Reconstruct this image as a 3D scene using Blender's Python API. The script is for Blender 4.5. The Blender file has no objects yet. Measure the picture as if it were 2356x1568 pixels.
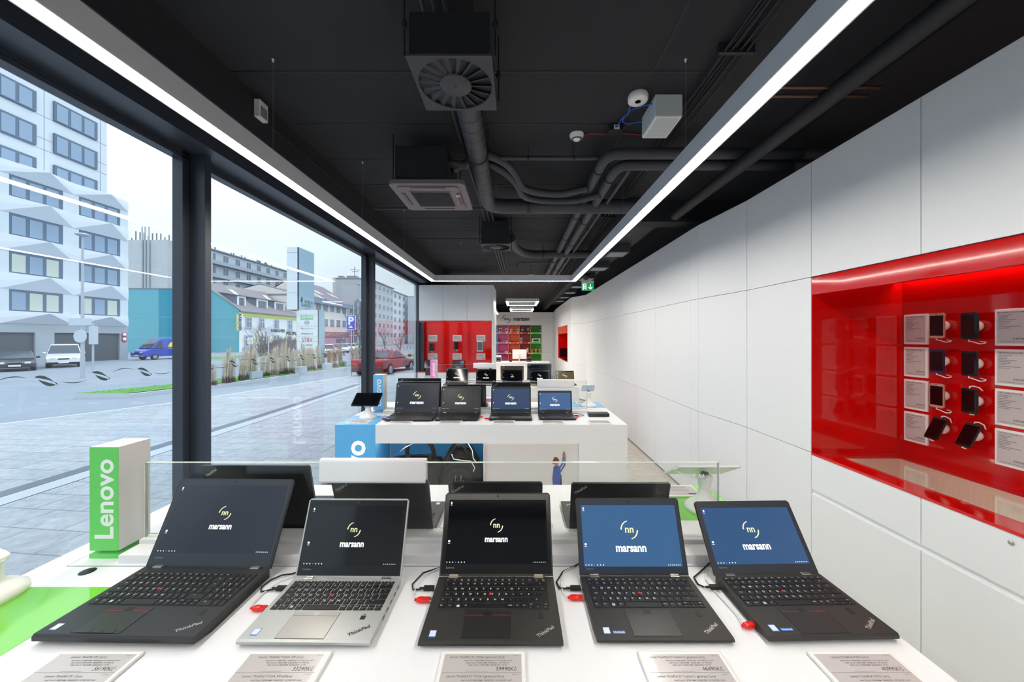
import bpy, math, random
from mathutils import Matrix, Vector
R = math.radians
random.seed(7)
CZ = 1.73          # camera height above the shop floor
F = 830.0          # focal length in pixels of the 2356x1568 frame
sc = bpy.context.scene
COL = sc.collection

# ---------------------------------------------------------------- camera, sky, exposure
cd = bpy.data.cameras.new('camera')
cam = bpy.data.objects.new('camera', cd)
COL.objects.link(cam)
cam.location = (0, 0, CZ)
cam.rotation_euler = (R(90), 0, 0)
cd.sensor_width = 36
cd.lens = F * 36 / 2356
cd.shift_x = (1178 - 1187) / 2356
cd.shift_y = (777 - 784) / 2356
cd.clip_start = 0.02
cd.clip_end = 500
sc.camera = cam
w = bpy.data.worlds.new('overcast_sky')
sc.world = w
w.use_nodes = True
bg = w.node_tree.nodes['Background']
# overcast sky: three times as bright at the zenith as at the horizon
_n = w.node_tree.nodes; _l = w.node_tree.links
_tc0 = _n.new('ShaderNodeTexCoord'); _sx = _n.new('ShaderNodeSeparateXYZ'); _mr = _n.new('ShaderNodeMapRange')
_mr.inputs['From Min'].default_value = 0.0; _mr.inputs['From Max'].default_value = 1.0
_mr.inputs['To Min'].default_value = 0.86; _mr.inputs['To Max'].default_value = 2.5
_l.new(_tc0.outputs['Generated'], _sx.inputs[0]); _l.new(_sx.outputs['Z'], _mr.inputs['Value']); _l.new(_mr.outputs[0], bg.inputs[1])
bg.inputs[0].default_value = (0.80, 0.90, 1.0, 1)
sc.view_settings.view_transform = 'Standard'
sc.view_settings.look = 'None'
sc.view_settings.gamma = 1
sc.view_settings.exposure = 0.22
sc.view_settings.use_curve_mapping = False
sc.cycles.use_denoising = True
sc.cycles.max_bounces = 10
sc.cycles.transparent_max_bounces = 24
sc.cycles.sample_clamp_indirect = 6
sc.cycles.caustics_reflective = False
sc.cycles.caustics_refractive = False
STRIP = 38.0       # radiance of the light strips

# ---------------------------------------------------------------- materials
def lin(c):
    return tuple(((v / 255) / 12.92 if v / 255 <= 0.04045 else ((v / 255 + 0.055) / 1.055) ** 2.4) for v in c)
MT = {}
def mat(name, rgb, rough=0.5, metal=0.0, emit=None, es=0.0, vary=0.04, scale=6.0, coat=0.0, bump=0.0, spec=0.5):
    if name in MT: return MT[name]
    m = bpy.data.materials.new(name); m.use_nodes = True
    nt = m.node_tree; b = nt.nodes['Principled BSDF']
    c = lin(rgb)
    b.inputs['Base Color'].default_value = (*c, 1)
    b.inputs['Roughness'].default_value = rough
    b.inputs['Metallic'].default_value = metal
    b.inputs['Specular IOR Level'].default_value = spec
    if coat:
        b.inputs['Coat Weight'].default_value = coat
        b.inputs['Coat Roughness'].default_value = 0.04
    if emit:
        b.inputs['Emission Color'].default_value = (*lin(emit), 1)
        b.inputs['Emission Strength'].default_value = es
    if vary or bump:
        tc = nt.nodes.new('ShaderNodeTexCoord')
        nz = nt.nodes.new('ShaderNodeTexNoise'); nz.inputs['Scale'].default_value = scale; nz.inputs['Detail'].default_value = 4
        nt.links.new(tc.outputs['Object'], nz.inputs['Vector'])
        mx = nt.nodes.new('ShaderNodeMix'); mx.data_type = 'RGBA'
        mx.inputs['A'].default_value = (*[v * (1 - vary) for v in c], 1)
        mx.inputs['B'].default_value = (*[min(1, v * (1 + vary)) for v in c], 1)
        nt.links.new(nz.outputs['Fac'], mx.inputs['Factor'])
        nt.links.new(mx.outputs['Result'], b.inputs['Base Color'])
        if bump:
            bp = nt.nodes.new('ShaderNodeBump'); bp.inputs['Strength'].default_value = bump; bp.inputs['Distance'].default_value = 0.01
            nt.links.new(nz.outputs['Fac'], bp.inputs['Height']); nt.links.new(bp.outputs['Normal'], b.inputs['Normal'])
    MT[name] = m
    return m

def emis(name, rgb, s):
    if name in MT: return MT[name]
    m = bpy.data.materials.new(name); m.use_nodes = True
    nt = m.node_tree; nt.nodes.remove(nt.nodes['Principled BSDF'])
    e = nt.nodes.new('ShaderNodeEmission'); e.inputs[0].default_value = (*lin(rgb), 1); e.inputs[1].default_value = s
    nt.links.new(e.outputs[0], nt.nodes['Material Output'].inputs[0])
    MT[name] = m
    return m

def glass(name, tint, ior=1.5, rough=0.0, body=0.0, gain=1.0):
    m = bpy.data.materials.new(name); m.use_nodes = True
    nt = m.node_tree; nt.nodes.remove(nt.nodes['Principled BSDF']); N = nt.nodes; L = nt.links
    g = N.new('ShaderNodeNewGeometry'); mr = N.new('ShaderNodeMapRange')
    mr.inputs['To Min'].default_value = ior; mr.inputs['To Max'].default_value = 1 / ior
    L.new(g.outputs['Backfacing'], mr.inputs['Value'])
    fr = N.new('ShaderNodeFresnel'); L.new(mr.outputs[0], fr.inputs['IOR'])
    mu = N.new('ShaderNodeMath'); mu.operation = 'MULTIPLY'; mu.inputs[1].default_value = gain; mu.use_clamp = True
    L.new(fr.outputs[0], mu.inputs[0])
    tr = N.new('ShaderNodeBsdfTransparent'); tr.inputs[0].default_value = (*tint, 1)
    gl = N.new('ShaderNodeBsdfGlossy'); gl.inputs['Roughness'].default_value = rough
    mx = N.new('ShaderNodeMixShader'); L.new(mu.outputs[0], mx.inputs[0]); L.new(tr.outputs[0], mx.inputs[1]); L.new(gl.outputs[0], mx.inputs[2])
    out = mx
    if body:
        df = N.new('ShaderNodeBsdfDiffuse'); df.inputs[0].default_value = (*tint, 1)
        m2 = N.new('ShaderNodeMixShader'); m2.inputs[0].default_value = body
        L.new(mx.outputs[0], m2.inputs[1]); L.new(df.outputs[0], m2.inputs[2]); out = m2
    L.new(out.outputs[0], N['Material Output'].inputs[0])
    MT[name] = m
    return m

def brickmat(name, c1, c2, mortar, scale, bw, rh, ms, rough=0.8, rot=0.0, bump=0.3):
    m = bpy.data.materials.new(name); m.use_nodes = True
    nt = m.node_tree; b = nt.nodes['Principled BSDF']; b.inputs['Roughness'].default_value = rough
    tc = nt.nodes.new('ShaderNodeTexCoord'); mp = nt.nodes.new('ShaderNodeMapping'); mp.inputs['Rotation'].default_value = (0, 0, rot)
    br = nt.nodes.new('ShaderNodeTexBrick')
    br.inputs['Color1'].default_value = (*lin(c1), 1); br.inputs['Color2'].default_value = (*lin(c2), 1); br.inputs['Mortar'].default_value = (*lin(mortar), 1)
    br.inputs['Scale'].default_value = scale; br.inputs['Mortar Size'].default_value = ms
    br.inputs['Brick Width'].default_value = bw; br.inputs['Row Height'].default_value = rh
    nt.links.new(tc.outputs['Object'], mp.inputs[0]); nt.links.new(mp.outputs[0], br.inputs['Vector'])
    nz = nt.nodes.new('ShaderNodeTexNoise'); nz.inputs['Scale'].default_value = 11; nz.inputs['Detail'].default_value = 10; nz.inputs['Roughness'].default_value = 0.7
    nt.links.new(mp.outputs[0], nz.inputs['Vector'])
    mx = nt.nodes.new('ShaderNodeMix'); mx.data_type = 'RGBA'; mx.blend_type = 'OVERLAY'; mx.inputs['Factor'].default_value = 0.55
    nt.links.new(br.outputs['Color'], mx.inputs['A']); nt.links.new(nz.outputs['Fac'], mx.inputs['B'])
    nt.links.new(mx.outputs['Result'], b.inputs['Base Color'])
    bp = nt.nodes.new('ShaderNodeBump'); bp.inputs['Strength'].default_value = bump; bp.inputs['Distance'].default_value = 0.02
    nt.links.new(nz.outputs['Fac'], bp.inputs['Height']); nt.links.new(bp.outputs['Normal'], b.inputs['Normal'])
    MT[name] = m
    return m

WHITE = mat('white_lacquer', (240, 241, 245), 0.38, vary=0.012, scale=2)
WALLW = mat('white_wall_panel', (238, 240, 244), 0.45, vary=0.015, scale=1.5)
GAP = mat('panel_gap', (120, 124, 130), 0.8)
RED = mat('red_lacquer', (212, 12, 10), 0.08, vary=0.02, coat=0.6)
REDG = mat('red_back_panel', (196, 5, 5), 0.07, vary=0.02, coat=0.4)
CEIL = mat('black_painted_concrete', (34, 36, 41), 0.85, vary=0.15, scale=3, bump=0.4)
DUCT = mat('black_painted_metal', (56, 59, 66), 0.55, vary=0.06)
DUCTD = mat('black_box_metal', (26, 28, 32), 0.6)
FRAME = mat('anthracite_frame', (58, 64, 76), 0.42, metal=0.25, vary=0.03)
FRAMED = mat('dark_frame_gasket', (26, 29, 34), 0.5)
ALU = mat('brushed_aluminium', (205, 208, 214), 0.45, metal=0.1, vary=0.02)
PLAS = mat('white_plastic', (238, 238, 236), 0.35, vary=0.01)
PAPER = mat('white_paper', (244, 245, 249), 0.5, vary=0.01)
BEIGE = mat('beige_case_lining', (232, 218, 206), 0.6)
BLK = mat('black_rubber_coated', (33, 34, 37), 0.42, vary=0.05)
BLKW = mat('warm_black_shell', (44, 42, 40), 0.5, vary=0.04)
KEY = mat('black_key', (20, 21, 24), 0.45)
LEG = mat('key_legend', (240, 242, 244), 0.6, vary=0)
SILV = mat('silver_shell', (186, 188, 188), 0.36, metal=0.35, vary=0.02)
CHROME = mat('satin_chrome', (205, 202, 192), 0.25, metal=0.9)
BEZ = mat('black_bezel', (14, 15, 18), 0.2, vary=0)
REDP = mat('red_plastic', (225, 32, 28), 0.3)
BLUEP = mat('blue_plastic', (30, 90, 190), 0.4)
GREY = mat('grey_plastic', (130, 134, 140), 0.5)
PAD = mat('touchpad', (40, 40, 41), 0.35)
LCD = mat('reflective_price_screen', (196, 190, 190), 0.25, vary=0.02, coat=0.3)
INK = mat('dark_ink', (52, 52, 60), 0.6, vary=0)
INKL = mat('grey_ink', (120, 118, 124), 0.6, vary=0)
INKR = mat('pink_ink', (190, 90, 100), 0.6, vary=0)
STK = mat('white_blue_sticker', (225, 236, 245), 0.3)
STKB = mat('blue_sticker', (64, 120, 205), 0.3)
GREEN = mat('lime_green_lacquer', (122, 208, 58), 0.12, coat=0.6, vary=0.02)
BLUE = mat('sky_blue_lacquer', (98, 186, 246), 0.15, coat=0.5, vary=0.02)
PINK = mat('pink_lacquer', (222, 130, 190), 0.15, coat=0.5, vary=0.02)
WTXT = emis('backlit_white_lettering', (255, 255, 255), 1.3)
SCRW = emis('screen_white', (255, 255, 255), 1.2)
SCRY = emis('screen_cream', (245, 240, 190), 1.0)
SCRB = emis('screen_blue_icon', (60, 130, 240), 1.0)
LED = emis('light_strip_diffuser', (255, 249, 238), STRIP)
LEDR = emis('niche_light_strip', (255, 226, 206), 9.0)
LED2 = emis('small_frame_diffuser', (255, 249, 238), 42.0)
LEDN = emis('niche_lamp_and_fill', (255, 250, 240), 9.0)  # table niche strips, and the added fill glow in the glass case
LEDW = emis('shelf_light_strip', (255, 240, 220), 3.0)
TOTG = mat('totem_green', (98, 205, 96), 0.4, vary=0.01)
TOTB = mat('totem_blue', (108, 184, 240), 0.4, vary=0.01)
TOTP = mat('totem_pink', (236, 140, 205), 0.4, vary=0.01)
PRT = mat('white_print', (240, 244, 246), 0.5, vary=0)
CREAM = mat('cream_plastic', (240, 238, 236), 0.4, vary=0.01)
BAG = mat('black_nylon', (34, 33, 34), 0.75, vary=0.2, scale=60, bump=0.3)
BAGS = mat('black_strap', (24, 24, 25), 0.6)
ZIP = mat('grey_zip_pull', (120, 124, 130), 0.4)
PANE = glass('window_glass', (0.955, 0.985, 0.985), 1.5, gain=1.0)
ACR = glass('clear_acrylic', (0.975, 0.985, 0.975), 1.46, gain=0.9)
ACRE = mat('acrylic_edge', (214, 222, 214), 0.15, vary=0)
CASEG = glass('display_case_glass', (0.96, 0.975, 0.96), 1.5)
DECAL = mat('dark_green_window_decal', (62, 80, 84), 0.6, vary=0)

# ---------------------------------------------------------------- mesh helpers
_tc = {}
def textgeo(s, bold):
    k = (s, bold)
    if k in _tc: return _tc[k]
    cu = bpy.data.curves.new('t', 'FONT'); cu.body = s; cu.size = 1; cu.offset = bold; cu.resolution_u = 3
    cu.align_x = 'CENTER'; cu.align_y = 'CENTER'
    o = bpy.data.objects.new('t', cu); COL.objects.link(o)
    dg = bpy.context.evaluated_depsgraph_get(); dg.update()
    me = bpy.data.meshes.new_from_object(o.evaluated_get(dg))
    vs = [tuple(v.co) for v in me.vertices]; fs = [tuple(p.vertices) for p in me.polygons]
    bpy.data.objects.remove(o); bpy.data.curves.remove(cu); bpy.data.meshes.remove(me)
    _tc[k] = (vs, fs)
    return _tc[k]

UPRIGHT = Matrix.Rotation(R(90), 4, 'X')                                  # reads facing -Y
FACE_PX = Matrix.Rotation(R(90), 4, 'Z') @ UPRIGHT                        # reads facing +X
FACE_NX = Matrix.Rotation(R(-90), 4, 'Z') @ UPRIGHT                       # reads facing -X
FACE_PY = Matrix.Rotation(R(180), 4, 'Z') @ UPRIGHT
def T(x, y, z): return Matrix.Translation((x, y, z))

class MB:
    def __init__(s): s.v = []; s.f = []; s.m = []; s.sm = []; s.mats = []; s.M = None
    def mi(s, m):
        if m not in s.mats: s.mats.append(m)
        return s.mats.index(m)
    def add(s, vs, fs, m, smooth=False, M=None):
        b = len(s.v); k = s.mi(m)
        if M is not None: vs = [tuple(M @ Vector(v)) for v in vs]
        if s.M is not None: vs = [tuple(s.M @ Vector(v)) for v in vs]
        s.v += vs
        for f in fs: s.f.append(tuple(b + i for i in f)); s.m.append(k); s.sm.append(smooth)
        return s
    def box(s, x0, x1, y0, y1, z0, z1, m, M=None):
        return s.add([(x0, y0, z0), (x1, y0, z0), (x1, y1, z0), (x0, y1, z0), (x0, y0, z1), (x1, y0, z1), (x1, y1, z1), (x0, y1, z1)],
              [(0, 3, 2, 1), (4, 5, 6, 7), (0, 1, 5, 4), (1, 2, 6, 5), (2, 3, 7, 6), (3, 0, 4, 7)], m, M=M)
    def key(s, x0, x1, y0, y1, z0, z1, c, m, M=None):
        return s.add([(x0, y0, z0), (x1, y0, z0), (x1, y1, z0), (x0, y1, z0), (x0 + c, y0 + c, z1), (x1 - c, y0 + c, z1), (x1 - c, y1 - c, z1), (x0 + c, y1 - c, z1)],
              [(0, 3, 2, 1), (4, 5, 6, 7), (0, 1, 5, 4), (1, 2, 6, 5), (2, 3, 7, 6), (3, 0, 4, 7)], m, M=M)
    def quad(s, a, b, c, d, m): return s.add([a, b, c, d], [(0, 1, 2, 3)], m)
    def poly(s, pts, m, M=None): return s.add(list(pts), [tuple(range(len(pts)))], m, M=M)
    def prism(s, pts, a, b, m, axis='z', M=None, smooth=False):
        """pts are 2D, extruded from a to b along axis"""
        n = len(pts)
        def p(u, v, t): return {'z': (u, v, t), 'x': (t, u, v), 'y': (u, t, v)}[axis]
        vs = [p(u, v, a) for u, v in pts] + [p(u, v, b) for u, v in pts]
        s.add(vs, [tuple(range(n))[::-1], tuple(range(n, 2 * n))], m, M=M)
        return s.add(vs, [(i, (i + 1) % n, n + (i + 1) % n, n + i) for i in range(n)], m, smooth, M=M)
    def lathe(s, prof, m, seg=32, M=None, smooth=True):
        vs = []; fs = []
        for r, z in prof:
            for i in range(seg):
                a = 2 * math.pi * i / seg; vs.append((r * math.cos(a), r * math.sin(a), z))
        for j in range(len(prof) - 1):
            for i in range(seg):
                k = (i + 1) % seg; fs.append((j * seg + i, j * seg + k, (j + 1) * seg + k, (j + 1) * seg + i))
        s.add(vs, fs, m, smooth, M=M)
        n = len(prof) - 1
        return s.add(vs, [tuple(range(seg))[::-1], tuple(range(n * seg, n * seg + seg))], m, M=M)
    def tube(s, pts, r, m, seg=8, M=None, taper=None, caps=True):
        P = [Vector(p) for p in pts]; n = len(P); vs = []; fs = []
        t0 = (P[1] - P[0]).normalized()
        up = Vector((0, 0, 1)) if abs(t0.z) < 0.9 else Vector((1, 0, 0))
        nrm = t0.cross(up).normalized()
        for i in range(n):
            t = (P[min(i + 1, n - 1)] - P[max(i - 1, 0)])
            t = t.normalized() if t.length > 1e-9 else t0
            nrm = (nrm - t * nrm.dot(t)); nrm = nrm.normalized() if nrm.length > 1e-6 else t.orthogonal().normalized()
            bi = t.cross(nrm); rr = r if taper is None else r + (taper - r) * i / (n - 1)
            for k in range(seg):
                a = 2 * math.pi * k / seg; vs.append(tuple(P[i] + nrm * math.cos(a) * rr + bi * math.sin(a) * rr))
        for i in range(n - 1):
            for k in range(seg):
                q = (k + 1) % seg; fs.append((i * seg + k, i * seg + q, (i + 1) * seg + q, (i + 1) * seg + k))
        s.add(vs, fs, m, True, M=M)
        if caps: s.add(vs, [tuple(range(seg))[::-1], tuple(range((n - 1) * seg, n * seg))], m, M=M)
        return s
    def blob(s, c, r, m, e=0.5, nu=24, nv=14, M=None, f=None):
        """superellipsoid: e small = boxy; f(x,y,z) may deform the unit shape"""
        def sp(v, p): return math.copysign(abs(v) ** p, v)
        vs = []; fs = []
        for j in range(nv + 1):
            b = -math.pi / 2 + math.pi * j / nv
            for i in range(nu):
                a = 2 * math.pi * i / nu
                p = (sp(math.cos(b), e) * sp(math.cos(a), e), sp(math.cos(b), e) * sp(math.sin(a), e), sp(math.sin(b), e))
                if f: p = f(*p)
                vs.append((c[0] + r[0] * p[0], c[1] + r[1] * p[1], c[2] + r[2] * p[2]))
        for j in range(nv):
            for i in range(nu):
                k = (i + 1) % nu; fs.append((j * nu + i, j * nu + k, (j + 1) * nu + k, (j + 1) * nu + i))
        return s.add(vs, fs, m, True, M=M)
    def text(s, t, size, M, m, bold=0.0, sx=1.0):
        vs, fs = textgeo(t, bold)
        return s.add([(x * size * sx, y * size, 0.0) for x, y, z in vs], fs, m, M=M)
    def build(s, name, parent=None, bevel=0.0, loc=None):
        me = bpy.data.meshes.new(name); me.from_pydata(s.v, [], s.f)
        for m in s.mats: me.materials.append(m)
        for p, k, q in zip(me.polygons, s.m, s.sm): p.material_index = k; p.use_smooth = q
        me.update()
        o = bpy.data.objects.new(name, me); COL.objects.link(o)
        if loc: o.location = loc
        if parent: o.parent = parent
        if bevel:
            bv = o.modifiers.new('edge', 'BEVEL'); bv.width = bevel; bv.segments = 2; bv.limit_method = 'ANGLE'; bv.angle_limit = R(40)
        return o

def tag(o, label, cat, group=None, kind=None):
    o['label'] = label; o['category'] = cat
    if group: o['group'] = group
    if kind: o['kind'] = kind
    return o
def struct(o, label=None):
    o['kind'] = 'structure'
    if label: o['label'] = label
    return o
def thing(name, loc, label, cat, group=None, rz=0.0):
    o = bpy.data.objects.new(name, None); COL.objects.link(o); o.location = loc; o.rotation_euler = (0, 0, rz)
    o.empty_display_size = 0.1
    return tag(o, label, cat, group)
def copy_tree(o, parent=None):
    c = o.copy(); COL.objects.link(c); c.parent = parent
    for ch in list(o.children): copy_tree(ch, c)
    return c
def on_x(X, px, py):      # a point of the plane x = X seen at a pixel
    Y = X * F / (px - 1187); return (X, Y, CZ + (777 - py) * Y / F)
def on_y(Y, px, py): return ((px - 1187) * Y / F, Y, CZ + (777 - py) * Y / F)
def arc(cx, cy, r, a0, a1, w0, w1, n=14):
    """tapered arc outline (2D)"""
    o = []; i_ = []
    for k in range(n + 1):
        t = k / n; a = R(a0 + (a1 - a0) * t); w = w0 + (w1 - w0) * t
        o.append((cx + (r + w / 2) * math.cos(a), cy + (r + w / 2) * math.sin(a))); i_.append((cx + (r - w / 2) * math.cos(a), cy + (r - w / 2) * math.sin(a)))
    return o, i_
def put_arc(mb, M, r, a0, a1, w0, w1, m):
    o, i_ = arc(0, 0, r, a0, a1, w0, w1)
    n = len(o)
    mb.add([(x, y, 0) for x, y in o + i_], [(k, k + 1, n + k + 1, n + k) for k in range(n - 1)], m, M=M)
def shop_logo(mb, M, s, m1, m2, stacked=True):
    """two arcs round the letters, the word below (or at the right)"""
    put_arc(mb, M, 0.5 * s, 100, 178, 0.05 * s, 0.09 * s, m1)
    put_arc(mb, M, 0.5 * s, 280, 358, 0.05 * s, 0.09 * s, m1)
    mb.text('nn', 0.58 * s, M @ T(0, 0.02 * s, 0), m1, 0.02)
    if stacked: mb.text('marsann', 0.62 * s, M @ T(0, -1.0 * s, 0), m2, 0.03, 0.9)
    else: mb.text('marsann', 0.66 * s, M @ T(1.9 * s, 0, 0), m2, 0.03, 0.92)

# ================================================================ ROOM SHELL
WX = -2.18
CEZ = CZ + 1.56
TOPZ = CZ + 1.18
fl = brickmat('floor_tiles', (206, 200, 190), (200, 194, 184), (176, 170, 162), 1.0, 0.9, 0.9, 0.004, 0.35, bump=0.02)
b = MB(); b.box(-2.3, 2.9, -3, 17.2, -0.1, 0, fl); struct(b.build('floor'))
b = MB(); b.box(-2.3, 3.4, -3, 17.2, CEZ, CEZ + 0.15, CEIL)
# formwork joints of the concrete
for k in range(30):
    y = 0.55 + k * 0.52
    b.box(-1.67, 1.25, y, y + 0.006, CEZ - 0.003, CEZ + 0.001, FRAMED)
for x in (-0.2, 0.8):
    b.box(x, x + 0.006, -3, 16, CEZ - 0.003, CEZ + 0.001, FRAMED)
struct(b.build('ceiling'))
b = MB(); b.box(-2.3, -1.67, -3, 17, CZ + 1.30, CEZ, CEIL); b.box(-2.3, -1.97, -3, 8.2, CZ + 1.22, CZ + 1.30, FRAME); struct(b.build('trim_1'), 'dark downstand above the shop windows')
b = MB(); b.box(1.24, 1.40, 4.0, 17, CZ + 1.30, CEZ, CEIL); b.box(1.4, 3.0, 4.1, 4.3, CZ + 1.32, CEZ, CEIL); struct(b.build('trim_2'), 'dark downstand beams under the ceiling')
b = MB(); b.box(-2.3, 3.2, -3.15, -3.0, 0, CEZ, WALLW); struct(b.build('wall_front'))
b = MB(); b.box(3.2, 3.35, -3, 17.2, 0, CEZ, CEIL); struct(b.build('wall_outer'))

# right wall of white panels; every segment runs from (x0,y0) to (x1,y1)
def wall_panel(mb, p, q, z0, z1, m, th=0.018, g=0.0022):
    d = Vector((q[0] - p[0], q[1] - p[1])); L = d.length; d /= L; n = Vector((d.y, -d.x))     # n points to +x side
    a = Vector(p) + d * g; c = Vector(q) - d * g
    pts = [a, c, c + n * th, a + n * th]
    if n.x < 0: pass
    z0 += g; z1 -= g
    vs = [(u.x, u.y, z0) for u in pts] + [(u.x, u.y, z1) for u in pts]
    mb.add(vs, [(0, 1, 2, 3)[::-1], (4, 5, 6, 7), (0, 1, 5, 4), (1, 2, 6, 5), (2, 3, 7, 6), (3, 0, 4, 7)], m)
ZL, ZH = CZ - 0.768, CZ + 0.409
prof = [(1.985, -3.0), (1.985, -0.8), (1.985, 0.45), (1.985, 1.11), (1.985, 1.768), (1.985, 2.425), (1.985, 3.10), (1.909, 3.78), (1.908, 3.95), (1.916, 4.97), (1.917, 5.75), (1.918, 6.6), (1.919, 7.6), (1.92, 8.7), (1.92, 9.89), (1.61, 10.53), (1.615, 11.3), (1.625, 13.9), (1.63, 14.7), (1.75, 17.1)]
b = MB()
for i in range(len(prof) - 1):
    p, q = prof[i], prof[i + 1]
    near = p[1] >= 0.45 and q[1] <= 2.43
    far = p[1] == 11.3
    wall_panel(b, p, q, ZH, TOPZ, WALLW)
    if not near and not far: wall_panel(b, p, q, ZL, ZH, WALLW)
    if near:
        wall_panel(b, p, q, 0.02, CZ - 1.04, WALLW); wall_panel(b, p, q, CZ - 1.012, ZL, WALLW)
    else:
        wall_panel(b, p, q, 0.02, ZL, WALLW)
# backing seen in the joints, split round the two niches
def backing(mb, p, q, z0, z1, off=0.02):
    d = Vector((q[0] - p[0], q[1] - p[1])).normalized(); n = Vector((d.y, -d.x)) * off
    a = Vector(p) + n; c = Vector(q) + n
    mb.quad((a.x, a.y, z0), (c.x, c.y, z0), (c.x, c.y, z1), (a.x, a.y, z1), GAP)
for i in range(len(prof) - 1):
    p, q = prof[i], prof[i + 1]
    near = p[1] >= 0.45 and q[1] <= 2.43; far = p[1] == 11.3
    if near or far: backing(b, p, q, 0, ZL); backing(b, p, q, ZH, TOPZ)
    else: backing(b, p, q, 0, TOPZ)
# top cover strip and the recessed finger groove
for i in range(len(prof) - 1):
    p, q = prof[i], prof[i + 1]
    b.quad((p[0], p[1], TOPZ), (q[0], q[1], TOPZ), (q[0] + 0.3, q[1], TOPZ), (p[0] + 0.3, p[1], TOPZ), WALLW)
b.box(1.995, 2.02, 0.45, 2.425, CZ - 1.045, CZ - 1.008, WHITE)
struct(b.build('wall_right'))
b = MB(); b.box(-2.3, 3.3, 17.0, 17.15, 0, CEZ, CEIL); struct(b.build('wall_end'))
# lock on the drawer row
t = thing('cabinet_lock', (1.985, 1.445, CZ - 0.82), 'small round chrome lock on the white panel under the red niche', 'lock')
b = MB(); M = Matrix.Rotation(R(-90), 4, 'Y')
b.lathe([(0.0105, 0), (0.0105, 0.002), (0.008, 0.004), (0.0, 0.004)], CHROME, 24, M); b.build('rosette', t)
b = MB(); b.lathe([(0.0045, 0.003), (0.0045, 0.0065), (0.0, 0.0065)], CHROME, 16, M); b.box(-0.0072, -0.0064, -0.0006, 0.0006, -0.003, 0.003, KEY); b.build('cylinder', t)

# ---------------------------------------------------------------- window wall
def leaf_row(mb, y0, y1, z, x):
    k = 0; y = 1.2
    yy = -1.0 + 0.0
    i = 0
    while True:
        yy = 1.005 + 0.2225 * (i - 8); i += 1
        if yy > y1 - 0.05: break
        if yy < y0 + 0.05: continue
        # leaf: outer dark hull with a light slit
        def P(u, v): return (x, yy + u, z + v)
        top = []; bot = []
        n = 10
        for q in range(n + 1):
            t = q / n; u = -0.038 + 0.08 * t
            top.append(P(u, 0.020 * (1 - t) ** 0.5 + 0.024 * math.sin(math.pi * t ** 0.8) * 0.7 - 0.028 * t))
            bot.append(P(u, 0.017 - 0.034 * t + 0.004 * math.sin(math.pi * t)))
        mb.add(top + bot, [(q, q + 1, n + 2 + q, n + 1 + q) for q in range(n)], DECAL)
        t2 = []; b2 = []
        for q in range(n + 1):
            t = q / n; u = -0.026 + 0.062 * t
            t2.append(P(u, 0.006 - 0.030 * t)); b2.append(P(u, 0.006 - 0.030 * t - 0.016 * math.sin(math.pi * t) ** 0.8 - 0.0004))
        mb.add(t2 + b2, [(q, q + 1, n + 2 + q, n + 1 + q) for q in range(n)], DECAL)
        sgn = 1 if i % 2 else -1; a = []; c = []
        for q in range(n + 1):
            t = q / n; u = 0.05 + 0.115 * t; v = (0.010 + 0.016 * math.sin(math.pi * t * 0.9)) * sgn
            a.append(P(u, v)); c.append(P(u, v + 0.0042 * math.sin(math.pi * t)))
        mb.add(a + c, [(q, q + 1, n + 2 + q, n + 1 + q) for q in range(n)], DECAL)
cols = [-3.24, -0.38, 2.40, 5.26, 8.10]
ZT = CZ + 1.22
for i in range(4):
    y0, y1 = cols[i] + 0.05, cols[i + 1]
    e = bpy.data.objects.new('window_%d' % (i + 1), None); COL.objects.link(e); e.location = (WX, (y0 + y1) / 2, 0); e['kind'] = 'structure'
    L = Matrix.Translation((-WX, -(y0 + y1) / 2, 0))
    b = MB(); b.M = L
    if i > 0: b.box(WX - 0.014, WX - 0.002, y0, y1, 0.03, ZT, PANE); b.build('pane', e)
    else: b.box(WX - 0.014, WX - 0.002, y0, y1, 0.03, ZT, PANE); b.build('pane', e)
    b = MB(); b.M = L
    for (a, c, za, zb) in ((y0, y0 + 0.05, 0, ZT), (y1 - 0.06, y1, 0, ZT), (y0, y1, 0, 0.06), (y0, y1, ZT - 0.05, ZT)):
        b.box(WX - 0.05, WX + 0.018, a, c, za, zb, FRAME)
    for (a, c) in ((y1 - 0.018, y1 - 0.006), (y1 - 0.040, y1 - 0.034)): b.box(WX + 0.017, WX + 0.0195, a, c, 0, ZT, FRAMED)
    b.box(WX + 0.017, WX + 0.0195, y0, y1, ZT - 0.03, ZT - 0.022, FRAMED)
    b.build('window_frame', e, bevel=0.002)
    b = MB(); b.M = L; leaf_row(b, y0 + 0.03, y1 - 0.03, CZ - 0.197, WX + 0.0005); b.build('leaf_decal', e)
for i, c in enumerate(cols):
    b = MB(); b.box(-2.25, WX + 0.112, c, c + 0.05, 0, CZ + 1.22, FRAME); struct(b.build('trim_%d' % (i + 3), bevel=0.003), '%s anthracite upright of the shop windows' % ('first', 'second', 'third', 'fourth', 'fifth')[i])
# wall strip behind the last window
b = MB(); b.box(-2.30, -2.20, 8.15, 17, 0, CEZ, WALLW); struct(b.build('wall_left'))

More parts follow.
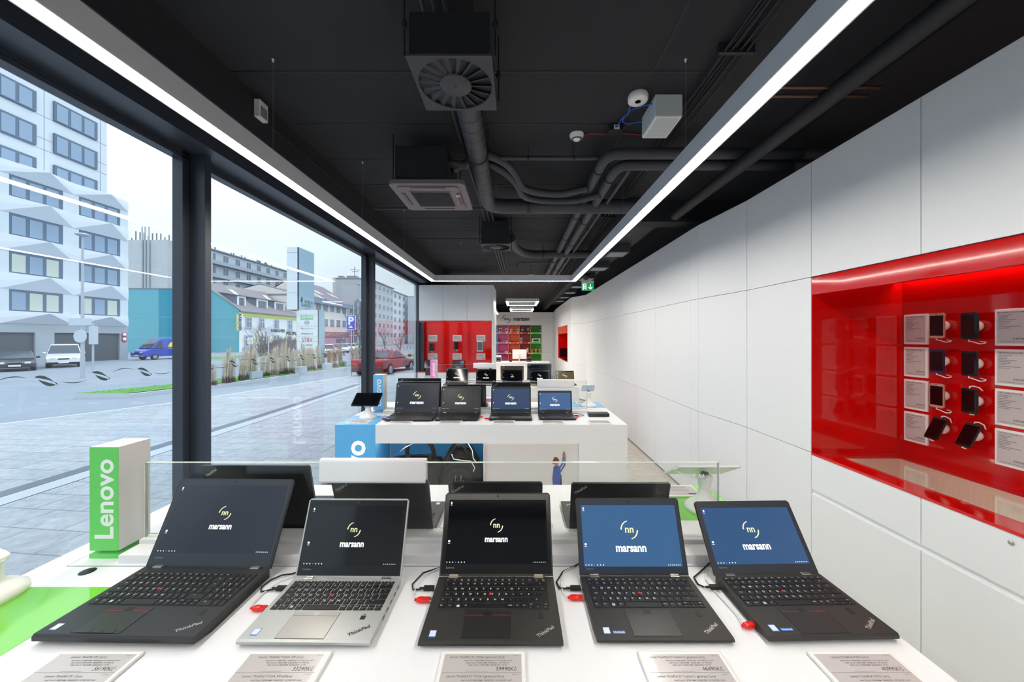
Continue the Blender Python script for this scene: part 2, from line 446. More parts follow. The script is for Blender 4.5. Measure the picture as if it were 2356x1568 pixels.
# ================================================================ SUSPENDED LIGHTS
def light_frame(label, x0, x1, y0, y1, zb, wd, h, near=True, wires=(), sides='LRFN', nm='ring_light'):
    t = thing(nm, ((x0 + x1) / 2, (y0 + y1) / 2, zb), label, 'ceiling light', 'suspended light frames')
    L = Matrix.Translation((-(x0 + x1) / 2, -(y0 + y1) / 2, -zb)); s = 0.006
    bars = {'L': (x0, x0 + wd, y0, y1), 'R': (x1 - wd, x1, y0, y1), 'F': (x0 + wd, x1 - wd, y1 - wd, y1), 'N': (x0 + wd, x1 - wd, y0, y0 + wd)}
    b = MB(); b.M = L; d = MB(); d.M = L
    for k in sides:
        a, c, e, f = bars[k]
        b.box(a, c, e, f, zb + 0.012, zb + h, ALU)
        # thin side cheeks hold the diffuser
        if k in 'LR':
            b.box(a, a + s, e, f, zb, zb + 0.012, ALU); b.box(c - s, c, e, f, zb, zb + 0.012, ALU)
            d.box(a + s, c - s, e + s, f - s, zb + 0.001, zb + 0.011, LED if x1 > 0.9 else LED2)
        else:
            b.box(a, c, e, e + s, zb, zb + 0.012, ALU); b.box(a, c, f - s, f, zb, zb + 0.012, ALU)
            d.box(a + s, c - s, e + s, f - s, zb + 0.001, zb + 0.011, LED if x1 > 0.9 else LED2)
    b.build('housing', t); d.build('diffuser', t)
    for (x, y) in wires:
        b = MB(); b.M = L; b.tube([(x, y, zb + h), (x, y, CEZ - 0.01)], 0.0007, GREY, 5)
        b.lathe([(0.0, CEZ - 0.018), (0.0035, CEZ - 0.017), (0.0045, CEZ - 0.012), (0.007, CEZ - 0.004), (0.007, CEZ)], PLAS, 12, T(x, y, 0)); b.build('suspension_wire', t)
    return t
light_frame('large rectangular light frame hanging over the laptop tables', -1.40, 0.99, -1.2, 5.95, CZ + 0.93, 0.078, 0.093,
            wires=[(-1.36, 2.02), (-1.36, 3.2), (-1.36, 4.4), (-1.36, 5.7), (0.95, 2.02), (0.95, 3.2), (0.95, 4.4), (0.95, 5.7), (-0.9, 5.91), (-1.36, 0.4), (0.95, 0.4)])
light_frame('smaller square light frame, nearer of the two hung before the end wall', -0.26, 0.595, 9.27, 10.4, CZ + 0.93, 0.07, 0.085, wires=[(-0.2, 9.3), (0.55, 9.3)])
light_frame('smaller square light frame, farther of the two hung before the end wall', -0.2, 0.585, 11.73, 12.75, CZ + 0.93, 0.07, 0.085, wires=[(-0.15, 11.8), (0.52, 11.8)])
light_frame('light frame, unseen part lengthened for light, half hidden behind the red and white cabinet', -2.0, -0.68, 9.9, 14.2, CZ + 0.93, 0.07, 0.085, wires=[(-0.72, 13.25)])  # part hidden by the cabinet is lengthened to brighten the far end

# ================================================================ CEILING SERVICES
def diffuser_unit(cx, cy, s, zb, ztop, label):
    t = thing('air_diffuser', (cx, cy, zb), label, 'air diffuser', 'square swirl diffusers')
    h = s / 2; b = MB(); b.box(-h + 0.012, h - 0.012, -h + 0.012, h - 0.012, 0.012, ztop - zb, DUCTD); b.build('plenum_box', t, bevel=0.003)
    ri, ro = 0.075 * s / 0.37, 0.172 * s / 0.37
    b = MB(); seg = 48
    # square plate with a round opening
    vs = []; fs = []
    for k in range(seg):
        a = 2 * math.pi * k / seg; c, q = math.cos(a), math.sin(a); sc_ = h / max(abs(c), abs(q))
        vs += [(ro * c, ro * q, 0.0), (sc_ * c, sc_ * q, 0.0), (ro * c, ro * q, 0.010), (sc_ * c, sc_ * q, 0.010)]
    for k in range(seg):
        n = (k + 1) % seg; A = 4 * k; B = 4 * n
        fs += [(A, B, B + 1, A + 1), (A + 1, B + 1, B + 3, A + 3), (A + 2, A, B, B + 2)]
    b.add(vs, fs, DUCT); b.build('face_plate', t)
    b = MB(); b.lathe([(0.0, -0.002), (ri * 0.97, -0.002), (ri, 0.0), (ri, 0.008)], DUCT, 40); b.lathe([(0.0, -0.006), (0.006, -0.005), (0.007, -0.001)], DUCTD, 12); b.build('hub', t)
    b = MB()
    for k in range(18):
        a = 2 * math.pi * k / 18; w_ = 0.34
        p = [(ri * math.cos(a), ri * math.sin(a), 0.002), (ro * math.cos(a + .02), ro * math.sin(a + .02), 0.002),
             (ro * math.cos(a + w_ * .8), ro * math.sin(a + w_ * .8), 0.026), (ri * math.cos(a + w_), ri * math.sin(a + w_), 0.018)]
        p2 = [(x, y, z + 0.002) for x, y, z in p]
        b.add(p + p2, [(3, 2, 1, 0), (4, 5, 6, 7), (0, 1, 5, 4), (1, 2, 6, 5), (2, 3, 7, 6), (3, 0, 4, 7)], DUCT)
        a2 = a
        b.tube([(ri * math.cos(a2), ri * math.sin(a2), 0.0), (ro * math.cos(a2 + .02), ro * math.sin(a2 + .02), 0.0)], 0.0022, DUCT, 6)
    b.build('vanes', t)
    for (x, y) in ((-h - 0.012, -h + 0.03), (h + 0.012, -h + 0.03), (h + 0.012, h - 0.04), (-h - 0.012, h - 0.04)):
        b = MB(); b.tube([(x, y, 0.02), (x, y, CEZ - zb - 0.002)], 0.004, DUCTD, 6); b.lathe([(0.009, 0.14), (0.012, 0.15), (0.012, 0.165), (0.009, 0.175)], DUCTD, 10, T(x, y, 0)); b.box(min(x, 0.96 * math.copysign(h, x)), max(x, 0.96 * math.copysign(h, x)), y - .006, y + .006, 0.15, 0.158, DUCTD); b.build('hanger_rod', t)
    return t
diffuser_unit(-0.287, 1.72, 0.37, CZ + 1.2, CZ + 1.40, 'near dark square air diffuser with radial vanes under its black box')
diffuser_unit(-0.262, 4.80, 0.385, CZ + 1.2, CZ + 1.50, 'far small square air diffuser with radial vanes, seen above the end of the light frame')

def cassette():
    t = thing('air_conditioner', (-0.672, 2.97, CZ + 1.15), 'square grey ceiling cassette air conditioner with a ribbed central grille', 'air conditioner')
    M = mat('warm_grey_plastic', (116, 108, 114), 0.45); D = mat('dark_grille', (26, 26, 28), 0.6)
    h = 0.285
    b = MB(); b.box(-0.24, 0.15, -0.25, 0.25, 0.03, 0.30, DUCTD); b.build('casing', t, bevel=0.004)
    b = MB(); r = 0.03; c = [(-h, -h), (h, -h), (h, h), (-h, h)]
    out = [(-h + r, -h), (h - r, -h), (h, -h + r), (h, h - r), (h - r, h), (-h + r, h), (-h, h - r), (-h, -h + r)]
    b.prism(out, 0.0, 0.03, M); b.prism([(x * .83, y * .83) for x, y in out], -0.008, 0.002, M)
    b.build('fascia', t, bevel=0.004)
    b = MB()
    b.box(-0.15, 0.15, -0.15, 0.15, -0.010, -0.0085, D)
    for k in range(30):
        x = -0.148 + k * 0.0102; b.box(x, x + 0.0028, -0.15, 0.15, -0.014, -0.010, DUCT)
    for k in range(8): y = -0.148 + k * 0.0423; b.box(-0.15, 0.15, y, y + 0.003, -0.0145, -0.0105, DUCT)
    for s in (-1, 1):
        b.box(-0.16, 0.16, s * 0.155 - 0.004, s * 0.155 + 0.004, -0.013, -0.007, M); b.box(s * 0.155 - 0.004, s * 0.155 + 0.004, -0.16, 0.16, -0.013, -0.007, M)
    b.build('intake_grille', t)
    for k in range(4):
        b = MB(); Mx = Matrix.Rotation(R(90 * k), 4, 'Z'); b.box(-0.13, 0.13, 0.205, 0.232, -0.0095, -0.0078, D, Mx); b.box(-0.125, 0.125, 0.214, 0.226, -0.012, -0.009, M, Mx); b.build('outlet_slot', t)
    b = MB(); b.box(0.19, 0.225, -0.09, -0.055, -0.013, -0.008, CHROME); b.build('sensor_eye', t)
    for (x, y) in ((-0.27, -0.2), (-0.27, 0.2), (0.18, 0.2)):
        b = MB(); b.tube([(x, y, 0.03), (x, y, CEZ - CZ - 1.15)], 0.004, DUCTD, 6); b.build('hanger_rod', t)
cassette()

def bend(p0, pc, p1, n=8):
    P0, PC, P1 = Vector(p0), Vector(pc), Vector(p1)
    return [tuple(P0 * (1 - t) ** 2 + PC * 2 * t * (1 - t) + P1 * t * t) for t in [k / n for k in range(n + 1)]]
def spiral(mb, path, r, step=0.11):
    """raised seams of a spiral duct"""
    P = [Vector(p) for p in path]
    for a, c in zip(P[:-1], P[1:]):
        L = (c - a).length
        if L < 0.2: continue
        d = (c - a) / L; n = int(L / step)
        q = d.to_track_quat('Z', 'Y').to_matrix().to_4x4()
        for k in range(1, n): mb.lathe([(r, -0.002), (r + 0.003, 0.0), (r, 0.002)], DUCTD, 20, Matrix.Translation(a + d * (k * L / n)) @ q @ Matrix.Rotation(R(12), 4, 'X'))
zd = CZ + 1.38
t = thing('ventilation_duct', (-0.29, 3.0, zd), 'large round spiral duct running from the near diffuser and turning right behind it', 'duct', 'round ventilation ducts')
path = [(-0.287, 1.90, zd - 0.04), (-0.285, 2.1, zd)] + [(-0.29, 3.45, zd)] + bend((-0.29, 3.6, zd), (-0.29, 3.79, zd), (-0.08, 3.79, zd)) + [(0.3, 3.79, zd), (1.22, 3.79, zd)]
b = MB(); b.M = T(0.29, -3.0, -zd); b.tube(path, 0.073, DUCT, 24); spiral(b, path, 0.073); b.build('duct_pipe', t)
b = MB(); b.M = T(0.29, -3.0, -zd)
q = Matrix.Rotation(R(90), 4, 'X')
for y in (2.72,): b.lathe([(0.074, -0.008), (0.081, -0.008), (0.081, 0.008), (0.074, 0.008)], DUCTD, 24, T(-0.288, y, zd) @ q); b.tube([(-0.365, y, zd), (-0.365, y, CEZ)], 0.004, DUCTD, 6); b.tube([(-0.211, y, zd), (-0.211, y, CEZ)], 0.004, DUCTD, 6)
b.build('pipe_clamp', t); b = MB(); b.M = T(0.29, -3.0, -zd)
for x in (0.13,): b.lathe([(0.074, -0.012), (0.081, -0.012), (0.081, 0.012), (0.074, 0.012)], DUCTD, 24, T(x, 3.79, zd) @ Matrix.Rotation(R(90), 4, 'Y')); b.tube([(x, 3.79, zd + 0.075), (x, 3.79, CEZ)], 0.005, DUCTD, 6)
b.build('pipe_clamp', t)
t = thing('ventilation_duct', (0.3, 5.9, zd), 'round duct leaving the far diffuser to the right, beyond the thicker duct', 'duct', 'round ventilation ducts')
path = bend((-0.07, 4.9, zd - 0.02), (-0.02, 5.9, zd), (0.3, 5.95, zd), 10) + [(1.22, 5.95, zd)]
b = MB(); b.M = T(-0.3, -5.9, -zd); b.tube(path, 0.062, DUCT, 20); b.build('duct_pipe', t)
b = MB(); b.M = T(-0.3, -5.9, -zd)
for x in (0.45,): b.lathe([(0.063, -0.012), (0.070, -0.012), (0.070, 0.012), (0.063, 0.012)], DUCTD, 20, T(x, 5.95, zd) @ Matrix.Rotation(R(90), 4, 'Y')); b.tube([(x, 5.95, zd + 0.06), (x, 5.95, CEZ)], 0.004, DUCTD, 6)
b.build('pipe_clamp', t)

def pipe(path, r, label, name='insulated_pipe', clamps=(), group='pipes under the ceiling', m=None):
    m = m or DUCT
    o = Vector(path[0]); t = thing(name, tuple(o), label, 'pipe', group)
    b = MB(); b.M = Matrix.Translation(-o); b.tube(path, r, m, 14); b.build('pipe_run', t)
    for (x, y, z, ax) in clamps:
        b = MB(); b.M = Matrix.Translation(-o); Mx = T(x, y, z) @ (Matrix.Rotation(R(90), 4, 'Y') if ax == 'x' else Matrix.Rotation(R(90), 4, 'X'))
        b.lathe([(r * 1.0, -0.01), (r * 1.15, -0.01), (r * 1.15, 0.01), (r, 0.01)], DUCTD, 14, Mx)
        b.tube([(x, y, z + r), (x, y, CEZ)], 0.003, DUCTD, 5); b.build('pipe_clamp', t)
    return t
zp = CZ + 1.42
pipe([(2.6, 2.78, zp)] + [(0.85, 2.78, zp)] + bend((0.80, 2.78, zp), (0.70, 2.79, zp), (0.70, 2.95, zp)) + [(0.70, 8.9, zp)], 0.042, 'thick insulated pipe, left one of the pair that turns away by the smoke detector', clamps=[(0.70, 3.05, zp, 'y'), (0.70, 4.2, zp, 'y'), (0.70, 5.1, zp, 'y'), (0.70, 7.2, zp, 'y')])
zq = CZ + 1.39
pipe([(2.6, 2.90, zq)] + [(0.98, 2.90, zq)] + bend((0.92, 2.90, zq), (0.82, 2.90, zq), (0.82, 3.06, zq)) + [(0.82, 8.9, zq)], 0.042, 'thick insulated pipe, right one of the pair that turns away by the smoke detector', clamps=[(0.82, 3.15, zq, 'y'), (0.82, 4.3, zq, 'y'), (0.82, 5.3, zq, 'y'), (0.82, 7.2, zq, 'y')])
pipe([(0.94, 2.98, zq), (0.92, 9.0, zq)], 0.016, 'thin pipe running beside the pair of insulated pipes', clamps=[(0.925, 4.6, zq, 'y'), (0.923, 6.6, zq, 'y')])
pipe([(-0.22, 2.93, CZ + 1.46), (0.66, 2.93, CZ + 1.46)], 0.017, 'thin straight pipe across the ceiling between the round duct and the insulated pipes', clamps=[(0.1, 2.93, CZ + 1.46, 'x'), (0.47, 2.93, CZ + 1.46, 'x')])
zr = CZ + 1.36
pipe([(-0.52, 2.85, zr + 0.02), (-0.40, 2.85, zr)] + bend((-0.35, 2.87, zr + .11), (-0.1, 2.88, zr + .11), (0.0, 3.15, zr + .06), 8) + bend((0.05, 3.25, zr), (0.2, 3.42, zr), (0.45, 3.40, zr), 8) + [(0.66, 3.36, zr + .03)], 0.032, 'upper of two sagging insulated hoses from the air conditioner')
pipe([(-0.52, 2.92, zr), (-0.40, 3.0, zr + .1)] + bend((-0.2, 3.05, zr + .1), (0.0, 3.15, zr + .05), (0.05, 3.36, zr - .02), 8) + bend((0.1, 3.45, zr - .02), (0.3, 3.58, zr - .02), (0.6, 3.52, zr - .02), 8) + [(0.80, 3.44, zr)], 0.030, 'lower of two sagging insulated hoses from the air conditioner')
pipe([(-1.6, 4.05, CZ + 1.45), (1.2, 4.05, CZ + 1.45)], 0.012, 'thin black conduit across the ceiling above the far diffuser')
pipe([(-1.5, 5.3, CZ + 1.45), (0.0, 5.3, CZ + 1.45)], 0.010, 'short black conduit left of the far diffuser')
pipe([(0.02, 6.6, CZ + 1.3), (0.02, 6.6, CZ + 1.34), (0.05, 6.6, CZ + 1.38), (0.9, 6.6, CZ + 1.38)], 0.010, 'thin pipe with a sprinkler drop before the far light bar')
for k, (x, l) in enumerate(((-0.42, 'left'), (-0.37, 'middle'), (-0.32, 'right'))):
    pipe([(x, 0.2 + .02 * k, CZ + 1.5), (x, 2.6, CZ + 1.5), (x + .10, 9.0, CZ + 1.5)], 0.011, 'thin black conduit above the diffusers, %s one of three side by side' % l)
t = thing('cable_bundle', (1.2, 3, CZ + 1.52), 'bundle of black cables clipped along the ceiling near the right light strip', 'cables')
for k in range(7):
    b = MB(); x = 1.10 + k * 0.020; n = 26
    b.tube([(x + 0.006 * math.sin(j * 1.7 + k * 2) - 1.2, -1.5 + j * 0.45 - 3, (0.010 if k % 2 else -0.005) + 0.004 * math.sin(j * 2.3 + k)) for j in range(n)], 0.006, DUCTD, 6); b.build('cable', t)
for y in (0.9, 1.9, 3.2, 4.5):
    b = MB(); b.box(-0.13, 0.06, y - 3, y - 2.98, -0.016, 0.035, DUCTD); b.build('clip', t)
t = thing('ventilation_duct', (1.72, 2, CZ + 1.32), 'long dark round duct close to the right wall above the light strip', 'duct', 'round ventilation ducts')
b = MB(); b.tube([(0, -4, 0), (0, 1.9, 0)], 0.05, DUCTD, 20); b.build('duct_pipe', t)
for k, x in enumerate((1.55, 1.62)):
    pipe([(1.4, 1.93 + k * 0.07, CZ + 1.34), (1.95, 1.93 + k * .07, CZ + 1.34)], 0.009, 'copper-coloured pipe near the right wall, %s one' % ('nearer', 'farther')[k], m=mat('dull_copper', (110, 78, 58), 0.4, metal=0.6))
# far right rectangular trunk with grilles
t = thing('duct_trunk', (1.55, 6.5, CZ + 1.30), 'rectangular dark duct trunk with light grey outlet boxes along the right wall', 'duct')
b = MB(); b.box(-0.14, 0.16, -2.2, 8.0, 0.05, 0.22, DUCTD); b.build('trunk', t)
for k in range(7):
    b = MB(); y = -1.3 + k * 1.15; b.box(-0.20, 0.10, y, y + 0.34, -0.06, 0.06, DUCT); b.box(-0.17, 0.07, y + .03, y + .31, -0.064, -0.058, GREY); b.build('outlet_box', t, bevel=0.003)

# small ceiling devices
t = thing('wifi_access_point', (0.785, 2.32, CEZ), 'round white flat access point on the ceiling above the white box', 'access point')
b = MB(); b.lathe([(0.0, -0.042), (0.052, -0.042), (0.062, -0.036), (0.064, -0.01), (0.060, 0.0)], PLAS, 40); b.lathe([(0.016, -0.0425), (0.018, -0.0435), (0.020, -0.0425)], GREY, 24); b.box(0.012, 0.016, -0.03, -0.026, -0.0432, -0.042, CHROME); b.build('housing', t)
t = thing('ceiling_speaker', (0.98, 2.435, CEZ), 'white rectangular speaker box with a fine grille on the ceiling', 'speaker')
b = MB(); b.box(-0.087, 0.087, -0.125, 0.125, -0.14, 0.0, mat('light_grey_metal', (205, 212, 214), 0.45)); b.build('box', t, bevel=0.003)
b = MB(); b.box(-0.083, 0.083, -0.120, 0.120, -0.146, -0.14, PLAS)
for k in range(28): y = -0.11 + k * 0.0081; b.box(-0.075, 0.075, y, y + 0.003, -0.1475, -0.146, mat('grille_grey', (188, 196, 198), 0.5))
b.build('grille', t)
t = thing('smoke_detector', (0.467, 2.77, CEZ), 'small round white smoke detector on the ceiling with a red wire', 'smoke detector')
b = MB(); b.lathe([(0.0, -0.046), (0.02, -0.045), (0.028, -0.038), (0.044, -0.034), (0.050, -0.022), (0.052, -0.010), (0.055, -0.008), (0.055, 0.0)], PLAS, 36); b.build('housing', t)
b = MB()
for r_ in (0.032, 0.041): b.lathe([(r_, -0.0385 if r_ < .04 else -0.0355), (r_ + 0.002, -0.040 if r_ < .04 else -0.0365), (r_ + 0.003, -0.036)], INK, 36)
b.build('vent_ring', t)
b = MB(); b.tube([(0.52, 2.76, CEZ - 0.01), (0.56, 2.72, CEZ - 0.02), (0.66, 2.74, CEZ - 0.012), (0.8, 2.73, CEZ - 0.012), (0.95, 2.745, CEZ - 0.016), (1.1, 2.72, CEZ - 0.012)], 0.004, mat('red_wire', (170, 32, 38), 0.5), 6)
tag(b.build('alarm_wire'), 'red wire running along the ceiling from the smoke detector', 'wire')
b = MB(); b.tube([(0.76, 2.40, CEZ - 0.02), (0.765, 2.47, CEZ - 0.03), (0.74, 2.52, CEZ - 0.03), (0.735, 2.60, CEZ - 0.03), (0.74, 2.66, CEZ - 0.02)], 0.0045, BLUEP, 6)
b.tube([(0.77, 2.45, CEZ - 0.02)] + bend((0.78, 2.44, CEZ - 0.02), (0.82, 2.38, CEZ - 0.03), (0.892, 2.36, CEZ - 0.03), 6), 0.0045, BLUEP, 6)
b.tube([(0.75, 2.5, CEZ - 0.02), (0.76, 2.57, CEZ - 0.02), (0.80, 2.60, CEZ - 0.02), (0.892, 2.55, CEZ - 0.03)], 0.0045, BLUEP, 6)
tag(b.build('network_cable'), 'blue network cable looping between access point, speaker and socket', 'cable')
t = thing('ceiling_socket', (0.73, 2.66, CEZ), 'small black junction box with a cream socket label on the ceiling', 'junction box')
b = MB(); b.box(-0.05, 0.05, -0.04, 0.05, -0.05, 0, DUCTD); b.build('box', t, bevel=0.003)
b = MB(); b.box(-0.018, 0.022, -0.0415, -0.0395, -0.045, -0.012, CREAM); b.box(-0.01, 0.012, -0.0425, -0.0412, -0.03, -0.02, KEY); b.build('socket', t)
t = thing('wall_sensor', (-1.67, 2.33, CZ + 1.47), 'small grey-white sensor box on the dark beam above the windows', 'sensor')
b = MB(); b.box(0, 0.035, -0.03, 0.05, -0.055, 0.055, PLAS); b.box(0.035, 0.037, -0.02, 0.04, -0.045, 0.02, GREY); b.build('housing', t, bevel=0.003)
b = MB(); b.tube([(0.004, 0.05, -0.04), (0.004, 0.3, -0.03), (0.004, 3.0, -0.03)], 0.003, DUCTD, 5); b.build('cable', t)
t = thing('ceiling_sensor', (-0.02, 7.7, CZ + 1.30), 'small white box hanging under the dark ceiling before the far square light', 'sensor')
b = MB(); b.box(0.28, 0.42, 0, 0.1, -0.03, 0.05, PLAS); b.lathe([(0.0, -0.06), (0.02, -0.055), (0.03, -0.03)], PLAS, 14, T(0.3, 0.05, 0)); b.build('housing', t, bevel=0.004)
b = MB(); b.tube([(0.35, 0.05, 0.05), (0.35, 0.05, 0.26)], 0.003, DUCTD, 5); b.build('rod', t)

# dome camera and exit sign
t = thing('dome_camera', (1.40, 7.2, CZ + 1.22), 'dark dome security camera beside the green exit sign', 'security camera')
b = MB(); b.lathe([(0.055, -0.02), (0.075, 0.0), (0.075, 0.05), (0.02, 0.07), (0.015, 0.34)], DUCTD, 24); b.build('mount', t)
b = MB(); b.lathe([(0.0, -0.075), (0.03, -0.068), (0.048, -0.048), (0.055, -0.02)], BEZ, 24); b.build('dome', t)
t = thing('exit_sign', (1.475, 7.4, CZ + 1.05), 'green emergency exit sign with a running figure and a down arrow', 'exit sign')
b = MB(); b.box(-0.125, 0.125, -0.02, 0.03, 0.075, 0.12, PLAS); b.tube([(0, 0.005, 0.12), (0, 0.005, 0.50)], 0.006, PLAS, 8); b.build('housing', t, bevel=0.003)
EG = emis('exit_green', (0, 160, 80), 0.9)
b = MB(); b.box(-0.12, 0.12, 0.0, 0.008, -0.075, 0.078, EG); b.box(-0.125, 0.125, 0.0, 0.009, -0.08, -0.074, PLAS); b.box(-0.125, -0.119, 0, .009, -.08, .08, PLAS); b.box(0.119, .125, 0, .009, -.08, .08, PLAS)
Mx = T(0, -0.001, 0) @ UPRIGHT
b.poly([(-0.105, -0.065, 0), (-0.085, -0.065, 0), (-0.085, 0.06, 0), (-0.105, 0.06, 0)], SCRW, Mx); b.poly([(-0.085, 0.045, 0), (-0.03, 0.045, 0), (-0.03, 0.06, 0), (-0.085, 0.06, 0)], SCRW, Mx); b.poly([(-0.04, -0.065, 0), (-0.03, -0.065, 0), (-0.03, 0.045, 0), (-0.04, 0.045, 0)], SCRW, Mx)
for pl in ([(-.062, .02), (-.052, .02), (-.052, .032), (-.062, .032)], [(-.072, .012), (-.05, .018), (-.052, -.015), (-.068, -.012)], [(-.05, .014), (-.038, .0), (-.042, -.004), (-.054, .008)], [(-.072, .012), (-.084, -.002), (-.08, -.006), (-.068, .006)], [(-.056, -.012), (-.044, -.03), (-.050, -.05), (-.056, -.048), (-.052, -.03), (-.062, -.016)], [(-.062, -.014), (-.068, -.034), (-.084, -.045), (-.082, -.05), (-.062, -.038), (-.056, -.014)]):
    b.poly([(x, y, 0.0005) for x, y in pl], SCRW, Mx)
b.poly([(0.045, 0.05, 0), (0.045, -0.015, 0), (0.061, -0.015, 0), (0.061, 0.05, 0)], SCRW, Mx); b.poly([(0.053, -0.06, 0), (0.098, -0.012, 0), (0.085, 0.0, 0), (0.053, -0.034, 0), (0.021, 0.0, 0), (0.008, -0.012, 0)], SCRW, Mx)
b.build('sign_face', t)

# ================================================================ DISPLAY TABLES
TZ = 1.03
def bent_header(x0, x1, y, z_top, h, label, rz=0.0):
    """white sheet hooked over the clear divider, open side towards the back"""
    t = thing('paper_header', ((x0 + x1) / 2, y, z_top - h), label, 'sign sleeve', 'blank white sleeves on the clear dividers', rz)
    wd = (x1 - x0) / 2; n = 10; vs = []; fs = []
    pr = [(-0.0105 - 0.004 * (1 - k / n), h * k / n) for k in range(n + 1)] + [(-0.008, h + .004), (0.0, h + 0.006), (0.008, h + .004)] + [(0.0105 + 0.003 * (k / n), h * (1 - k / n)) for k in range(n + 1)]
    for q in (-wd, wd):
        vs += [(q, yy, zz) for yy, zz in pr]
    m = len(pr)
    fs = [(k, m + k, m + k + 1, k + 1) for k in range(m - 1)]
    b = MB(); b.add(vs, fs, PAPER, True); o = b.build('sleeve', t)
    s = o.modifiers.new('thick', 'SOLIDIFY'); s.thickness = 0.0012
    return t
def table(yc, lac, word_side, label, who, grommet=False, picture=True):
    y0, y1 = yc - 0.52, yc + 0.52
    L = lambda: None
    t = thing('display_table', (-0.28, yc, 0), label, 'table', 'white display tables with coloured corners')
    Q = T(0.28, -yc, 0)
    b = MB(); b.M = Q
    b.prism([(-1.134, y0), (0.90, y0), (0.90, yc + 0.185), (0.572, yc + 0.185), (0.572, y1), (-1.46, y1), (-1.46, yc - 0.185), (-1.134, yc - 0.185)], TZ - 0.15, TZ, WHITE)
    b.build('tabletop', t, bevel=0.0015)
    for (xa, xb, ya, yb, f) in ((-1.46, -1.134, y0 - 0.001, yc - 0.185, 1), (0.572, 0.90, yc + 0.185, y1 + 0.001, -1)):
        b = MB(); b.M = Q; b.box(xa, xb, ya, yb, 0.02, TZ + 0.0004, lac); o = b.build('corner_block', t, bevel=0.0015)
        b = MB(); b.M = Q
        xm = (xa + xb) / 2 + 0.01
        Mx = T(xm, ya - 0.002, 0.56) @ UPRIGHT @ Matrix.Rotation(R(90), 4, 'Z') if f == 1 else T(xm, yb + 0.002, 0.56) @ FACE_PY @ Matrix.Rotation(R(90), 4, 'Z')
        b.text('Lenovo', 0.225, Mx, WTXT, 0.02, 1.02); b.build('lettering', o)
    b = MB(); b.M = Q
    b.box(0.51, 0.90, y0 + 0.001, yc + 0.184, 0.02, TZ - 0.1502, WHITE); b.build('end_panel', t, bevel=0.0015)
    b = MB(); b.M = Q
    b.box(-1.46, -1.134, yc - 0.184, y1 - 0.001, 0.02, TZ - 0.1502, WHITE); b.build('end_panel', t, bevel=0.0015)
    b = MB(); b.M = Q
    b.box(-1.133, -0.262, yc - 0.145, yc - 0.125, 0.30, TZ - 0.151, lac); b.box(-1.133, -0.262, y0 + 0.004, yc - 0.145, 0.28, 0.30, lac)
    b.box(-0.262, -0.255, y0 + 0.002, yc - 0.14, 0.28, TZ - 0.151, WHITE); b.build('open_niche', t)
    b = MB(); b.M = Q; b.box(-1.12, -0.28, y0 + 0.03, y0 + 0.045, TZ - 0.158, TZ - 0.1505, LEDN); b.build('niche_light', t)
    b = MB(); b.M = Q; b.box(-1.133, -0.255, y0 + 0.004, yc + .5, 0.02, 0.279, WHITE); b.box(-1.133, 0.50, yc - 0.124, y1 - 0.004, 0.2795, TZ - 0.1502, WHITE); b.build('base_cabinet', t)
    # framed picture panel with a light along its top and right edge
    b = MB(); b.M = Q
    PIC = mat('printed_sky_picture', (226, 222, 222), 0.35, vary=0.03, scale=1.2)
    b.box(-0.254, 0.509, y0 + 0.03, yc - .13, 0.02, TZ - 0.151, PIC); o = b.build('picture_panel', t)
    b = MB(); b.M = Q
    b.box(-0.254, 0.498, y0 + 0.022, y0 + 0.028, TZ - 0.1535, TZ - 0.1512, LEDW); b.build('edge_light', t)
    b = MB(); b.M = Q; px, pz = 0.340, 0.335; yy = y0 + 0.0285
    Mx = T(px, yy, pz) @ UPRIGHT
    SK = mat('printed_skin', (176, 120, 96), 0.6); JK = mat('printed_blue_jacket', (70, 96, 168), 0.6); HT = mat('printed_brown_hat', (120, 66, 50), 0.6); SKT = mat('printed_dark_skirt', (54, 46, 70), 0.6)
    def pp(pts, m, z=0.0): b.poly([(x, y, z) for x, y in pts], m, Mx)
    pp([(-.028, .08), (.028, .08), (.036, .20), (.03, .28), (-.025, .29), (-.04, .2)], SKT)
    pp([(-.016, -.02), (.0, -.02), (.006, .09), (-.018, .09)], SK); pp([(.004, -.02), (.018, -.02), (.026, .09), (.006, .09)], SK)
    pp([(-.036, .17), (.010, .16), (.026, .26), (.022, .345), (-.006, .365), (-.034, .345), (-.044, .25)], JK, .0004)
    pp([(.010, .33), (.02, .33), (.048, .375), (.050, .43), (.040, .43), (.036, .385)], JK, .0006)
    pp([(.014, .30), (.022, .295), (.064, .36), (.064, .43), (.055, .43), (.054, .37)], JK, .0008)
    pp([(.039, .425), (.065, .425), (.062, .455), (.052, .475), (.046, .47), (.041, .455)], SK, .001)
    pp([(-.024, .355), (.0, .355), (.008, .38), (.004, .40), (-.016, .405), (-.028, .385)], SK, .0009)
    pp([(-.046, .375), (-.030, .368), (-.018, .40), (.010, .392), (.014, .402), (-.006, .425), (-.028, .424), (-.036, .405)], HT, .0012)
    b.build('printed_figure', o)
    b = MB(); b.M = Q; b.box(-1.40, 0.84, y0 + .05, y1 - .05, 0.0, 0.02, FRAMED); b.build('plinth', t)
    # raised channel that carries the divider
    b = MB(); b.M = Q
    b.box(-1.235, 0.675, yc - 0.08, yc + 0.08, TZ - 0.002, TZ + 0.026, WHITE); b.box(-1.235, 0.675, yc - 0.018, yc + 0.018, TZ + 0.026, TZ + 0.040, WHITE)
    b.build('cable_channel', t, bevel=0.0015)
    b = MB(); b.M = Q
    for yy in (yc - 0.094, yc + 0.092): b.box(-1.38, 0.82, yy, yy + 0.0022, TZ - 0.001, TZ + 0.0005, FRAMED)
    for xx in (-1.38, 0.82): b.box(xx, xx + .0016, yc - 0.094, yc + 0.094, TZ - 0.001, TZ + 0.0005, GREY)
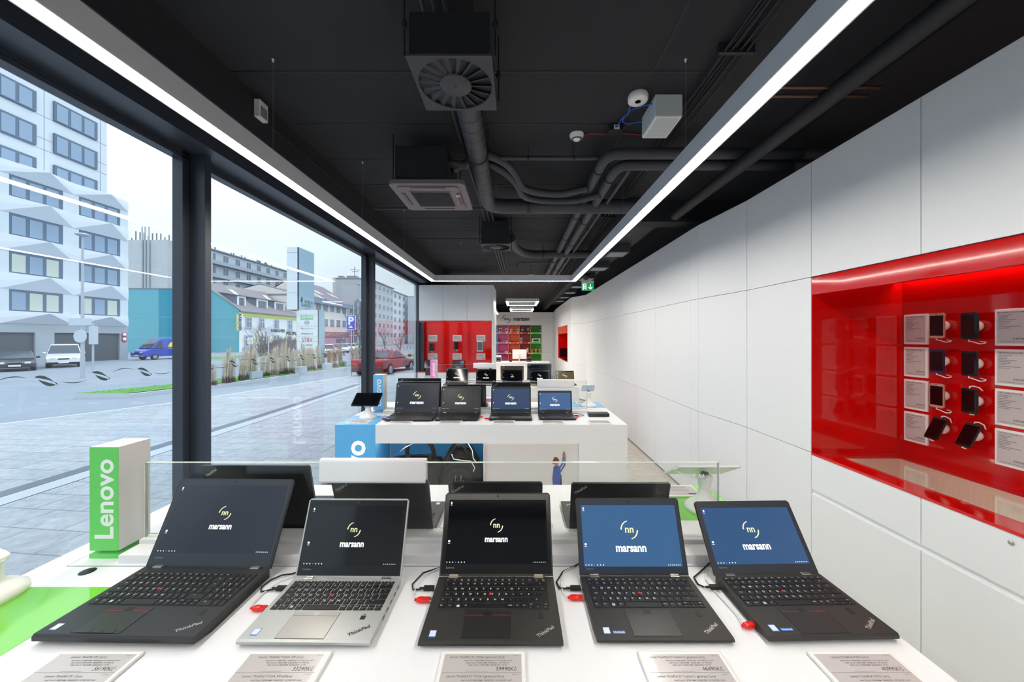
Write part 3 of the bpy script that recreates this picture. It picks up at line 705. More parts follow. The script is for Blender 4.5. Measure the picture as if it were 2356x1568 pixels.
    if grommet: b.lathe([(0.0, TZ + 0.0006), (0.019, TZ + 0.0006), (0.019, TZ - 0.002)], KEY, 24, T(-1.285, yc - 0.118, 0))
    b.build('cable_cover_joint', t)
    # clear divider
    d = thing('clear_divider', (-0.28, yc, TZ + 0.040), 'clear acrylic divider standing along the middle of %s' % who, 'divider', 'clear dividers')
    b = MB(); b.box(-0.948, 0.952, -0.005, 0.005, 0.0, 0.247, ACR); b.build('sheet', d)
    b = MB(); b.box(-0.9495, 0.9535, -0.0052, 0.0052, 0.2462, 0.2475, ACRE); b.box(-0.9495, -0.948, -0.0052, 0.0052, 0, 0.2475, ACRE); b.box(0.952, 0.9535, -0.0052, 0.0052, 0, 0.2475, ACRE); b.build('polished_edge', d)
    return t
table(1.20, GREEN, None, 'white display table with lime green corner blocks, nearest to the viewer', 'the green-cornered table', grommet=True)
table(3.43, BLUE, None, 'white display table with sky blue corner blocks and bags in its niche', 'the blue-cornered table')
table(5.65, PINK, None, 'white display table with pink corner blocks, farthest of the three', 'the pink-cornered table')
bent_header(-0.648, -0.297, 1.20, CZ - 0.405, 0.072, 'blank white sleeve hooked on the divider of the green-cornered table', R(-0.3))
bent_header(0.203, 0.553, 3.43, CZ - 0.398, 0.072, 'blank white sleeve hooked on the divider of the blue-cornered table')
bent_header(-0.667, -0.327, 5.65, CZ - 0.398, 0.072, 'blank white sleeve hooked on the divider of the pink-cornered table')

# ---------------------------------------------------------------- totems
def totem(x, y, m, label):
    t = thing('brand_totem', (x, y, TZ), label, 'sign block', 'lettered sign blocks on the tables')
    b = MB(); b.box(-0.047, 0.047, -0.050, 0.056, 0, 0.014, m); b.build('foot', t, bevel=0.001)
    b = MB(); b.box(-0.046, 0.046, -0.048, 0.052, 0.024, 0.354, CREAM); b.box(-0.03, 0.03, -0.03, 0.03, 0.014, 0.024, CREAM); o = b.build('block', t, bevel=0.0012)
    b = MB(); b.box(-0.0458, 0.0458, -0.0486, -0.0478, 0.0245, 0.3535, m)
    b.text('Lenovo', 0.083, T(0.004, -0.0490, 0.187) @ UPRIGHT @ Matrix.Rotation(R(90), 4, 'Z'), PRT, 0.022, 1.03); b.build('front_print', t)
    return t
totem(-1.309, 1.195, TOTG, 'white sign block with a green lettered front on the green-cornered table')
totem(-1.290, 3.425, TOTB, 'white sign block with a blue lettered front on the blue-cornered table')
totem(-1.283, 5.645, TOTP, 'white sign block with a pink lettered front on the pink-cornered table')

# ---------------------------------------------------------------- price displays lying on the tables
def price_display(x0, y, label, lines, wd=0.184, dp=0.118, rz=0.0):
    t = thing('price_display', (x0 + wd / 2, y, TZ), label, 'price display', 'flat price displays on the tables', rz)
    b = MB(); b.box(-wd / 2, wd / 2, -dp / 2, dp / 2, 0, 0.008, PLAS); b.build('frame', t, bevel=0.003)
    b = MB(); z = 0.0084
    b.box(-wd / 2 + 0.0085, wd / 2 - 0.0085, -dp / 2 + 0.012, dp / 2 - 0.010, 0.006, z, LCD)
    yt = dp / 2 - 0.010
    for (title, price) in lines:
        b.text(title, 0.0078, T(-0.012, yt - 0.008, z + .0002), INK, 0.0, 0.86 if len(title) < 36 else .80)
        for k in range(3): b.text('Intel Core i5 / 8GB RAM / 256GB SSD / 14" FHD IPS / Wi-Fi'[:56 - 6 * k], 0.0042, T(0.012, yt - 0.0165 - k * 0.0052, z + .0002), INK, 0.01, 1.0)
        b.text(price, 0.0125, T(0.052, yt - 0.036, z + .0002), INK, 0.0, 0.95)
        b.box(-0.083, 0.083, yt - 0.0445, yt - 0.0441, z, z + .0002, INKL)
        b.text('Možnost výhodného splácení', 0.0038, T(-0.01, yt - 0.0415, z + .0002), INKR, 0.0)
        b.text('ZUEXX', 0.004, T(0.07, yt - 0.004, z + .0002), INKL, 0.0)
        yt -= 0.0445
    b.build('screen', t)
    return t
PN = [('Lenovo ThinkPad P51 černý', ('56190Kč', '71490Kč')), ('Lenovo ThinkPad YOGA 370 černý', ('33290Kč', '43590Kč')), ('Lenovo ThinkPad X1 YOGA 2.generace černý', ('59990Kč', '62990Kč')),
      ('Lenovo ThinkPad X1 Carbon 5. generace černý', ('46490Kč', '52990Kč')), ('Lenovo ThinkPad X270 černý', ('40990Kč', '48690Kč'))]
WHO1 = ['the big black number-pad laptop', 'the silver laptop', 'the black laptop with the darkest screen', 'the thin black laptop with the bright blue screen', 'the small black laptop nearest the red niche']
for x, (n, pr), wh in zip((-1.005, -0.589, -0.1635, 0.268, 0.643), PN, WHO1):
    price_display(x, 0.741, 'price display in front of %s' % wh, [(n, pr[0]), (n.replace('černý', 'stříbrná') if 'YOGA 370' in n else n, pr[1])])
def small_display(x, y, z, wd, dp, label, M=None, group='flat price displays on the tables', rz=0.0):
    t = thing('price_display', (x, y, z), label, 'price display', group, rz)
    b = MB(); b.M = M; b.box(-wd / 2, wd / 2, -dp / 2, dp / 2, 0, 0.008, PLAS); b.build('frame', t, bevel=0.002)
    b = MB(); b.M = M; e = 0.009
    b.box(-wd / 2 + e, wd / 2 - e, -dp / 2 + e * 1.1, dp / 2 - e * 1.1, 0.006, 0.0084, LCD)
    for k in range(5): b.box(-wd * 0.42, wd * (0.3 - 0.05 * (k % 3)), dp * (0.30 - 0.09 * k), dp * (0.30 - 0.09 * k) + dp * .022, 0.0084, 0.0087, INKL)
    b.box(wd * 0.18, wd * 0.40, -dp * .34, -dp * .26, 0.0084, 0.0087, INK)
    b.build('screen', t)
    return t
WHO2 = ['the largest laptop', 'the second laptop from the windows', 'the grey-decked laptop', 'the small light-blue-screened laptop', 'the black docking box']
for x, wh in zip((-0.951, -0.540, -0.1, 0.305, 0.69), WHO2): small_display(x + 0.0, 2.98, TZ, 0.184, 0.118, 'small price display before %s of the blue-cornered table' % wh)
small_display(-1.30, 2.99, TZ, 0.184, 0.118, 'price display on the blue corner block in front of the dark tablet')
small_display(0.735, 3.86, TZ, 0.184, 0.118, 'price display behind the white tablet stand on the far blue corner block')
small_display(0.735, 1.64, TZ, 0.184, 0.118, 'price display behind the white tablet stand on the far green corner block')
small_display(-1.30, 1.66, TZ, 0.184, 0.118, 'price display on the far window side of the green-cornered table')
WHO3 = ['first', 'second', 'third', 'fourth', 'fifth']
for x, wh in zip((-0.95, -0.540, -0.12, 0.305, 0.69), WHO3): small_display(x, 5.20, TZ, 0.184, 0.118, 'price display before the %s laptop from the windows on the pink-cornered table' % wh)

# ---------------------------------------------------------------- laptops
ROWS = [([1.0] * 15, ['Esc', 'F1', 'F2', 'F3', 'F4', 'F5', 'F6', 'F7', 'F8', 'F9', 'F10', 'F11', 'F12', 'Ins', 'Del'], 0.62),
        ([1.0] * 13 + [2.0], [';', '+1', 'ě2', 'š3', 'č4', 'ř5', 'ž6', 'ý7', 'á8', 'í9', 'é0', '=%', "´", '<-'], 1.0),
        ([1.5] + [1.0] * 12 + [1.5], ['Tab', 'Q', 'W', 'E', 'R', 'T', 'Y', 'U', 'I', 'O', 'P', 'ú/', ')(', '<-'], 1.0),
        ([1.75] + [1.0] * 12 + [1.25], ['Caps', 'A', 'S', 'D', 'F', 'G', 'H', 'J', 'K', 'L', 'ů"', '§!', '¨', ''], 1.0),
        ([1.25] + [1.0] * 11 + [2.75], ['^', '\\', 'Z', 'X', 'C', 'V', 'B', 'N', 'M', '?,', ':.', '_-', '^'], 1.0),
        ([1.0, 1.25, 1.0, 1.0, 5.0, 0.95, 0.95, 0.85], ['Fn', 'Ctrl', '', 'Alt', '', 'AltGr', 'Prt', 'Ctrl'], 1.0)]
def keyboard(mb, x0, x1, yb, yt, z, legends, numpad):
    nx = x1 - x0; pad = nx * 0.21 if numpad else 0.0
    mw = nx - pad; u = mw / 15.0; uy = (yt - yb) / 5.62; g = 0.0011 * (u / 0.018)
    y = yt
    def put(xa, xb, ya, yb_, s, ls):
        mb.key(xa + g, xb - g, ya + g, yb_ - g, z + 0.0002, z + 0.0021, 0.0011, KEY)
        if legends and s: mb.text(s, ls, T(xa + (xb - xa) * 0.5 - (0.12 * (xb - xa) if len(s) == 1 else 0), ya + (yb_ - ya) * 0.60, z + 0.0023), LEG, 0.012)
    for ri, (ws, lg, h) in enumerate(ROWS):
        x = x0; hh = uy * h
        for k, (q, s) in enumerate(zip(ws, lg)):
            put(x, x + q * u, y - hh, y, s, u * (0.44 if len(s) == 1 else 0.30 if len(s) < 3 else 0.22)); x += q * u
        if ri == 5:
            for k in range(3):
                put(x + k * u, x + (k + 1) * u, y - hh, y - hh / 2, '^' if k == 1 else ('<' if k == 0 else '>'), u * .25)
                put(x + k * u, x + (k + 1) * u, y - hh / 2, y, ('PgUp', '^', 'PgDn')[k] if k != 1 else '', u * .16)
        if numpad:
            px = x0 + mw + nx * 0.012; pu = (pad - nx * 0.012) / 4
            lab = [['', '', '', ''], ['Num', '/', '*', '-'], ['7', '8', '9', '+'], ['4', '5', '6', ''], ['1', '2', '3', 'Ent'], ['0', '', ',', '']][ri]
            k = 0
            while k < 4:
                q = 2 if (ri == 5 and k == 0) else 1
                put(px + k * pu, px + (k + q) * pu, y - hh, y, lab[k], u * (.38 if len(lab[k]) == 1 else .2)); k += q
        y -= hh
    if legends:   # window mark on the third key
        xw = x0 + 2.75 * u; yw = yb + uy * 0.5; e = u * 0.10
        for a in (-1, 1):
            for c in (-1, 1): mb.box(xw + a * e - e * .8, xw + a * e + e * .8, yw + c * e - e * .8, yw + c * e + e * .8, z + 0.0021, z + 0.0023, LEG)
SCREENS = {'navy': ((20, 27, 42), 0.9), 'black': ((5, 6, 12), 0.6), 'blue': ((50, 94, 138), 0.95), 'blue2': ((42, 80, 124), 0.95), 'dark': ((28, 30, 36), 0.7), 'steel': ((60, 94, 142), 0.95), 'steel2': ((44, 66, 100), 0.9), 'gold': ((98, 88, 66), 0.9)}
def screen_mat(k):
    n = 'screen_' + k
    if n in MT: return MT[n]
    c, s = SCREENS[k]
    m = mat(n, (6, 7, 9), 0.28 if k in ('navy', 'blue', 'blue2', 'steel', 'steel2') else 0.24 if k == 'dark' else 0.07, emit=c, es=s, vary=0)
    return m
def laptop(x, y, w_, d, t_, lh, lean, rz, label, scr='black', shell=BLK, deck=None, numpad=False, legends=False, hinge=CHROME, glossy=False, back=False,
           group='laptops on show', bez=None, logo=1.0, sticker=1, bb=0.10, bs=0.035, emblem=True, redbars=True, name='laptop', zt=TZ):
    """x, y: middle of the hinge edge of the base on the table; the user sits at -y (rz=0)"""
    deck = deck or shell; bez = bez or BEZ
    t = thing(name, (x, y, zt), label, 'laptop', group, rz)
    b = MB(); b.prism([(-d, t_ * 0.45), (-d, t_ * 0.8), (-d + 0.004, t_), (0, t_), (0, 0.0), (-d * 0.80, 0.0)], -w_ / 2, w_ / 2, shell, 'x')
    # port openings on both flanks
    for s in (-1, 1):
        for k in range(5):
            yy = -0.03 - k * 0.027; b.box(s * (w_ / 2 + 0.0001) - 0.0004, s * (w_ / 2 + 0.0001) + 0.0004, yy, yy + 0.014, t_ * 0.35, t_ * 0.62, KEY)
    base = b.build('base', t, bevel=0.0012)
    if deck is not shell:
        b = MB(); b.box(-w_ / 2 + .002, w_ / 2 - .002, -d + .005, -.002, t_, t_ + 0.0004, deck); b.build('deck', base)
    z = t_ + (0.0005 if deck is not shell else 0.0002)
    kw = min(w_ - 0.022, 0.287) if not numpad else w_ - 0.026
    kt, kb = -0.013 * d / 0.22, -0.013 * d / 0.22 - 0.112 * (d / 0.222) ** 0.7
    if numpad and d > 0.24: kt, kb = -0.028, -0.151
    b = MB()
    if deck is not shell: b.box(-kw / 2 - .003, kw / 2 + .003, kb - .003, kt + .003, z - 0.0003, z + .0001, SILV if deck is SILV else KEY)
    keyboard(b, -kw / 2, kw / 2, kb, kt, z, legends, numpad); b.build('keyboard', base)
    kc = -kw / 2 + (kw * 0.79 if numpad else kw) * 0.455
    if redbars:
        b = MB(); b.lathe([(0.0, 0.0046), (0.0026, 0.0044), (0.0038, 0.0030), (0.0030, 0.0)], REDP, 14, T(kc + 0.002, (kt + kb) / 2 - 0.004, z)); b.build('pointing_stick', base)
    b = MB(); pc = kc; tw = 0.056; td = min(0.080, (kb + d) - 0.012)
    b.box(pc - tw, pc + tw, kb - 0.006 - td, kb - 0.006, z, z + 0.0004, PAD if deck is not SILV else mat('silver_pad', (176, 174, 170), 0.3, metal=0.3))
    for (xa, xb, ya, yb_) in ((pc - tw, pc + tw, kb - 0.0064 - td, kb - 0.006 - td), (pc - tw - .0004, pc - tw, kb - 0.006 - td, kb - .006), (pc + tw, pc + tw + .0004, kb - 0.006 - td, kb - .006)): b.box(xa, xb, ya, yb_, z, z + .0006, KEY)
    if redbars and deck is not SILV:
        b.box(pc - tw, pc - 0.012, kb - 0.0195, kb - 0.0182, z + .0004, z + .0008, mat('muted_red', (165, 40, 62), 0.4)); b.box(pc + 0.012, pc + tw, kb - 0.0195, kb - 0.0182, z + .0004, z + .0008, MT['muted_red'])
    b.box(pc - tw, pc + tw, kb - 0.0182, kb - 0.0178, z + .0004, z + .0006, KEY)
    if redbars:
        b.prism([(pc - 0.010, kb - .0065), (pc + 0.010, kb - .0065), (pc + 0.006, kb - 0.018), (pc - 0.006, kb - 0.018)], z + .0004, z + .0009, KEY if deck is not SILV else SILV)
    if numpad and legends:
        for k in range(3): b.box(pc - 0.042 + k * 0.028, pc - 0.016 + k * 0.028, -d + 0.008, -d + 0.018, z, z + .0012, PAD)
    b.build('touchpad', base)
    b = MB(); b.box(w_ / 2 - 0.052, w_ / 2 - 0.040, kb - 0.028, kb - 0.016, z, z + .0004, KEY); b.box(w_ / 2 - 0.050, w_ / 2 - 0.042, kb - 0.012, kb - 0.0112, z, z + .0004, KEY); b.build('fingerprint_reader', base)
    if sticker:
        b = MB(); b.box(-w_ / 2 + 0.020, -w_ / 2 + 0.036, -d + 0.014, -d + 0.034, z, z + .0003, STKB); b.box(-w_ / 2 + 0.021, -w_ / 2 + 0.035, -d + 0.016, -d + 0.0325, z + .0002, z + .0005, STK)
        b.build('processor_sticker', base)
        if sticker == 2:
            b = MB(); b.box(-w_ / 2 + 0.042, -w_ / 2 + 0.070, -d + 0.015, -d + 0.023, z, z + .0004, STKB); b.text('Ultrabook', 0.0062, T(-w_ / 2 + 0.056, -d + 0.019, z + .0006), PRT, 0.01); b.build('blue_sticker', base)
    if emblem:
        b = MB(); Mx = T(w_ / 2 - 0.038, -d + 0.030, z + .0005) @ Matrix.Rotation(R(35), 4, 'Z'); b.text('ThinkPad', 0.013, Mx, SILV if deck is not SILV else INK, 0.025); b.lathe([(0.0, 0.0004), (0.0011, 0.0003), (0.0011, 0)], REDP, 8, Mx @ T(-0.0098, 0.0052, 0)); b.build('emblem', base)
    # lid
    a = R(lean)
    ML = T(0, 0.0, t_ * 0.75) @ Matrix(((1, 0, 0, 0), (0, math.cos(a), math.sin(a), 0), (0, -math.sin(a), math.cos(a), 0), (0, 0, 0, 1)))
    b = MB(); b.M = ML; b.prism([(-w_ / 2, 0.004), (w_ / 2, 0.004), (w_ / 2, lh - 0.006), (w_ / 2 - 0.006, lh), (-w_ / 2 + 0.006, lh), (-w_ / 2, lh - 0.006)], 0.0, 0.0075, shell, 'y')
    lid = b.build('lid', t, bevel=0.0012)
    b = MB(); b.M = ML; e = 0.004
    b.box(-w_ / 2 + e, w_ / 2 - e, -0.0006, 0.001, 0.010, lh - e, bez)
    for k in range(2): pass
    b.lathe([(0.0, 0.0), (0.0035, 0.0), (0.0035, 0.0004)], KEY, 16, T(0, -0.0008, lh - 0.010) @ UPRIGHT); b.lathe([(0.0, 0.0006), (0.0016, 0.0006), (0.0016, 0.0)], mat('lens', (60, 70, 95), 0.1, vary=0), 12, T(0, -0.0008, lh - 0.010) @ UPRIGHT)
    b.build('bezel', lid)
    sx0, sx1, sz0, sz1 = -w_ / 2 + 0.014, w_ / 2 - 0.014, lh * bb + 0.012, lh - 0.018
    if bs > .03: sz1 = lh - 0.020
    b = MB(); b.M = ML
    b.box(sx0, sx1, -0.0010, 0.0, sz0, sz1, screen_mat(scr))
    if not back:
        f = -0.0013; s = 0.030 * logo
        shop_logo(b, T(-0.002, f, (sz0 + sz1) / 2 + 0.014) @ UPRIGHT, s, SCRY, SCRW)
        for k in range(7): b.box(sx0 + 0.004 + k * 0.0085, sx0 + 0.0065 + k * 0.0085, f, f + .0002, sz0 + 0.003, sz0 + 0.0055, SCRB if k == 3 else SCRW)
        for k in range(7): b.box(sx1 - 0.042 + k * 0.0055, sx1 - 0.0395 + k * 0.0055, f, f + .0002, sz0 + 0.0035, sz0 + 0.005, SCRW)
        b.box(sx0 + 0.005, sx0 + 0.009, f, f + .0002, sz1 - 0.012, sz1 - 0.006, SCRW); b.box(sx0 + 0.0045, sx0 + 0.0095, f, f + .0002, sz1 - 0.0155, sz1 - 0.0145, SCRW)
        b.box(sx0 + 0.005, sx0 + 0.0105, f, f + .0002, sz0 + 0.055, sz0 + 0.060, SCRW); b.box(sx0 + 0.0045, sx0 + 0.011, f, f + .0002, sz0 + 0.051, sz0 + 0.052, SCRW)
    b.build('screen', lid)
    if not back:
        b = MB(); b.M = ML; b.text('Lenovo', 0.008, T(sx0 + 0.016, -0.0008, (sz0 + 0.012) / 2 + 0.002) @ UPRIGHT, mat('pale_grey_print', (120, 124, 130), 0.4, vary=0), 0.01); b.build('maker_mark', lid)
    if back:
        b = MB(); b.M = ML; Mx = T(w_ / 2 - 0.035, 0.0079, lh - 0.030) @ FACE_PY @ Matrix.Rotation(R(35), 4, 'Z')
        Mx = T(w_ / 2 - 0.032, 0.0079, lh - 0.026) @ FACE_PY @ Matrix.Rotation(R(35), 4, 'Z')
        b.text('ThinkPad', 0.013, Mx, SILV, 0.03); b.lathe([(0.0, 0.0004), (0.0012, 0.0003), (0.0012, 0)], REDP, 8, Mx @ T(-0.0105, 0.0056, 0)); b.build('emblem', lid)
    for s in (-1, 1):
        b = MB(); xx = s * (w_ / 2 - 0.042); b.box(xx - 0.013, xx + 0.013, -0.006, 0.004, t_ - 0.003, t_ + 0.0032, hinge); b.M = ML; b.box(xx - 0.012, xx + 0.012, -0.0016, 0.003, -0.002, 0.009, hinge); b.build('hinge', t, bevel=0.0008)
    return t
G1 = 'laptops in the front row of the green-cornered table'
L1 = laptop(-0.908, 1.060, 0.374, 0.245, 0.026, 0.250, 27, R(-1.2), 'largest laptop of the front row, black with a number pad, beside the green sign block', scr='navy', numpad=True, legends=True, bez=mat('slate_bezel', (38, 44, 56), 0.4), logo=1.25, group=G1, bb=0.12)
laptop(-0.4785, 1.0255, 0.304, 0.212, 0.017, 0.211, 21, R(-0.6), 'silver laptop with black keys in the front row of the green-cornered table', scr='black', shell=SILV, deck=SILV, legends=True, group=G1, bb=0.11, logo=1.25)
laptop(-0.0568, 1.036, 0.328, 0.224, 0.015, 0.225, 27, 0, 'black laptop with gold-toned hinges and the darkest screen in the front row', scr='black', shell=BLKW, legends=True, group=G1, hinge=mat('champagne_metal', (222, 208, 178), 0.3, metal=0.6), logo=1.22, bb=0.10)
laptop(0.3420, 1.040, 0.3145, 0.218, 0.014, 0.209, 21, 0, 'thin black laptop with a bright blue screen in the front row, fourth from the windows', scr='blue', shell=BLKW, legends=True, group=G1, sticker=2, logo=1.6, bez=mat('slate_blue_bezel', (40, 50, 70), 0.4), bb=0.07)
laptop(0.7240, 1.037, 0.305, 0.212, 0.020, 0.202, 36, R(1.4), 'small thick black laptop at the wall end of the front row, nearest the red niche', scr='blue2', shell=BLKW, legends=True, group=G1, sticker=2, logo=1.48, bez=MT['slate_bezel'], bb=0.09)
G1B = 'laptops seen from behind on the green-cornered table'
laptop(-0.888, 1.296, 0.371, 0.252, 0.026, 0.255, 14, R(180), 'large black laptop seen from behind, leftmost behind the clear divider', numpad=True, back=True, group=G1B)
laptop(-0.456, 1.287, 0.327, 0.224, 0.018, 0.222, 19, R(180), 'black laptop seen from behind, partly covered by the blank white sleeve', back=True, group=G1B)
laptop(-0.070, 1.295, 0.322, 0.224, 0.018, 0.205, 17, R(180), 'black laptop seen from behind, its lid just above the laptop with the darkest screen', back=True, group=G1B)
laptop(0.356, 1.287, 0.336, 0.226, 0.018, 0.206, 17, R(180), 'black laptop seen from behind, its lid just above the bright blue screen', back=True, group=G1B)
G2 = 'laptops in the front row of the blue-cornered table'
laptop(-0.907, 3.285, 0.400, 0.268, 0.022, 0.275, 14, 0, 'largest laptop of the blue-cornered table, black, beside the dark tablet', scr='navy', numpad=True, group=G2, logo=2.2, redbars=False, emblem=False, bez=MT['slate_bezel'], hinge=GREY)
laptop(-0.505, 3.285, 0.366, 0.255, 0.021, 0.245, 14, 0, 'second black laptop from the windows on the blue-cornered table', scr='dark', numpad=True, group=G2, logo=1.8, redbars=False, emblem=False, bez=MT['slate_bezel'], hinge=mat('champagne_metal', (222, 208, 178), 0.3))
laptop(-0.045, 3.285, 0.365, 0.245, 0.022, 0.240, 10, 0, 'laptop with a grey palm rest and blue screen, third on the blue-cornered table', scr='steel2', numpad=True, deck=mat('grey_metal_deck', (104, 104, 102), 0.45, metal=0.4), group=G2, logo=1.8, emblem=False, bez=MT['slate_bezel'])
laptop(0.358, 3.290, 0.312, 0.228, 0.020, 0.203, 10, 0, 'small black laptop with a light blue screen, fourth on the blue-cornered table', scr='steel', group=G2, logo=1.55, bez=MT['slate_bezel'])
G2B = 'laptops seen from behind on the blue-cornered table'
laptop(-0.936, 3.545, 0.418, 0.27, 0.024, 0.295, 8, R(180), 'black laptop seen from behind, its lid rising behind the largest laptop', back=True, group=G2B, emblem=False)
laptop(-0.478, 3.545, 0.377, 0.25, 0.022, 0.24, 12, R(180), 'black laptop seen from behind, behind the second laptop from the windows', back=True, group=G2B)
laptop(-0.045, 3.545, 0.375, 0.25, 0.022, 0.258, 10, R(180), 'black laptop seen from behind, behind the laptop with the grey palm rest', back=True, group=G2B)
G3 = 'laptops in the front row of the pink-cornered table'
for (cx, ww, lh, lab, sc_, lg) in ((-0.90, 0.34, 0.236, 'first laptop from the windows', 'black', 1.8), (-0.455, 0.31, 0.216, 'second laptop from the windows', 'black', 1.6), (-0.053, 0.308, 0.206, 'third laptop from the windows', 'black', 0.85), (0.367, 0.30, 0.20, 'fourth laptop from the windows', 'black', 1.6), (0.75, 0.277, 0.19, 'fifth laptop, with a warm-toned screen,', 'gold', 2.2)):
    laptop(cx, 5.49, ww, 0.225, 0.018, lh, 16, 0, lab + ' in the front row of the pink-cornered table', scr=sc_, group=G3, logo=lg, emblem=False, deck=(mat('wood_toned_deck', (196, 150, 110), 0.5) if cx == 0.367 else SILV if cx in (-0.455,) else None))
G3B = 'laptops seen from behind on the pink-cornered table'
BRN = mat('bronze_shell', (98, 86, 80), 0.35, metal=0.4)
laptop(-0.06, 5.79, 0.37, 0.25, 0.02, 0.25, 14, R(180), 'bronze-grey laptop seen from behind on the pink-cornered table', shell=BRN, back=True, group=G3B)
laptop(0.372, 5.79, 0.385, 0.25, 0.02, 0.285, 12, R(180), 'dark laptop seen from behind, farther right on the pink-cornered table', shell=mat('dark_gloss_shell', (30, 38, 60), 0.08), back=True, group=G3B)

# ---------------------------------------------------------------- anti-theft cables
def tether(pts, plug, ang, label, r=0.0019, black=None):
    t = thing('security_cable', plug, label, 'cable', 'white cables with red plugs')
    Q = T(-plug[0], -plug[1], -plug[2])
    b = MB(); b.M = Q; b.tube(pts, r, PLAS, 7); b.build('cable', t)
    b = MB(); Mx = Matrix.Rotation(R(ang), 4, 'Z')
    b.tube([(-0.024, 0, 0), (-0.019, 0, 0)], 0.0035, REDP, 10, Mx); b.blob((-0.006, 0, 0), (0.014, 0.008, 0.0055), REDP, 0.7, 16, 8, Mx); b.box(0.004, 0.016, -0.006, 0.006, -0.004, 0.004, REDP, Mx); b.box(0.016, 0.020, -0.005, 0.005, -0.0025, 0.0025, CHROME, Mx); b.build('plug', t)
def power(pts, body, label, ang=0):
    t = thing('power_cable', body, label, 'cable', 'black power cables')
    Q = T(-body[0], -body[1], -body[2])
    b = MB(); b.M = Q; b.tube(pts, 0.0022, BAGS, 7); b.build('cable', t)
    b = MB(); Mx = Matrix.Rotation(R(ang), 4, 'Z'); b.box(-0.014, 0.014, -0.006, 0.006, -0.004, 0.0045, BAGS, Mx); b.tube([(-0.026, 0, 0), (-0.014, 0, 0)], 0.0032, BAGS, 8, Mx); b.build('plug', t)
zc = TZ + 0.004
for (xl, yy, who, dx) in ((-0.638, 0.925, 'the silver laptop', 0), (-0.226, 0.955, 'the laptop with the darkest screen', 0), (0.180, 0.963, 'the laptop with the bright blue screen', 0)):
    p = (xl - 0.018, yy, TZ + 0.008)
    tether([(xl - 0.04, yy + 0.001, TZ + 0.007), (xl - 0.052, yy + 0.02, zc), (xl - 0.052, yy + 0.06, zc), (xl - 0.038, yy + 0.11, zc), (xl + 0.01, yy + 0.148, zc)], p, 0, 'white red-plugged cable at the left of ' + who)
tether([(0.577, 1.09, TZ + 0.003), (0.548, 1.04, zc), (0.5475, 0.99, zc), (0.553, 0.94, zc), (0.556, 0.905, TZ + 0.006)][::1] + [(0.552, 0.885, TZ + 0.009)], (0.566, 0.870, TZ + 0.009), 10, 'white red-plugged cable at the left of the small thick laptop by the wall')
power([(-0.67, 1.00, zc), (-0.70, 0.99, zc), (-0.712, 1.01, zc), (-0.705, 1.04, zc), (-0.685, 1.055, zc + .003), (-0.66, 1.066, zc), (-0.62, 1.10, zc), (-0.6, 1.118, zc)], (-0.648, 0.998, TZ + 0.008), 'black power cable at the left of the silver laptop', 0)
power([(-0.263, 1.0, zc), (-0.285, 0.998, zc), (-0.293, 1.02, zc), (-0.275, 1.07, zc), (-0.22, 1.10, zc), (-0.15, 1.117, zc)], (-0.241, 1.0, TZ + 0.007), 'black power cable at the left of the laptop with the darkest screen')
power([(0.143, 1.002, zc), (0.122, 1.004, zc), (0.116, 1.03, zc), (0.14, 1.075, zc), (0.2, 1.117, zc)], (0.165, 1.0, TZ + 0.007), 'black power cable at the left of the laptop with the bright blue screen')
power([(0.527, 1.008, zc), (0.515, 1.02, zc), (0.518, 1.05, zc), (0.55, 1.075, zc), (0.6, 1.117, zc)], (0.552, 1.0, TZ + 0.010), 'black power cable at the left of the small thick laptop at the wall end')
b = MB(); b.tube([(-0.70, 1.29, zc), (-0.62, 1.285, zc)] + bend((-0.56, 1.284, zc), (-0.62, 1.27, zc), (-0.70, 1.284, zc), 5) + [(-0.74, 1.30, zc)], 0.0025, BAGS, 7); tag(b.build('loose_cable'), 'black cable on the table behind the divider, beside the large laptop seen from behind', 'cable')
t = thing('cable_adapter', (-0.255, 1.30, TZ + .008), 'black cable with a small adapter right of the laptop covered by the white sleeve', 'cable')
b = MB(); b.tube([(-0.09, -0.012, -0.004), (-0.04, -0.01, -0.004), (-0.01, 0, -0.002), (0.02, 0.0, -0.002), (0.06, 0.02, -0.004), (0.08, 0.06, -0.004)], 0.0022, BAGS, 7); b.build('cable', t)
b = MB(); b.box(-0.018, 0.014, -0.007, 0.007, -0.006, 0.006, BAGS); b.build('adapter', t, bevel=0.002)
tether([(-0.245, 1.325, TZ + .006), (-0.215, 1.36, zc), (-0.2, 1.42, zc)], (-0.268, 1.45, TZ + 0.009), 180, 'white cable with red plug right of the laptop covered by the white sleeve')
tether([(0.118, 1.30, zc), (0.135, 1.315, zc), (0.137, 1.35, zc), (0.11, 1.38, zc)], (0.11, 1.42, TZ + 0.009), 180, 'thin cable loop with red plug right of the middle laptop seen from behind')
for (xl, who, s) in ((-1.13, 'largest laptop', 1), (-0.31, 'second laptop from the windows', -1), (-0.245, 'grey-decked laptop', 1), (0.525, 'small laptop with the light blue screen', -1)):
    yy = 3.10 if s == 1 else 3.16
    tether([(xl - s * 0.012, yy + .002, zc), (xl - s * 0.05, yy + 0.05, zc), (xl - s * 0.055, yy + 0.15, zc), (xl - s * 0.01, yy + 0.24, zc)], (xl + s * 0.010 - s * .012, yy, TZ + 0.009), 0 if s == 1 else 180, 'red-plugged white cable beside the %s of the blue-cornered table' % who, r=0.0026)
power([(0.545, 3.22, zc), (0.60, 3.22, zc), (0.615, 3.26, zc), (0.57, 3.31, zc), (0.53, 3.335, zc)], (0.532, 3.22, TZ + 0.009), 'black power cable right of the small laptop with the light blue screen', 180)

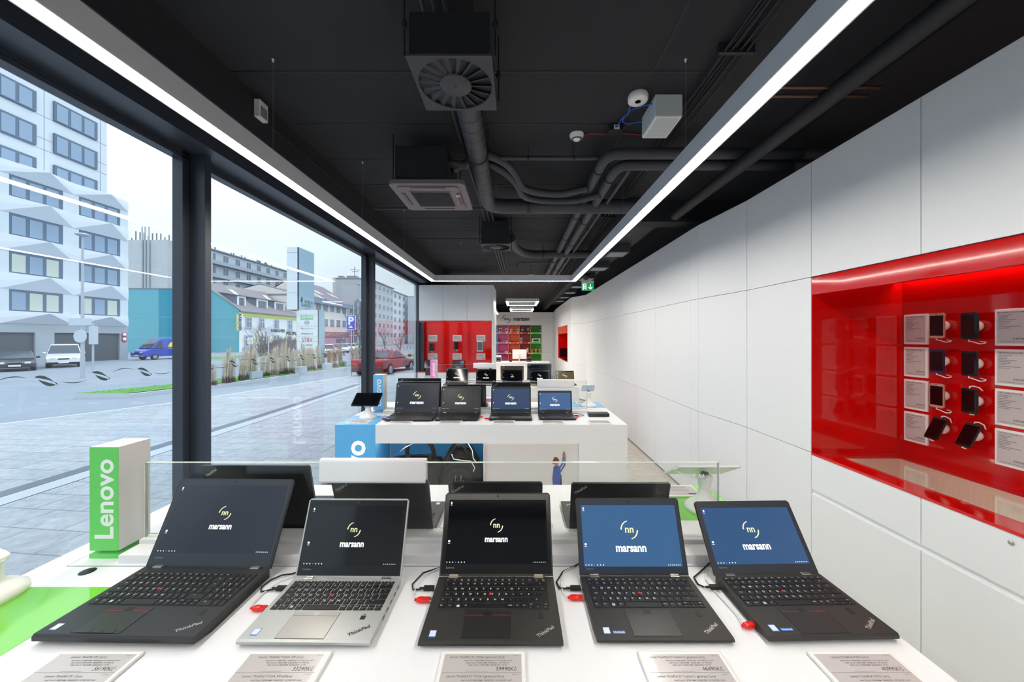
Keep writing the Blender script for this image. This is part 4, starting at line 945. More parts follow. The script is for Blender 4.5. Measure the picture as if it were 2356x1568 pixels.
# ---------------------------------------------------------------- tablet stands, tablets, dock
def stand(x, y, label, h=0.15, m=PLAS, z0=TZ, tilt=40, rz=0, s=1.0):
    t = thing('tablet_stand', (x, y, z0), label, 'tablet stand', 'white conical tablet stands', rz)
    b = MB(); b.lathe([(0.075 * s, 0), (0.077 * s, 0.004), (0.076 * s, 0.014), (0.062 * s, 0.026), (0.042 * s, 0.040), (0.028 * s, 0.062), (0.022 * s, 0.085)], m, 40); b.build('base', t)
    b = MB(); b.lathe([(0.022 * s, 0.085), (0.024 * s, 0.11), (0.029 * s, h - 0.012), (0.030 * s, h), (0.026 * s, h + 0.006), (0.0, h + 0.008)], m, 32); b.build('neck', t)
    b = MB(); b.lathe([(0.012, h + 0.004), (0.014, h + 0.016), (0.0, h + 0.018)], mat('dark_joint', (60, 66, 72), 0.4), 20); b.build('joint', t)
    return t
def tablet(x, y, z, w_, h_, rx, rz, label, front, backm, name='tablet', th=0.007):
    t = thing(name, (x, y, z), label, 'tablet', 'tablets on stands', rz); Mx = Matrix.Rotation(R(rx), 4, 'X')
    b = MB(); r = 0.008; o = [(-w_ / 2 + r, -h_ / 2), (w_ / 2 - r, -h_ / 2), (w_ / 2, -h_ / 2 + r), (w_ / 2, h_ / 2 - r), (w_ / 2 - r, h_ / 2), (-w_ / 2 + r, h_ / 2), (-w_ / 2, h_ / 2 - r), (-w_ / 2, -h_ / 2 + r)]
    b.prism(o, -th, 0, backm, M=Mx); b.build('shell', t, bevel=0.0012)
    b = MB(); b.prism([(x_ * .985, y_ * .98) for x_, y_ in o], 0.0, 0.0008, front, M=Mx); b.box(-w_ / 2 * .92, w_ / 2 * .92, -h_ / 2 * .86, h_ / 2 * .86, 0.0008, 0.0011, screen_mat('black'), Mx); b.build('glass_front', t)
    return t
PALE = mat('pale_mint_back', (224, 232, 226), 0.3, vary=0.01)
t = thing('tablet_stand', (-1.43, 0.96, TZ), 'cream conical stand on the green corner block at the left edge of the view', 'tablet stand', 'white conical tablet stands')
b = MB(); b.lathe([(0.082, 0), (0.084, 0.004), (0.083, 0.014), (0.066, 0.026), (0.048, 0.036), (0.040, 0.046), (0.040, 0.085), (0.046, 0.098), (0.0, 0.10)], CREAM, 48); b.build('base', t)
t = thing('handheld_terminal', (-1.450, 0.955, TZ + 0.100), 'thick cream holder head with a red indicator on the leftmost stand', 'display holder', rz=R(12))
b = MB(); Mx = Matrix.Rotation(R(28), 4, 'Y') @ Matrix.Rotation(R(0), 4, 'X')
b.blob((0, 0, 0.02), (0.055, 0.042, 0.012), CREAM, 0.35, 28, 12, Mx); b.build('head', t)
b = MB(); b.box(0.05, 0.0558, -0.012, -0.006, 0.018, 0.021, REDP, Mx); b.box(0.05, 0.0558, -0.030, -0.022, 0.016, 0.024, INKL, Mx); b.build('indicator', t)
stand(0.772, 1.475, 'white conical stand behind the divider on the far green corner block', h=0.135)
tablet(0.766, 1.50, TZ + 0.117 + 0.038, 0.25, 0.175, 29 + 180 - 180 + 0, R(180), 'pale tablet tilted away on the stand behind the divider of the green-cornered table', PLAS, PALE)
b = MB(); cz = TZ + 0.14; b.tube([(0.655, 1.44, cz + .045), (0.63, 1.43, cz + .04), (0.64, 1.425, cz + .03), (0.69, 1.425, cz + .012)] + [(0.69 + k * 0.0035, 1.425 + 0.006 * math.sin(k * 1.3), cz + .014 + 0.008 * math.cos(k * 1.3)) for k in range(18)] + [(0.765, 1.445, cz + .012)], 0.0022, PLAS, 7)
tag(b.build('coiled_cable'), 'white coiled cable hanging from the pale tablet to its stand', 'cable')
stand(-1.295, 3.16, 'white conical stand carrying the dark tablet on the near blue corner block', h=0.11)
tablet(-1.315, 3.185, TZ + 0.160, 0.235, 0.155, 38, 0, 'dark tablet tilted towards the viewer on the near blue corner block', BEZ, BEZ)
stand(0.745, 3.70, 'white conical stand on the far blue corner block beside the right wall', h=0.145)
tablet(0.745, 3.73, TZ + 0.185, 0.13, 0.09, 52, R(180), 'pale small tablet tilted away on the far blue corner block', PLAS, mat('pale_blue_back', (206, 220, 230), 0.2))
t = thing('docking_station', (0.74, 3.24, TZ), 'black slim docking box on the blue-cornered table near the wall', 'docking station')
b = MB(); b.box(-0.09, 0.09, -0.042, 0.042, 0.003, 0.030, BLK); b.build('box', t, bevel=0.003)
b = MB(); b.box(-0.072, -0.066, -0.0428, -0.0418, 0.012, 0.018, GREY); b.box(-0.055, -0.045, -0.0428, -0.0418, 0.012, 0.018, STKB); b.build('ports', t)
b = MB(); b.tube([(0.0, 0.042, 0.015), (-0.01, 0.06, 0.02), (0.02, 0.08, 0.006), (0.05, 0.07, 0.004)], 0.003, BAGS, 6); b.build('cable', t)

# ---------------------------------------------------------------- bags in the blue niche
nz = 0.30
t = thing('briefcase', (-0.83, 3.08, nz), 'black fabric laptop briefcase with a padded handle in the blue niche', 'bag')
b = MB()
def slope(x, y, z): return (x * (1 - 0.06 * max(0, z)), y * (1 - 0.25 * max(0, z)), z - 0.06 * abs(x) * max(0, z))
b.blob((0, 0, 0.215), (0.235, 0.085, 0.215), BAG, 0.38, 36, 20, f=slope); b.build('body', t)
b = MB(); b.blob((0, -0.055, 0.17), (0.205, 0.05, 0.16), BAG, 0.38, 32, 16, f=slope); b.build('front_pocket', t)
b = MB(); b.tube([(-0.20, -0.02, 0.425), (-0.1, -0.03, 0.438), (0.1, -0.03, 0.438), (0.21, -0.02, 0.42)], 0.005, BAGS, 6); b.build('zip', t)
b = MB(); b.tube(bend((-0.09, -0.03, 0.40), (-0.10, -0.05, 0.60), (0.02, -0.04, 0.575), 8) + bend((0.03, -0.04, 0.575), (0.13, -0.03, 0.57), (0.14, -0.02, 0.41), 8), 0.017, BAGS, 10); b.blob((0.02, -0.04, 0.568), (0.075, 0.024, 0.024), BAGS, 0.7, 16, 10); b.build('handle', t)
b = MB(); b.tube([(-0.09, -0.07, 0.52), (-0.13, -0.09, 0.49), (-0.08, -0.085, 0.53), (-0.02, -0.08, 0.555), (-0.11, -0.09, 0.51)], 0.003, PLAS, 6); b.build('price_string', t)
for s in (-1, 1):
    b = MB(); b.box(s * 0.09 + 0.025 - 0.02, s * 0.09 + 0.025 + 0.02, -0.075, -0.055, 0.36, 0.46, BAGS); b.build('handle_strap', t, bevel=0.004)
t = thing('backpack', (-0.47, 3.07, nz), 'black backpack with zipped front pocket in the blue niche', 'backpack')
b = MB()
def dome(x, y, z): return (x * (1 - 0.34 * max(0, z) ** 1.6), y * (1 - 0.35 * max(0, z)), z)
b.blob((0, 0.02, 0.245), (0.185, 0.10, 0.245), BAG, 0.55, 36, 22, f=dome); b.build('body', t)
b = MB(); b.blob((0.0, -0.065, 0.17), (0.155, 0.07, 0.185), BAG, 0.6, 32, 18, f=dome); b.build('front_pocket', t)
b = MB(); b.tube([(-0.15, -0.09, 0.12)] + [(0.145 * math.cos(R(180 - k * 12)), -0.085 - 0.02 * math.sin(R(k * 12)), 0.15 + 0.175 * math.sin(R(k * 12))) for k in range(16)] + [(0.15, -0.09, 0.12)], 0.005, BAGS, 6)
b.tube([(-0.17, -0.02, 0.2)] + [(0.165 * math.cos(R(180 - k * 12)), -0.055, 0.22 + 0.21 * math.sin(R(k * 12))) for k in range(16)] + [(0.17, -0.02, 0.2)], 0.005, BAGS, 6); b.build('zip', t)
b = MB(); b.tube([(-0.02, -0.128, 0.31), (-0.025, -0.135, 0.27), (-0.01, -0.138, 0.255), (0.0, -0.135, 0.27)], 0.004, ZIP, 6); b.tube([(0.025, -0.128, 0.31), (0.02, -0.135, 0.27), (0.035, -0.138, 0.255), (0.045, -0.135, 0.27)], 0.004, ZIP, 6); b.build('zip_pull', t)
b = MB(); b.tube(bend((-0.075, -0.05, 0.42), (-0.03, -0.08, 0.60), (0.03, -0.06, 0.52), 8), 0.012, BAGS, 8); b.tube(bend((0.075, -0.05, 0.42), (0.03, -0.08, 0.60), (-0.03, -0.06, 0.52), 8), 0.012, BAGS, 8)
b.tube(bend((-0.12, 0.05, 0.42), (0.0, 0.06, 0.66), (0.12, 0.05, 0.42), 8), 0.014, BAGS, 8); b.build('handle', t)
b = MB(); b.tube([(-0.06, -0.09, 0.47), (-0.04, -0.12, 0.44), (0.03, -0.125, 0.43), (0.10, -0.11, 0.42), (0.13, -0.09, 0.36), (0.12, -0.1, 0.33)], 0.004, PLAS, 6); b.tube([(0.06, -0.06, 0.57), (0.11, -0.09, 0.5), (0.12, -0.11, 0.44), (0.15, -0.10, 0.40)], 0.004, PLAS, 6); b.build('tether_cable', t)

# ================================================================ RED NICHE WITH PHONES (right wall)
X0, XB = 1.985, 2.593
NY0, NY1 = 0.45, 2.425
t = thing('phone_niche', (2.3, 1.4, ZL), 'glossy red wall niche with phones, set into the white right wall', 'wall niche')
Q = T(-2.3, -1.4, -ZL)
b = MB(); b.M = Q
b.box(XB, XB + 0.02, NY0, NY1, ZL - 0.26, ZH, REDG)
b.build('back_panel', t)
b = MB(); b.M = Q; b.box(X0 + 0.004, XB, NY1 - 0.002, NY1 + 0.016, ZL, ZH, RED); b.build('side_panel', t)
b = MB(); b.M = Q; b.box(X0 + 0.004, XB, NY0 - 0.016, NY0 + 0.002, ZL, ZH, RED); b.build('side_panel', t)
b = MB(); b.M = Q; b.box(X0 + 0.03, XB - 0.05, NY0, NY1, ZH - 0.042, ZH - 0.02, REDG); b.build('ceiling_panel', t)
b = MB(); b.M = Q; b.box(X0 - 0.004, X0 + 0.03, NY0, NY1 - 0.003, ZH - 0.122, ZH - 0.003, RED); b.build('top_fascia', t, bevel=0.006)
b = MB(); b.M = Q; b.box(XB - 0.05, XB - 0.01, NY0 + .02, NY1 - 0.03, ZH - 0.012, ZH - 0.004, LEDR); b.build('light_strip', t)
b = MB(); b.M = Q
b.box(X0 - 0.004, X0 + 0.125, NY0, NY1 - 0.003, ZL - 0.014, ZL, RED); b.box(XB - 0.105, XB, NY0, NY1 - .003, ZL - 0.014, ZL, RED); b.box(X0 + 0.125, XB - 0.105, NY1 - 0.085, NY1 - .003, ZL - 0.014, ZL, RED)
b.build('case_rim', t, bevel=0.0015)
b = MB(); b.M = Q
xa, xb, ya, yb, zf = X0 + 0.125, XB - 0.105, NY0 + 0.02, NY1 - 0.085, ZL - 0.235
b.box(xa - .03, xb + .02, ya, yb + .02, zf - 0.01, zf, BEIGE); b.box(xa - .03, xa - .01, ya, yb + .02, zf, ZL - .014, BEIGE); b.box(xb, xb + .02, ya, yb + .02, zf, ZL - .014, BEIGE); b.box(xa - .03, xb, yb, yb + .02, zf, ZL - .014, BEIGE)
for k in range(70):
    y = ya + 0.0 + k * 0.026
    if y < yb - 0.03: b.prism([(xb, y), (xb, y + 0.022), (xb - 0.006, y + 0.016), (xb - 0.006, y + 0.006)], zf, ZL - 0.05, BEIGE)
b.build('case_lining', t)
b = MB(); b.M = Q; b.box(xa - 0.01, xb + 0.01, ya, yb + 0.01, ZL + 0.0006, ZL + 0.0055, CASEG); b.build('case_glass', t)
b = MB(); b.M = Q; b.box(xa - .008, xa, ya, yb, ZL - 0.03, ZL - 0.022, LEDN); b.build('case_fill_glow', t)  # added glowing strip to brighten the case lining, no real lamp
t = thing('boxed_gadget', (2.33, 2.16, zf), 'flat dark box with a red mark inside the glass case of the red niche', 'box')
b = MB(); b.box(-0.09, 0.08, -0.07, 0.07, 0, 0.03, mat('charcoal_box', (60, 58, 60), 0.5)); b.build('box', t, bevel=0.002)
b = MB(); b.box(-0.02, 0.03, -0.0708, -0.0702, 0.008, 0.022, GREY); b.blob((0.05, -0.05, 0.032), (0.016, 0.014, 0.008), REDP, 0.9, 12, 8); b.box(-0.07, 0.03, -0.05, 0.05, 0.03, 0.0306, CREAM); b.build('label', t)
t = thing('boxed_gadget', (2.26, 1.70, zf), 'dark curved gadget lying in the glass case nearer the viewer', 'gadget')
b = MB(); b.blob((0, 0, 0.012), (0.05, 0.09, 0.012), BLK, 0.7, 20, 8); b.build('body', t)

GT = 'price displays on the back of the red niche'
def wall_display(y0, z1, title, price, label, w_=0.138, h_=0.194):
    t = thing('price_display', (XB, y0 - w_ / 2, z1 - h_ / 2), label, 'price display', GT)
    b = MB(); b.box(-0.012, 0, -w_ / 2, w_ / 2, -h_ / 2, h_ / 2, PLAS); b.build('frame', t, bevel=0.002)
    b = MB(); b.box(-0.0128, -0.011, -w_ / 2 + 0.012, w_ / 2 - 0.010, -h_ / 2 + 0.012, h_ / 2 - 0.012, LCD)
    Mx = T(-0.0131, 0, 0) @ FACE_NX
    b.text(title, 0.0088, Mx @ T(-0.006, h_ / 2 - 0.019, 0), INK, 0.01, 0.85)
    for k in range(9): b.box(-0.0131, -0.0128, w_ / 2 - 0.016 - (0.052, 0.038, 0.034, 0.07, 0.05, 0.044, 0.03, 0.085, 0.046)[k], w_ / 2 - 0.016, h_ / 2 - 0.034 - k * 0.0085, h_ / 2 - 0.031 - k * 0.0085, INKL)
    b.text(price, 0.017, Mx @ T(0.03, -h_ / 2 + 0.036, 0), INK, 0.0)
    b.box(-0.0131, -0.0128, -0.052, 0.045, -h_ / 2 + 0.020, -h_ / 2 + 0.0225, INKL)
    b.build('screen', t)
ORD = ['top', 'second', 'third', 'bottom']
for k, (n, p) in enumerate((('Motorola Moto E4 Plus Dual SIM', '5499Kč'), ('Motorola Moto E4 Dual SIM', '3999Kč'), ('Motorola Moto C Dual SIM', '2999Kč'), ('Motorola Moto C Dual SIM', '2999Kč'))):
    wall_display(2.400, CZ + 0.153 - 0.212 * k, n, p, '%s price display in the column left of the phones in the red niche' % ORD[k])
for k, (n, p) in enumerate((('Motorola Moto E4 Plus Dual SIM', '5499Kč'), ('Motorola Moto E4 Dual SIM', '3999Kč'), ('Motorola Moto E4 Dual SIM', '3999Kč'), ('Smartphone Lenovo Moto C', '2999Kč'))):
    wall_display(1.945, CZ + 0.153 - 0.212 * k, n, p, '%s price display in the column right of the phones in the red niche' % ORD[k])
for k, (n, p) in enumerate((('Motorola Moto G5', '5999Kč'), ('Motorola Moto G5', '4999Kč'), ('Motorola Moto Z', '9999Kč'), ('Motorola Moto X', '8999Kč'))):
    if k < 0: wall_display(1.1, CZ + 0.153 - 0.212 * k, n, p, '')
def phone(y, z, label, m_shell, tilt=0, roll=0, plugdown=True, sc_=1.0):
    t = thing('smartphone', (XB, y, z), label, 'phone', 'phones on white mounts in the red niche')
    b = MB(); My = Matrix.Rotation(R(-90), 4, 'Y')
    b.lathe([(0.020, 0.0), (0.026, 0.004), (0.031, 0.018), (0.032, 0.030), (0.026, 0.040), (0.018, 0.044)], PLAS, 28, My); b.build('mount', t)
    Mx = T(-0.048 if not tilt else -0.056, 0, 0) @ Matrix.Rotation(R(tilt), 4, 'Y') @ Matrix.Rotation(R(roll), 4, 'X')
    w2, h2, th = 0.0385 * sc_, 0.0755 * sc_, 0.0085; r = 0.007
    o = [(-w2 + r, -h2), (w2 - r, -h2), (w2, -h2 + r), (w2, h2 - r), (w2 - r, h2), (-w2 + r, h2), (-w2, h2 - r), (-w2, -h2 + r)]
    b = MB(); b.M = Mx; b.prism(o, -th, 0, m_shell, 'x'); b.build('shell', t, bevel=0.0015)
    fr = m_shell if m_shell is not BLK else BEZ
    b = MB(); b.M = Mx; b.prism([(a * 0.97, c * 0.985) for a, c in o], -th - 0.0006, -th + 0.0002, fr, 'x'); b.box(-th - 0.0009, -th, -w2 * 0.9, w2 * 0.9, -h2 * 0.80, h2 * 0.80, mat('phone_glass', (6, 7, 10), 0.05, vary=0)); b.box(-th - .001, -th, -0.006, 0.006, h2 * .89, h2 * .92, KEY); b.build('screen', t)
    b = MB(); b.M = Mx
    if plugdown: b.tube([(-0.004, 0.004, -h2), (-0.004, 0.004, -h2 - 0.010), (-0.006, -0.01, -h2 - 0.011), (-0.004, -0.045, -h2 - 0.024), (0.0, -0.062, -h2 - 0.020), (0.02, -0.052, -h2 - 0.014), (0.03, -0.02, -h2 - .01)], 0.0028, PLAS, 6)
    else: b.tube([(-0.004, 0.0, h2), (-0.004, 0.0, h2 + 0.010), (0.0, -0.012, h2 + 0.014), (0.01, -0.03, h2 + 0.008), (0.03, -0.03, h2 - 0.01)], 0.003, PLAS, 6); b.tube([(0, 0, -h2), (0, 0.004, -h2 - .006), (0.01, -.01, -h2 - .006)], .003, PLAS, 6)
    b.build('charging_cable', t)
GOLD = mat('rose_gold_shell', (206, 170, 158), 0.3, metal=0.4)
phone(2.176, CZ + 0.074, 'rose gold phone, topmost of the left phone column in the red niche', GOLD)
phone(2.176, CZ - 0.139, 'dark blue phone, second from the top of the left phone column', mat('navy_shell', (30, 40, 80), 0.3), sc_=.95)
phone(2.176, CZ - 0.347, 'rose gold phone, third from the top of the left phone column', GOLD, sc_=.95)
phone(2.176, CZ - 0.546, 'black phone leaning back, lowest of the left phone column', BLK, tilt=24, roll=3, plugdown=False, sc_=.93)
phone(2.020, CZ + 0.067, 'black phone, topmost of the right phone column in the red niche', BLK)
phone(2.020, CZ - 0.143, 'black phone with a bluish screen, second from the top of the right phone column', BLK, sc_=.93)
phone(2.020, CZ - 0.352, 'black phone with its cable at the top, third of the right phone column', BLK, plugdown=False, sc_=.93)
phone(2.020, CZ - 0.545, 'black phone leaning back, lowest of the right phone column', BLK, tilt=24, roll=3, plugdown=False, sc_=.93)

# ================================================================ FAR RED NICHE IN THE RIGHT WALL
t = thing('wall_niche', (1.65, 12.6, ZL), 'narrow red niche with a dark screen near the far end of the right wall', 'wall niche'); Q = T(-1.65, -12.6, -ZL)
b = MB(); b.M = Q; b.box(2.15, 2.17, 11.3, 13.9, ZL, ZH, REDG); b.box(1.63, 2.15, 13.885, 13.9, ZL, ZH, RED); b.box(1.62, 2.15, 11.3, 11.315, ZL, ZH, RED); b.box(1.64, 2.15, 11.3, 13.9, ZH - .02, ZH - .002, REDG); b.box(1.64, 2.15, 11.3, 13.9, ZL - 0.0, ZL + .02, RED); b.build('lining', t)
b = MB(); b.M = Q; b.box(1.612, 1.64, 11.31, 13.89, ZH - 0.26, ZH - .003, mat('orange_red_lacquer', (224, 66, 26), 0.2)); b.build('top_fascia', t)
t = thing('monitor', (1.90, 13.70, ZL + 0.02), 'dark flat monitor standing in the far red niche', 'monitor')
b = MB(); b.box(-0.22, 0.22, 0.0, 0.03, 0.04, 0.36, BEZ); b.box(-.21, .21, -0.003, 0.0, 0.05, 0.35, mat('monitor_glass', (12, 13, 16), 0.08)); b.build('panel', t); b = MB(); b.box(-0.1, 0.1, -0.06, 0.08, 0, 0.012, BLK); b.box(-0.03, 0.03, 0.005, 0.025, 0.01, 0.05, BLK); b.build('foot', t)

# ================================================================ TALL CABINET WITH RED PHONE WALL
cy0, cy1, cx0, cx1 = 8.04, 9.15, -2.175, -0.50
t = thing('display_cabinet', (-1.34, 8.6, 0), 'tall white cabinet with a glossy red phone wall at the end of the windows', 'cabinet'); Q = T(1.34, -8.6, 0)
zt_ = CZ + 0.387; zb_ = CZ - 0.742
for k in range(3):
    wdt = (cx1 - 0.04 - cx0) / 3; x = cx0 + k * wdt
    b = MB(); b.M = Q; b.box(x + .002, x + wdt - .002, cy0, cy0 + 0.02, zt_, TOPZ, WHITE); b.build('door', t)
b = MB(); b.M = Q; b.box(cx0, cx1 - .02, cy0 + 0.021, cy1, zt_, TOPZ - .002, WHITE); b.box(cx1 - 0.039, cx1, cy0, cy1, 0.02, TOPZ, WHITE); b.box(cx0, cx1 - .04, cy0 + 0.24, cy1, 0.02, zt_, WHITE); b.build('carcass', t)
for k in range(3):
    wdt = (cx1 - 0.04 - cx0 - .03) / 3; x = cx0 + 0.03 + k * wdt
    b = MB(); b.M = Q; b.box(x + .003, x + wdt - .003, cy0 + 0.2, cy0 + 0.235, zb_, zt_ - .002, RED); b.build('red_panel', t)
b = MB(); b.M = Q; b.box(cx0, cx1 - .04, cy0 - 0.06, cy0 + 0.239, zb_ - 0.022, zb_, RED); b.box(cx0, cx1 - .04, cy0 + 0.01, cy0 + 0.2, zt_ - 0.012, zt_ - .001, RED); b.box(cx0, cx1 - .04, cy0 + 0.001, cy0 + 0.02, zt_ - 0.032, zt_ - .0005, RED); b.build('ledge', t)
b = MB(); b.M = Q; b.box(cx0 + .03, cx1 - .05, cy0 + 0.04, cy0 + 0.06, zt_ - 0.018, zt_ - .0125, LEDR); b.build('light_strip', t)
b = MB(); b.M = Q; b.box(cx0, cx1 - .04, cy0 - 0.05, cy0 + 0.239, 0.02, zb_ - .023, WHITE); b.build('base_unit', t)
yp = cy0 + 0.2
COLN = ['nearest the windows', 'in the middle', 'nearest the white side']
for k, xc in enumerate((-1.897, -1.341, -0.800)):
    for j, zz in enumerate((CZ - 0.006, CZ - 0.424)):
        small_display(xc, yp, zz, 0.20, 0.138, '%s price display on the red phone wall, column %s' % (('upper', 'lower')[j], COLN[k]), M=UPRIGHT, group='price displays on the red phone wall')
for k, (xc, zc_, w_, h_, m, lab) in enumerate(((-1.915, CZ - 0.21, 0.085, 0.18, BLK, 'black phone on the red wall, column nearest the windows'), (-1.355, CZ - 0.172, 0.085, 0.18, BLK, 'black phone on the red wall, middle column'), (-0.812, CZ - 0.19, 0.14, 0.23, PLAS, 'white tablet on the red wall, column nearest the white side'))):
    t = thing('smartphone' if k < 2 else 'tablet', (xc, yp, zc_), lab, 'phone' if k < 2 else 'tablet')
    b = MB(); b.lathe([(0.03, 0), (0.028, 0.05), (0.02, 0.07)], PLAS, 20, UPRIGHT); b.build('mount', t)
    b = MB(); b.box(-w_ / 2, w_ / 2, -0.08, -0.07, -h_ / 2, h_ / 2, m); b.build('shell', t, bevel=0.003)
    b = MB(); b.box(-w_ / 2 * .86, w_ / 2 * .86, -0.082, -0.0795, -h_ / 2 * .82, h_ / 2 * .84, mat('phone_glass', (6, 7, 10), 0.05, vary=0) if k < 2 else mat('tablet_glass', (92, 104, 106), 0.1)); b.build('screen', t)
    b = MB(); s = -1 if k < 2 else 1; b.tube([(0.0, -0.075, s * h_ / 2), (0.01, -0.075, s * (h_ / 2 + .015)), (0.04, -0.06, s * (h_ / 2 + .02)), (0.05, -0.02, s * (h_ / 2 - 0.0))], 0.006, PLAS, 6); b.build('charging_cable', t)
# tablets on the ledge
zl = zb_
for (xc, lab, m, tiltb) in ((-1.96, 'dark tablet on a grey stand at the window end of the red ledge', BEZ, 1), (-1.30, 'dark tablet with a blue picture in the middle of the red ledge', BEZ, 0), (-0.73, 'cream device box at the right end of the red ledge', CREAM, 2)):
    t = thing('tablet' if tiltb < 2 else 'device_box', (xc, cy0 + 0.06, zl), lab, 'tablet' if tiltb < 2 else 'box')
    if tiltb < 2:
        b = MB(); b.prism([(-0.04, 0), (0.05, 0), (0.02, 0.10), (0.0, 0.10)], -0.05, 0.05, GREY, 'x'); b.build('stand', t)
        Mx = Matrix.Rotation(R(-14), 4, 'X'); b = MB(); b.box(-0.13, 0.13, -0.005, 0.004, 0.06, 0.24, m, Mx); b.box(-0.12, 0.12, -0.0062, -0.005, 0.07, 0.23, screen_mat('black' if tiltb else 'navy'), Mx)
        if not tiltb: b.box(0.05, 0.12, -0.0066, -0.006, 0.17, 0.23, STKB, Mx)
        b.build('screen', t)
    else:
        b = MB(); b.box(-0.13, 0.13, -0.06, 0.06, 0.0, 0.19, CREAM); b.box(-0.10, 0.10, -0.0615, -0.0600, 0.03, 0.16, mat('pale_case_front', (214, 214, 210), 0.4)); b.build('case', t, bevel=0.004)
t = thing('floor_kiosk', (-1.80, 7.45, 0), 'light grey pedestal with a tilted dark panel before the red phone wall', 'pedestal')
b = MB(); b.prism([(-0.10, 0), (0.10, 0), (0.075, 0.96), (-0.075, 0.96)], -0.05, 0.06, mat('light_grey_pedestal', (196, 200, 206), 0.4), 'y'); b.build('column', t, bevel=0.003)
b = MB(); b.box(-0.07, 0.07, -0.006, 0.006, 0.0, 0.15, BEZ, T(0, -0.01, 0.96) @ Matrix.Rotation(R(-14), 4, 'X')); b.build('panel', t)

# ================================================================ FAR WALL WITH SHELVES AND LOGO
by = 16.6
b = MB()
xs = [-1.8, -1.36, 1.18, 1.69, 1.95]
b.box(-2.2, -1.362, by, by + 0.4, 0, TOPZ, WALLW); b.box(-1.36, 1.178, by, by + .4, CZ + 0.589, TOPZ, WALLW); b.box(1.182, 1.688, by, by + .4, CZ - 0.66, TOPZ, WALLW); b.box(1.182, 1.688, by, by + .4, 0, CZ - 0.668, WALLW); b.box(1.692, 2.0, by, by + .4, 0, TOPZ, WALLW); b.box(-1.36, 1.178, by, by + .4, 0, CZ - 1.18, WALLW)
struct(b.build('wall_back'))
t = thing('wall_logo', (0.1, by - 0.01, CZ + 0.87), 'dark shop logo with two arcs and a word high on the far white wall', 'wall sign')
b = MB(); s = 0.36
shop_logo(b, T(-0.53, -0.004, 0) @ UPRIGHT, s, INK, INK, stacked=False); o = b.build('lettering', t)
so = o.modifiers.new('thick', 'SOLIDIFY'); so.thickness = 0.012
# the shelf bays
bays = [(-1.36, -0.86, BLUE, (70, 150, 220), 'blue'), (-0.86, -0.346, PINK, (226, 110, 180), 'pink'), (-0.346, 0.17, None, (240, 96, 10), 'orange'), (0.17, 0.672, RED, (214, 30, 30), 'red'), (0.672, 1.18, None, (96, 206, 60), 'green')]
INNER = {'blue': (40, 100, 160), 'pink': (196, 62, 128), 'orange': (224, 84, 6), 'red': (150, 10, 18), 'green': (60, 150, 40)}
LEVELS_ = [(0.264, 0.184, 'top'), (-0.186, -0.264, 'second'), (-0.668, -0.746, 'third'), (-1.10, -1.17, 'bottom')]
for (xa, xb, _, rgb, nm) in bays:
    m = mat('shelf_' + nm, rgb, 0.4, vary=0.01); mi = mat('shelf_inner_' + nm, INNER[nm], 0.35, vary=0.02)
    t = thing('shelf_bay', ((xa + xb) / 2, by, CZ - 1.17), '%s bay of the open shelving on the far wall' % nm, 'shelving', 'coloured shelf bays on the far wall'); Q = T(-(xa + xb) / 2, -by, -(CZ - 1.17))
    b = MB(); b.M = Q
    b.box(xa + .001, xa + 0.02, by - .01, by + 0.33, CZ - 1.17, CZ + 0.587, m); b.box(xb - 0.02, xb - .001, by - .01, by + .33, CZ - 1.17, CZ + .587, m); b.box(xa + .02, xb - .02, by - .01, by + .33, CZ + .57, CZ + .587, m)
    b.build('side_frame', t)
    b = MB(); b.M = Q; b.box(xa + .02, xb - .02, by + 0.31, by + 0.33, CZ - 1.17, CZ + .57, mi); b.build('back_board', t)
    for (za, zb2, ln) in LEVELS_:
        b = MB(); b.M = Q; b.box(xa + .02, xb - .02, by - .01, by + 0.31, CZ + zb2, CZ + za, m); o = b.build('shelf', t)
        for xx in (xa + 0.03, xb - 0.10):
            b = MB(); b.M = Q; b.box(xx, xx + 0.07, by - .014, by - .010, CZ + zb2 + .015, CZ + za - .015, PAPER); b.box(xx + .015, xx + .055, by - .015, by - .0139, CZ + zb2 + .03, CZ + za - .03, INKL); b.build('shelf_label', o)
def ware(x, lvl, w_, d, h, m, lab, cat='box', name='boxed_accessory', front=None):
    z = CZ + LEVELS_[lvl][0]
    t = thing(name, (x, by + 0.10, z), lab, cat, 'wares on the coloured shelves')
    b = MB(); b.box(-w_ / 2, w_ / 2, -d / 2, d / 2, 0, h, m); b.build('pack', t)
    if front: b = MB(); b.box(-w_ / 2 * .6, w_ / 2 * .6, -d / 2 - .003, -d / 2, h * .25, h * .75, front); b.build('print', t)
KR = mat('kraft_pack', (226, 196, 160), 0.6); NV = mat('navy_pack', (30, 40, 72), 0.4); BK = mat('black_pack', (30, 28, 32), 0.5); OR = mat('orange_tub', (232, 130, 80), 0.5)
ware(-0.72, 0, .14, .1, .19, KR, 'cream package with a round print on the top pink shelf, left', front=BK)
ware(-0.43, 0, .12, .1, .17, PAPER, 'white package with a dark print on the top pink shelf, right', front=NV)
ware(-0.22, 0, .10, .1, .15, KR, 'small kraft package on the top orange shelf, left', front=OR)
ware(0.09, 0, .10, .1, .15, PAPER, 'small white package on the top orange shelf, right', front=BK)
ware(0.30, 0, .18, .1, .21, BK, 'wide black package on the top red shelf, left', front=GREY)
ware(0.56, 0, .15, .1, .27, NV, 'tall navy package on the top red shelf, right', front=GREY)
ware(0.77, 0, .08, .1, .15, BK, 'small black package on the top green shelf, left', front=GREY)
ware(1.10, 0, .12, .1, .20, NV, 'navy package on the top green shelf, right', front=GREY)
ware(-0.74, 1, .06, .08, .15, BK, 'upright black gadget on the second pink shelf')
ware(-0.65, 1, .07, .08, .06, GREY, 'grey puck on the second pink shelf')
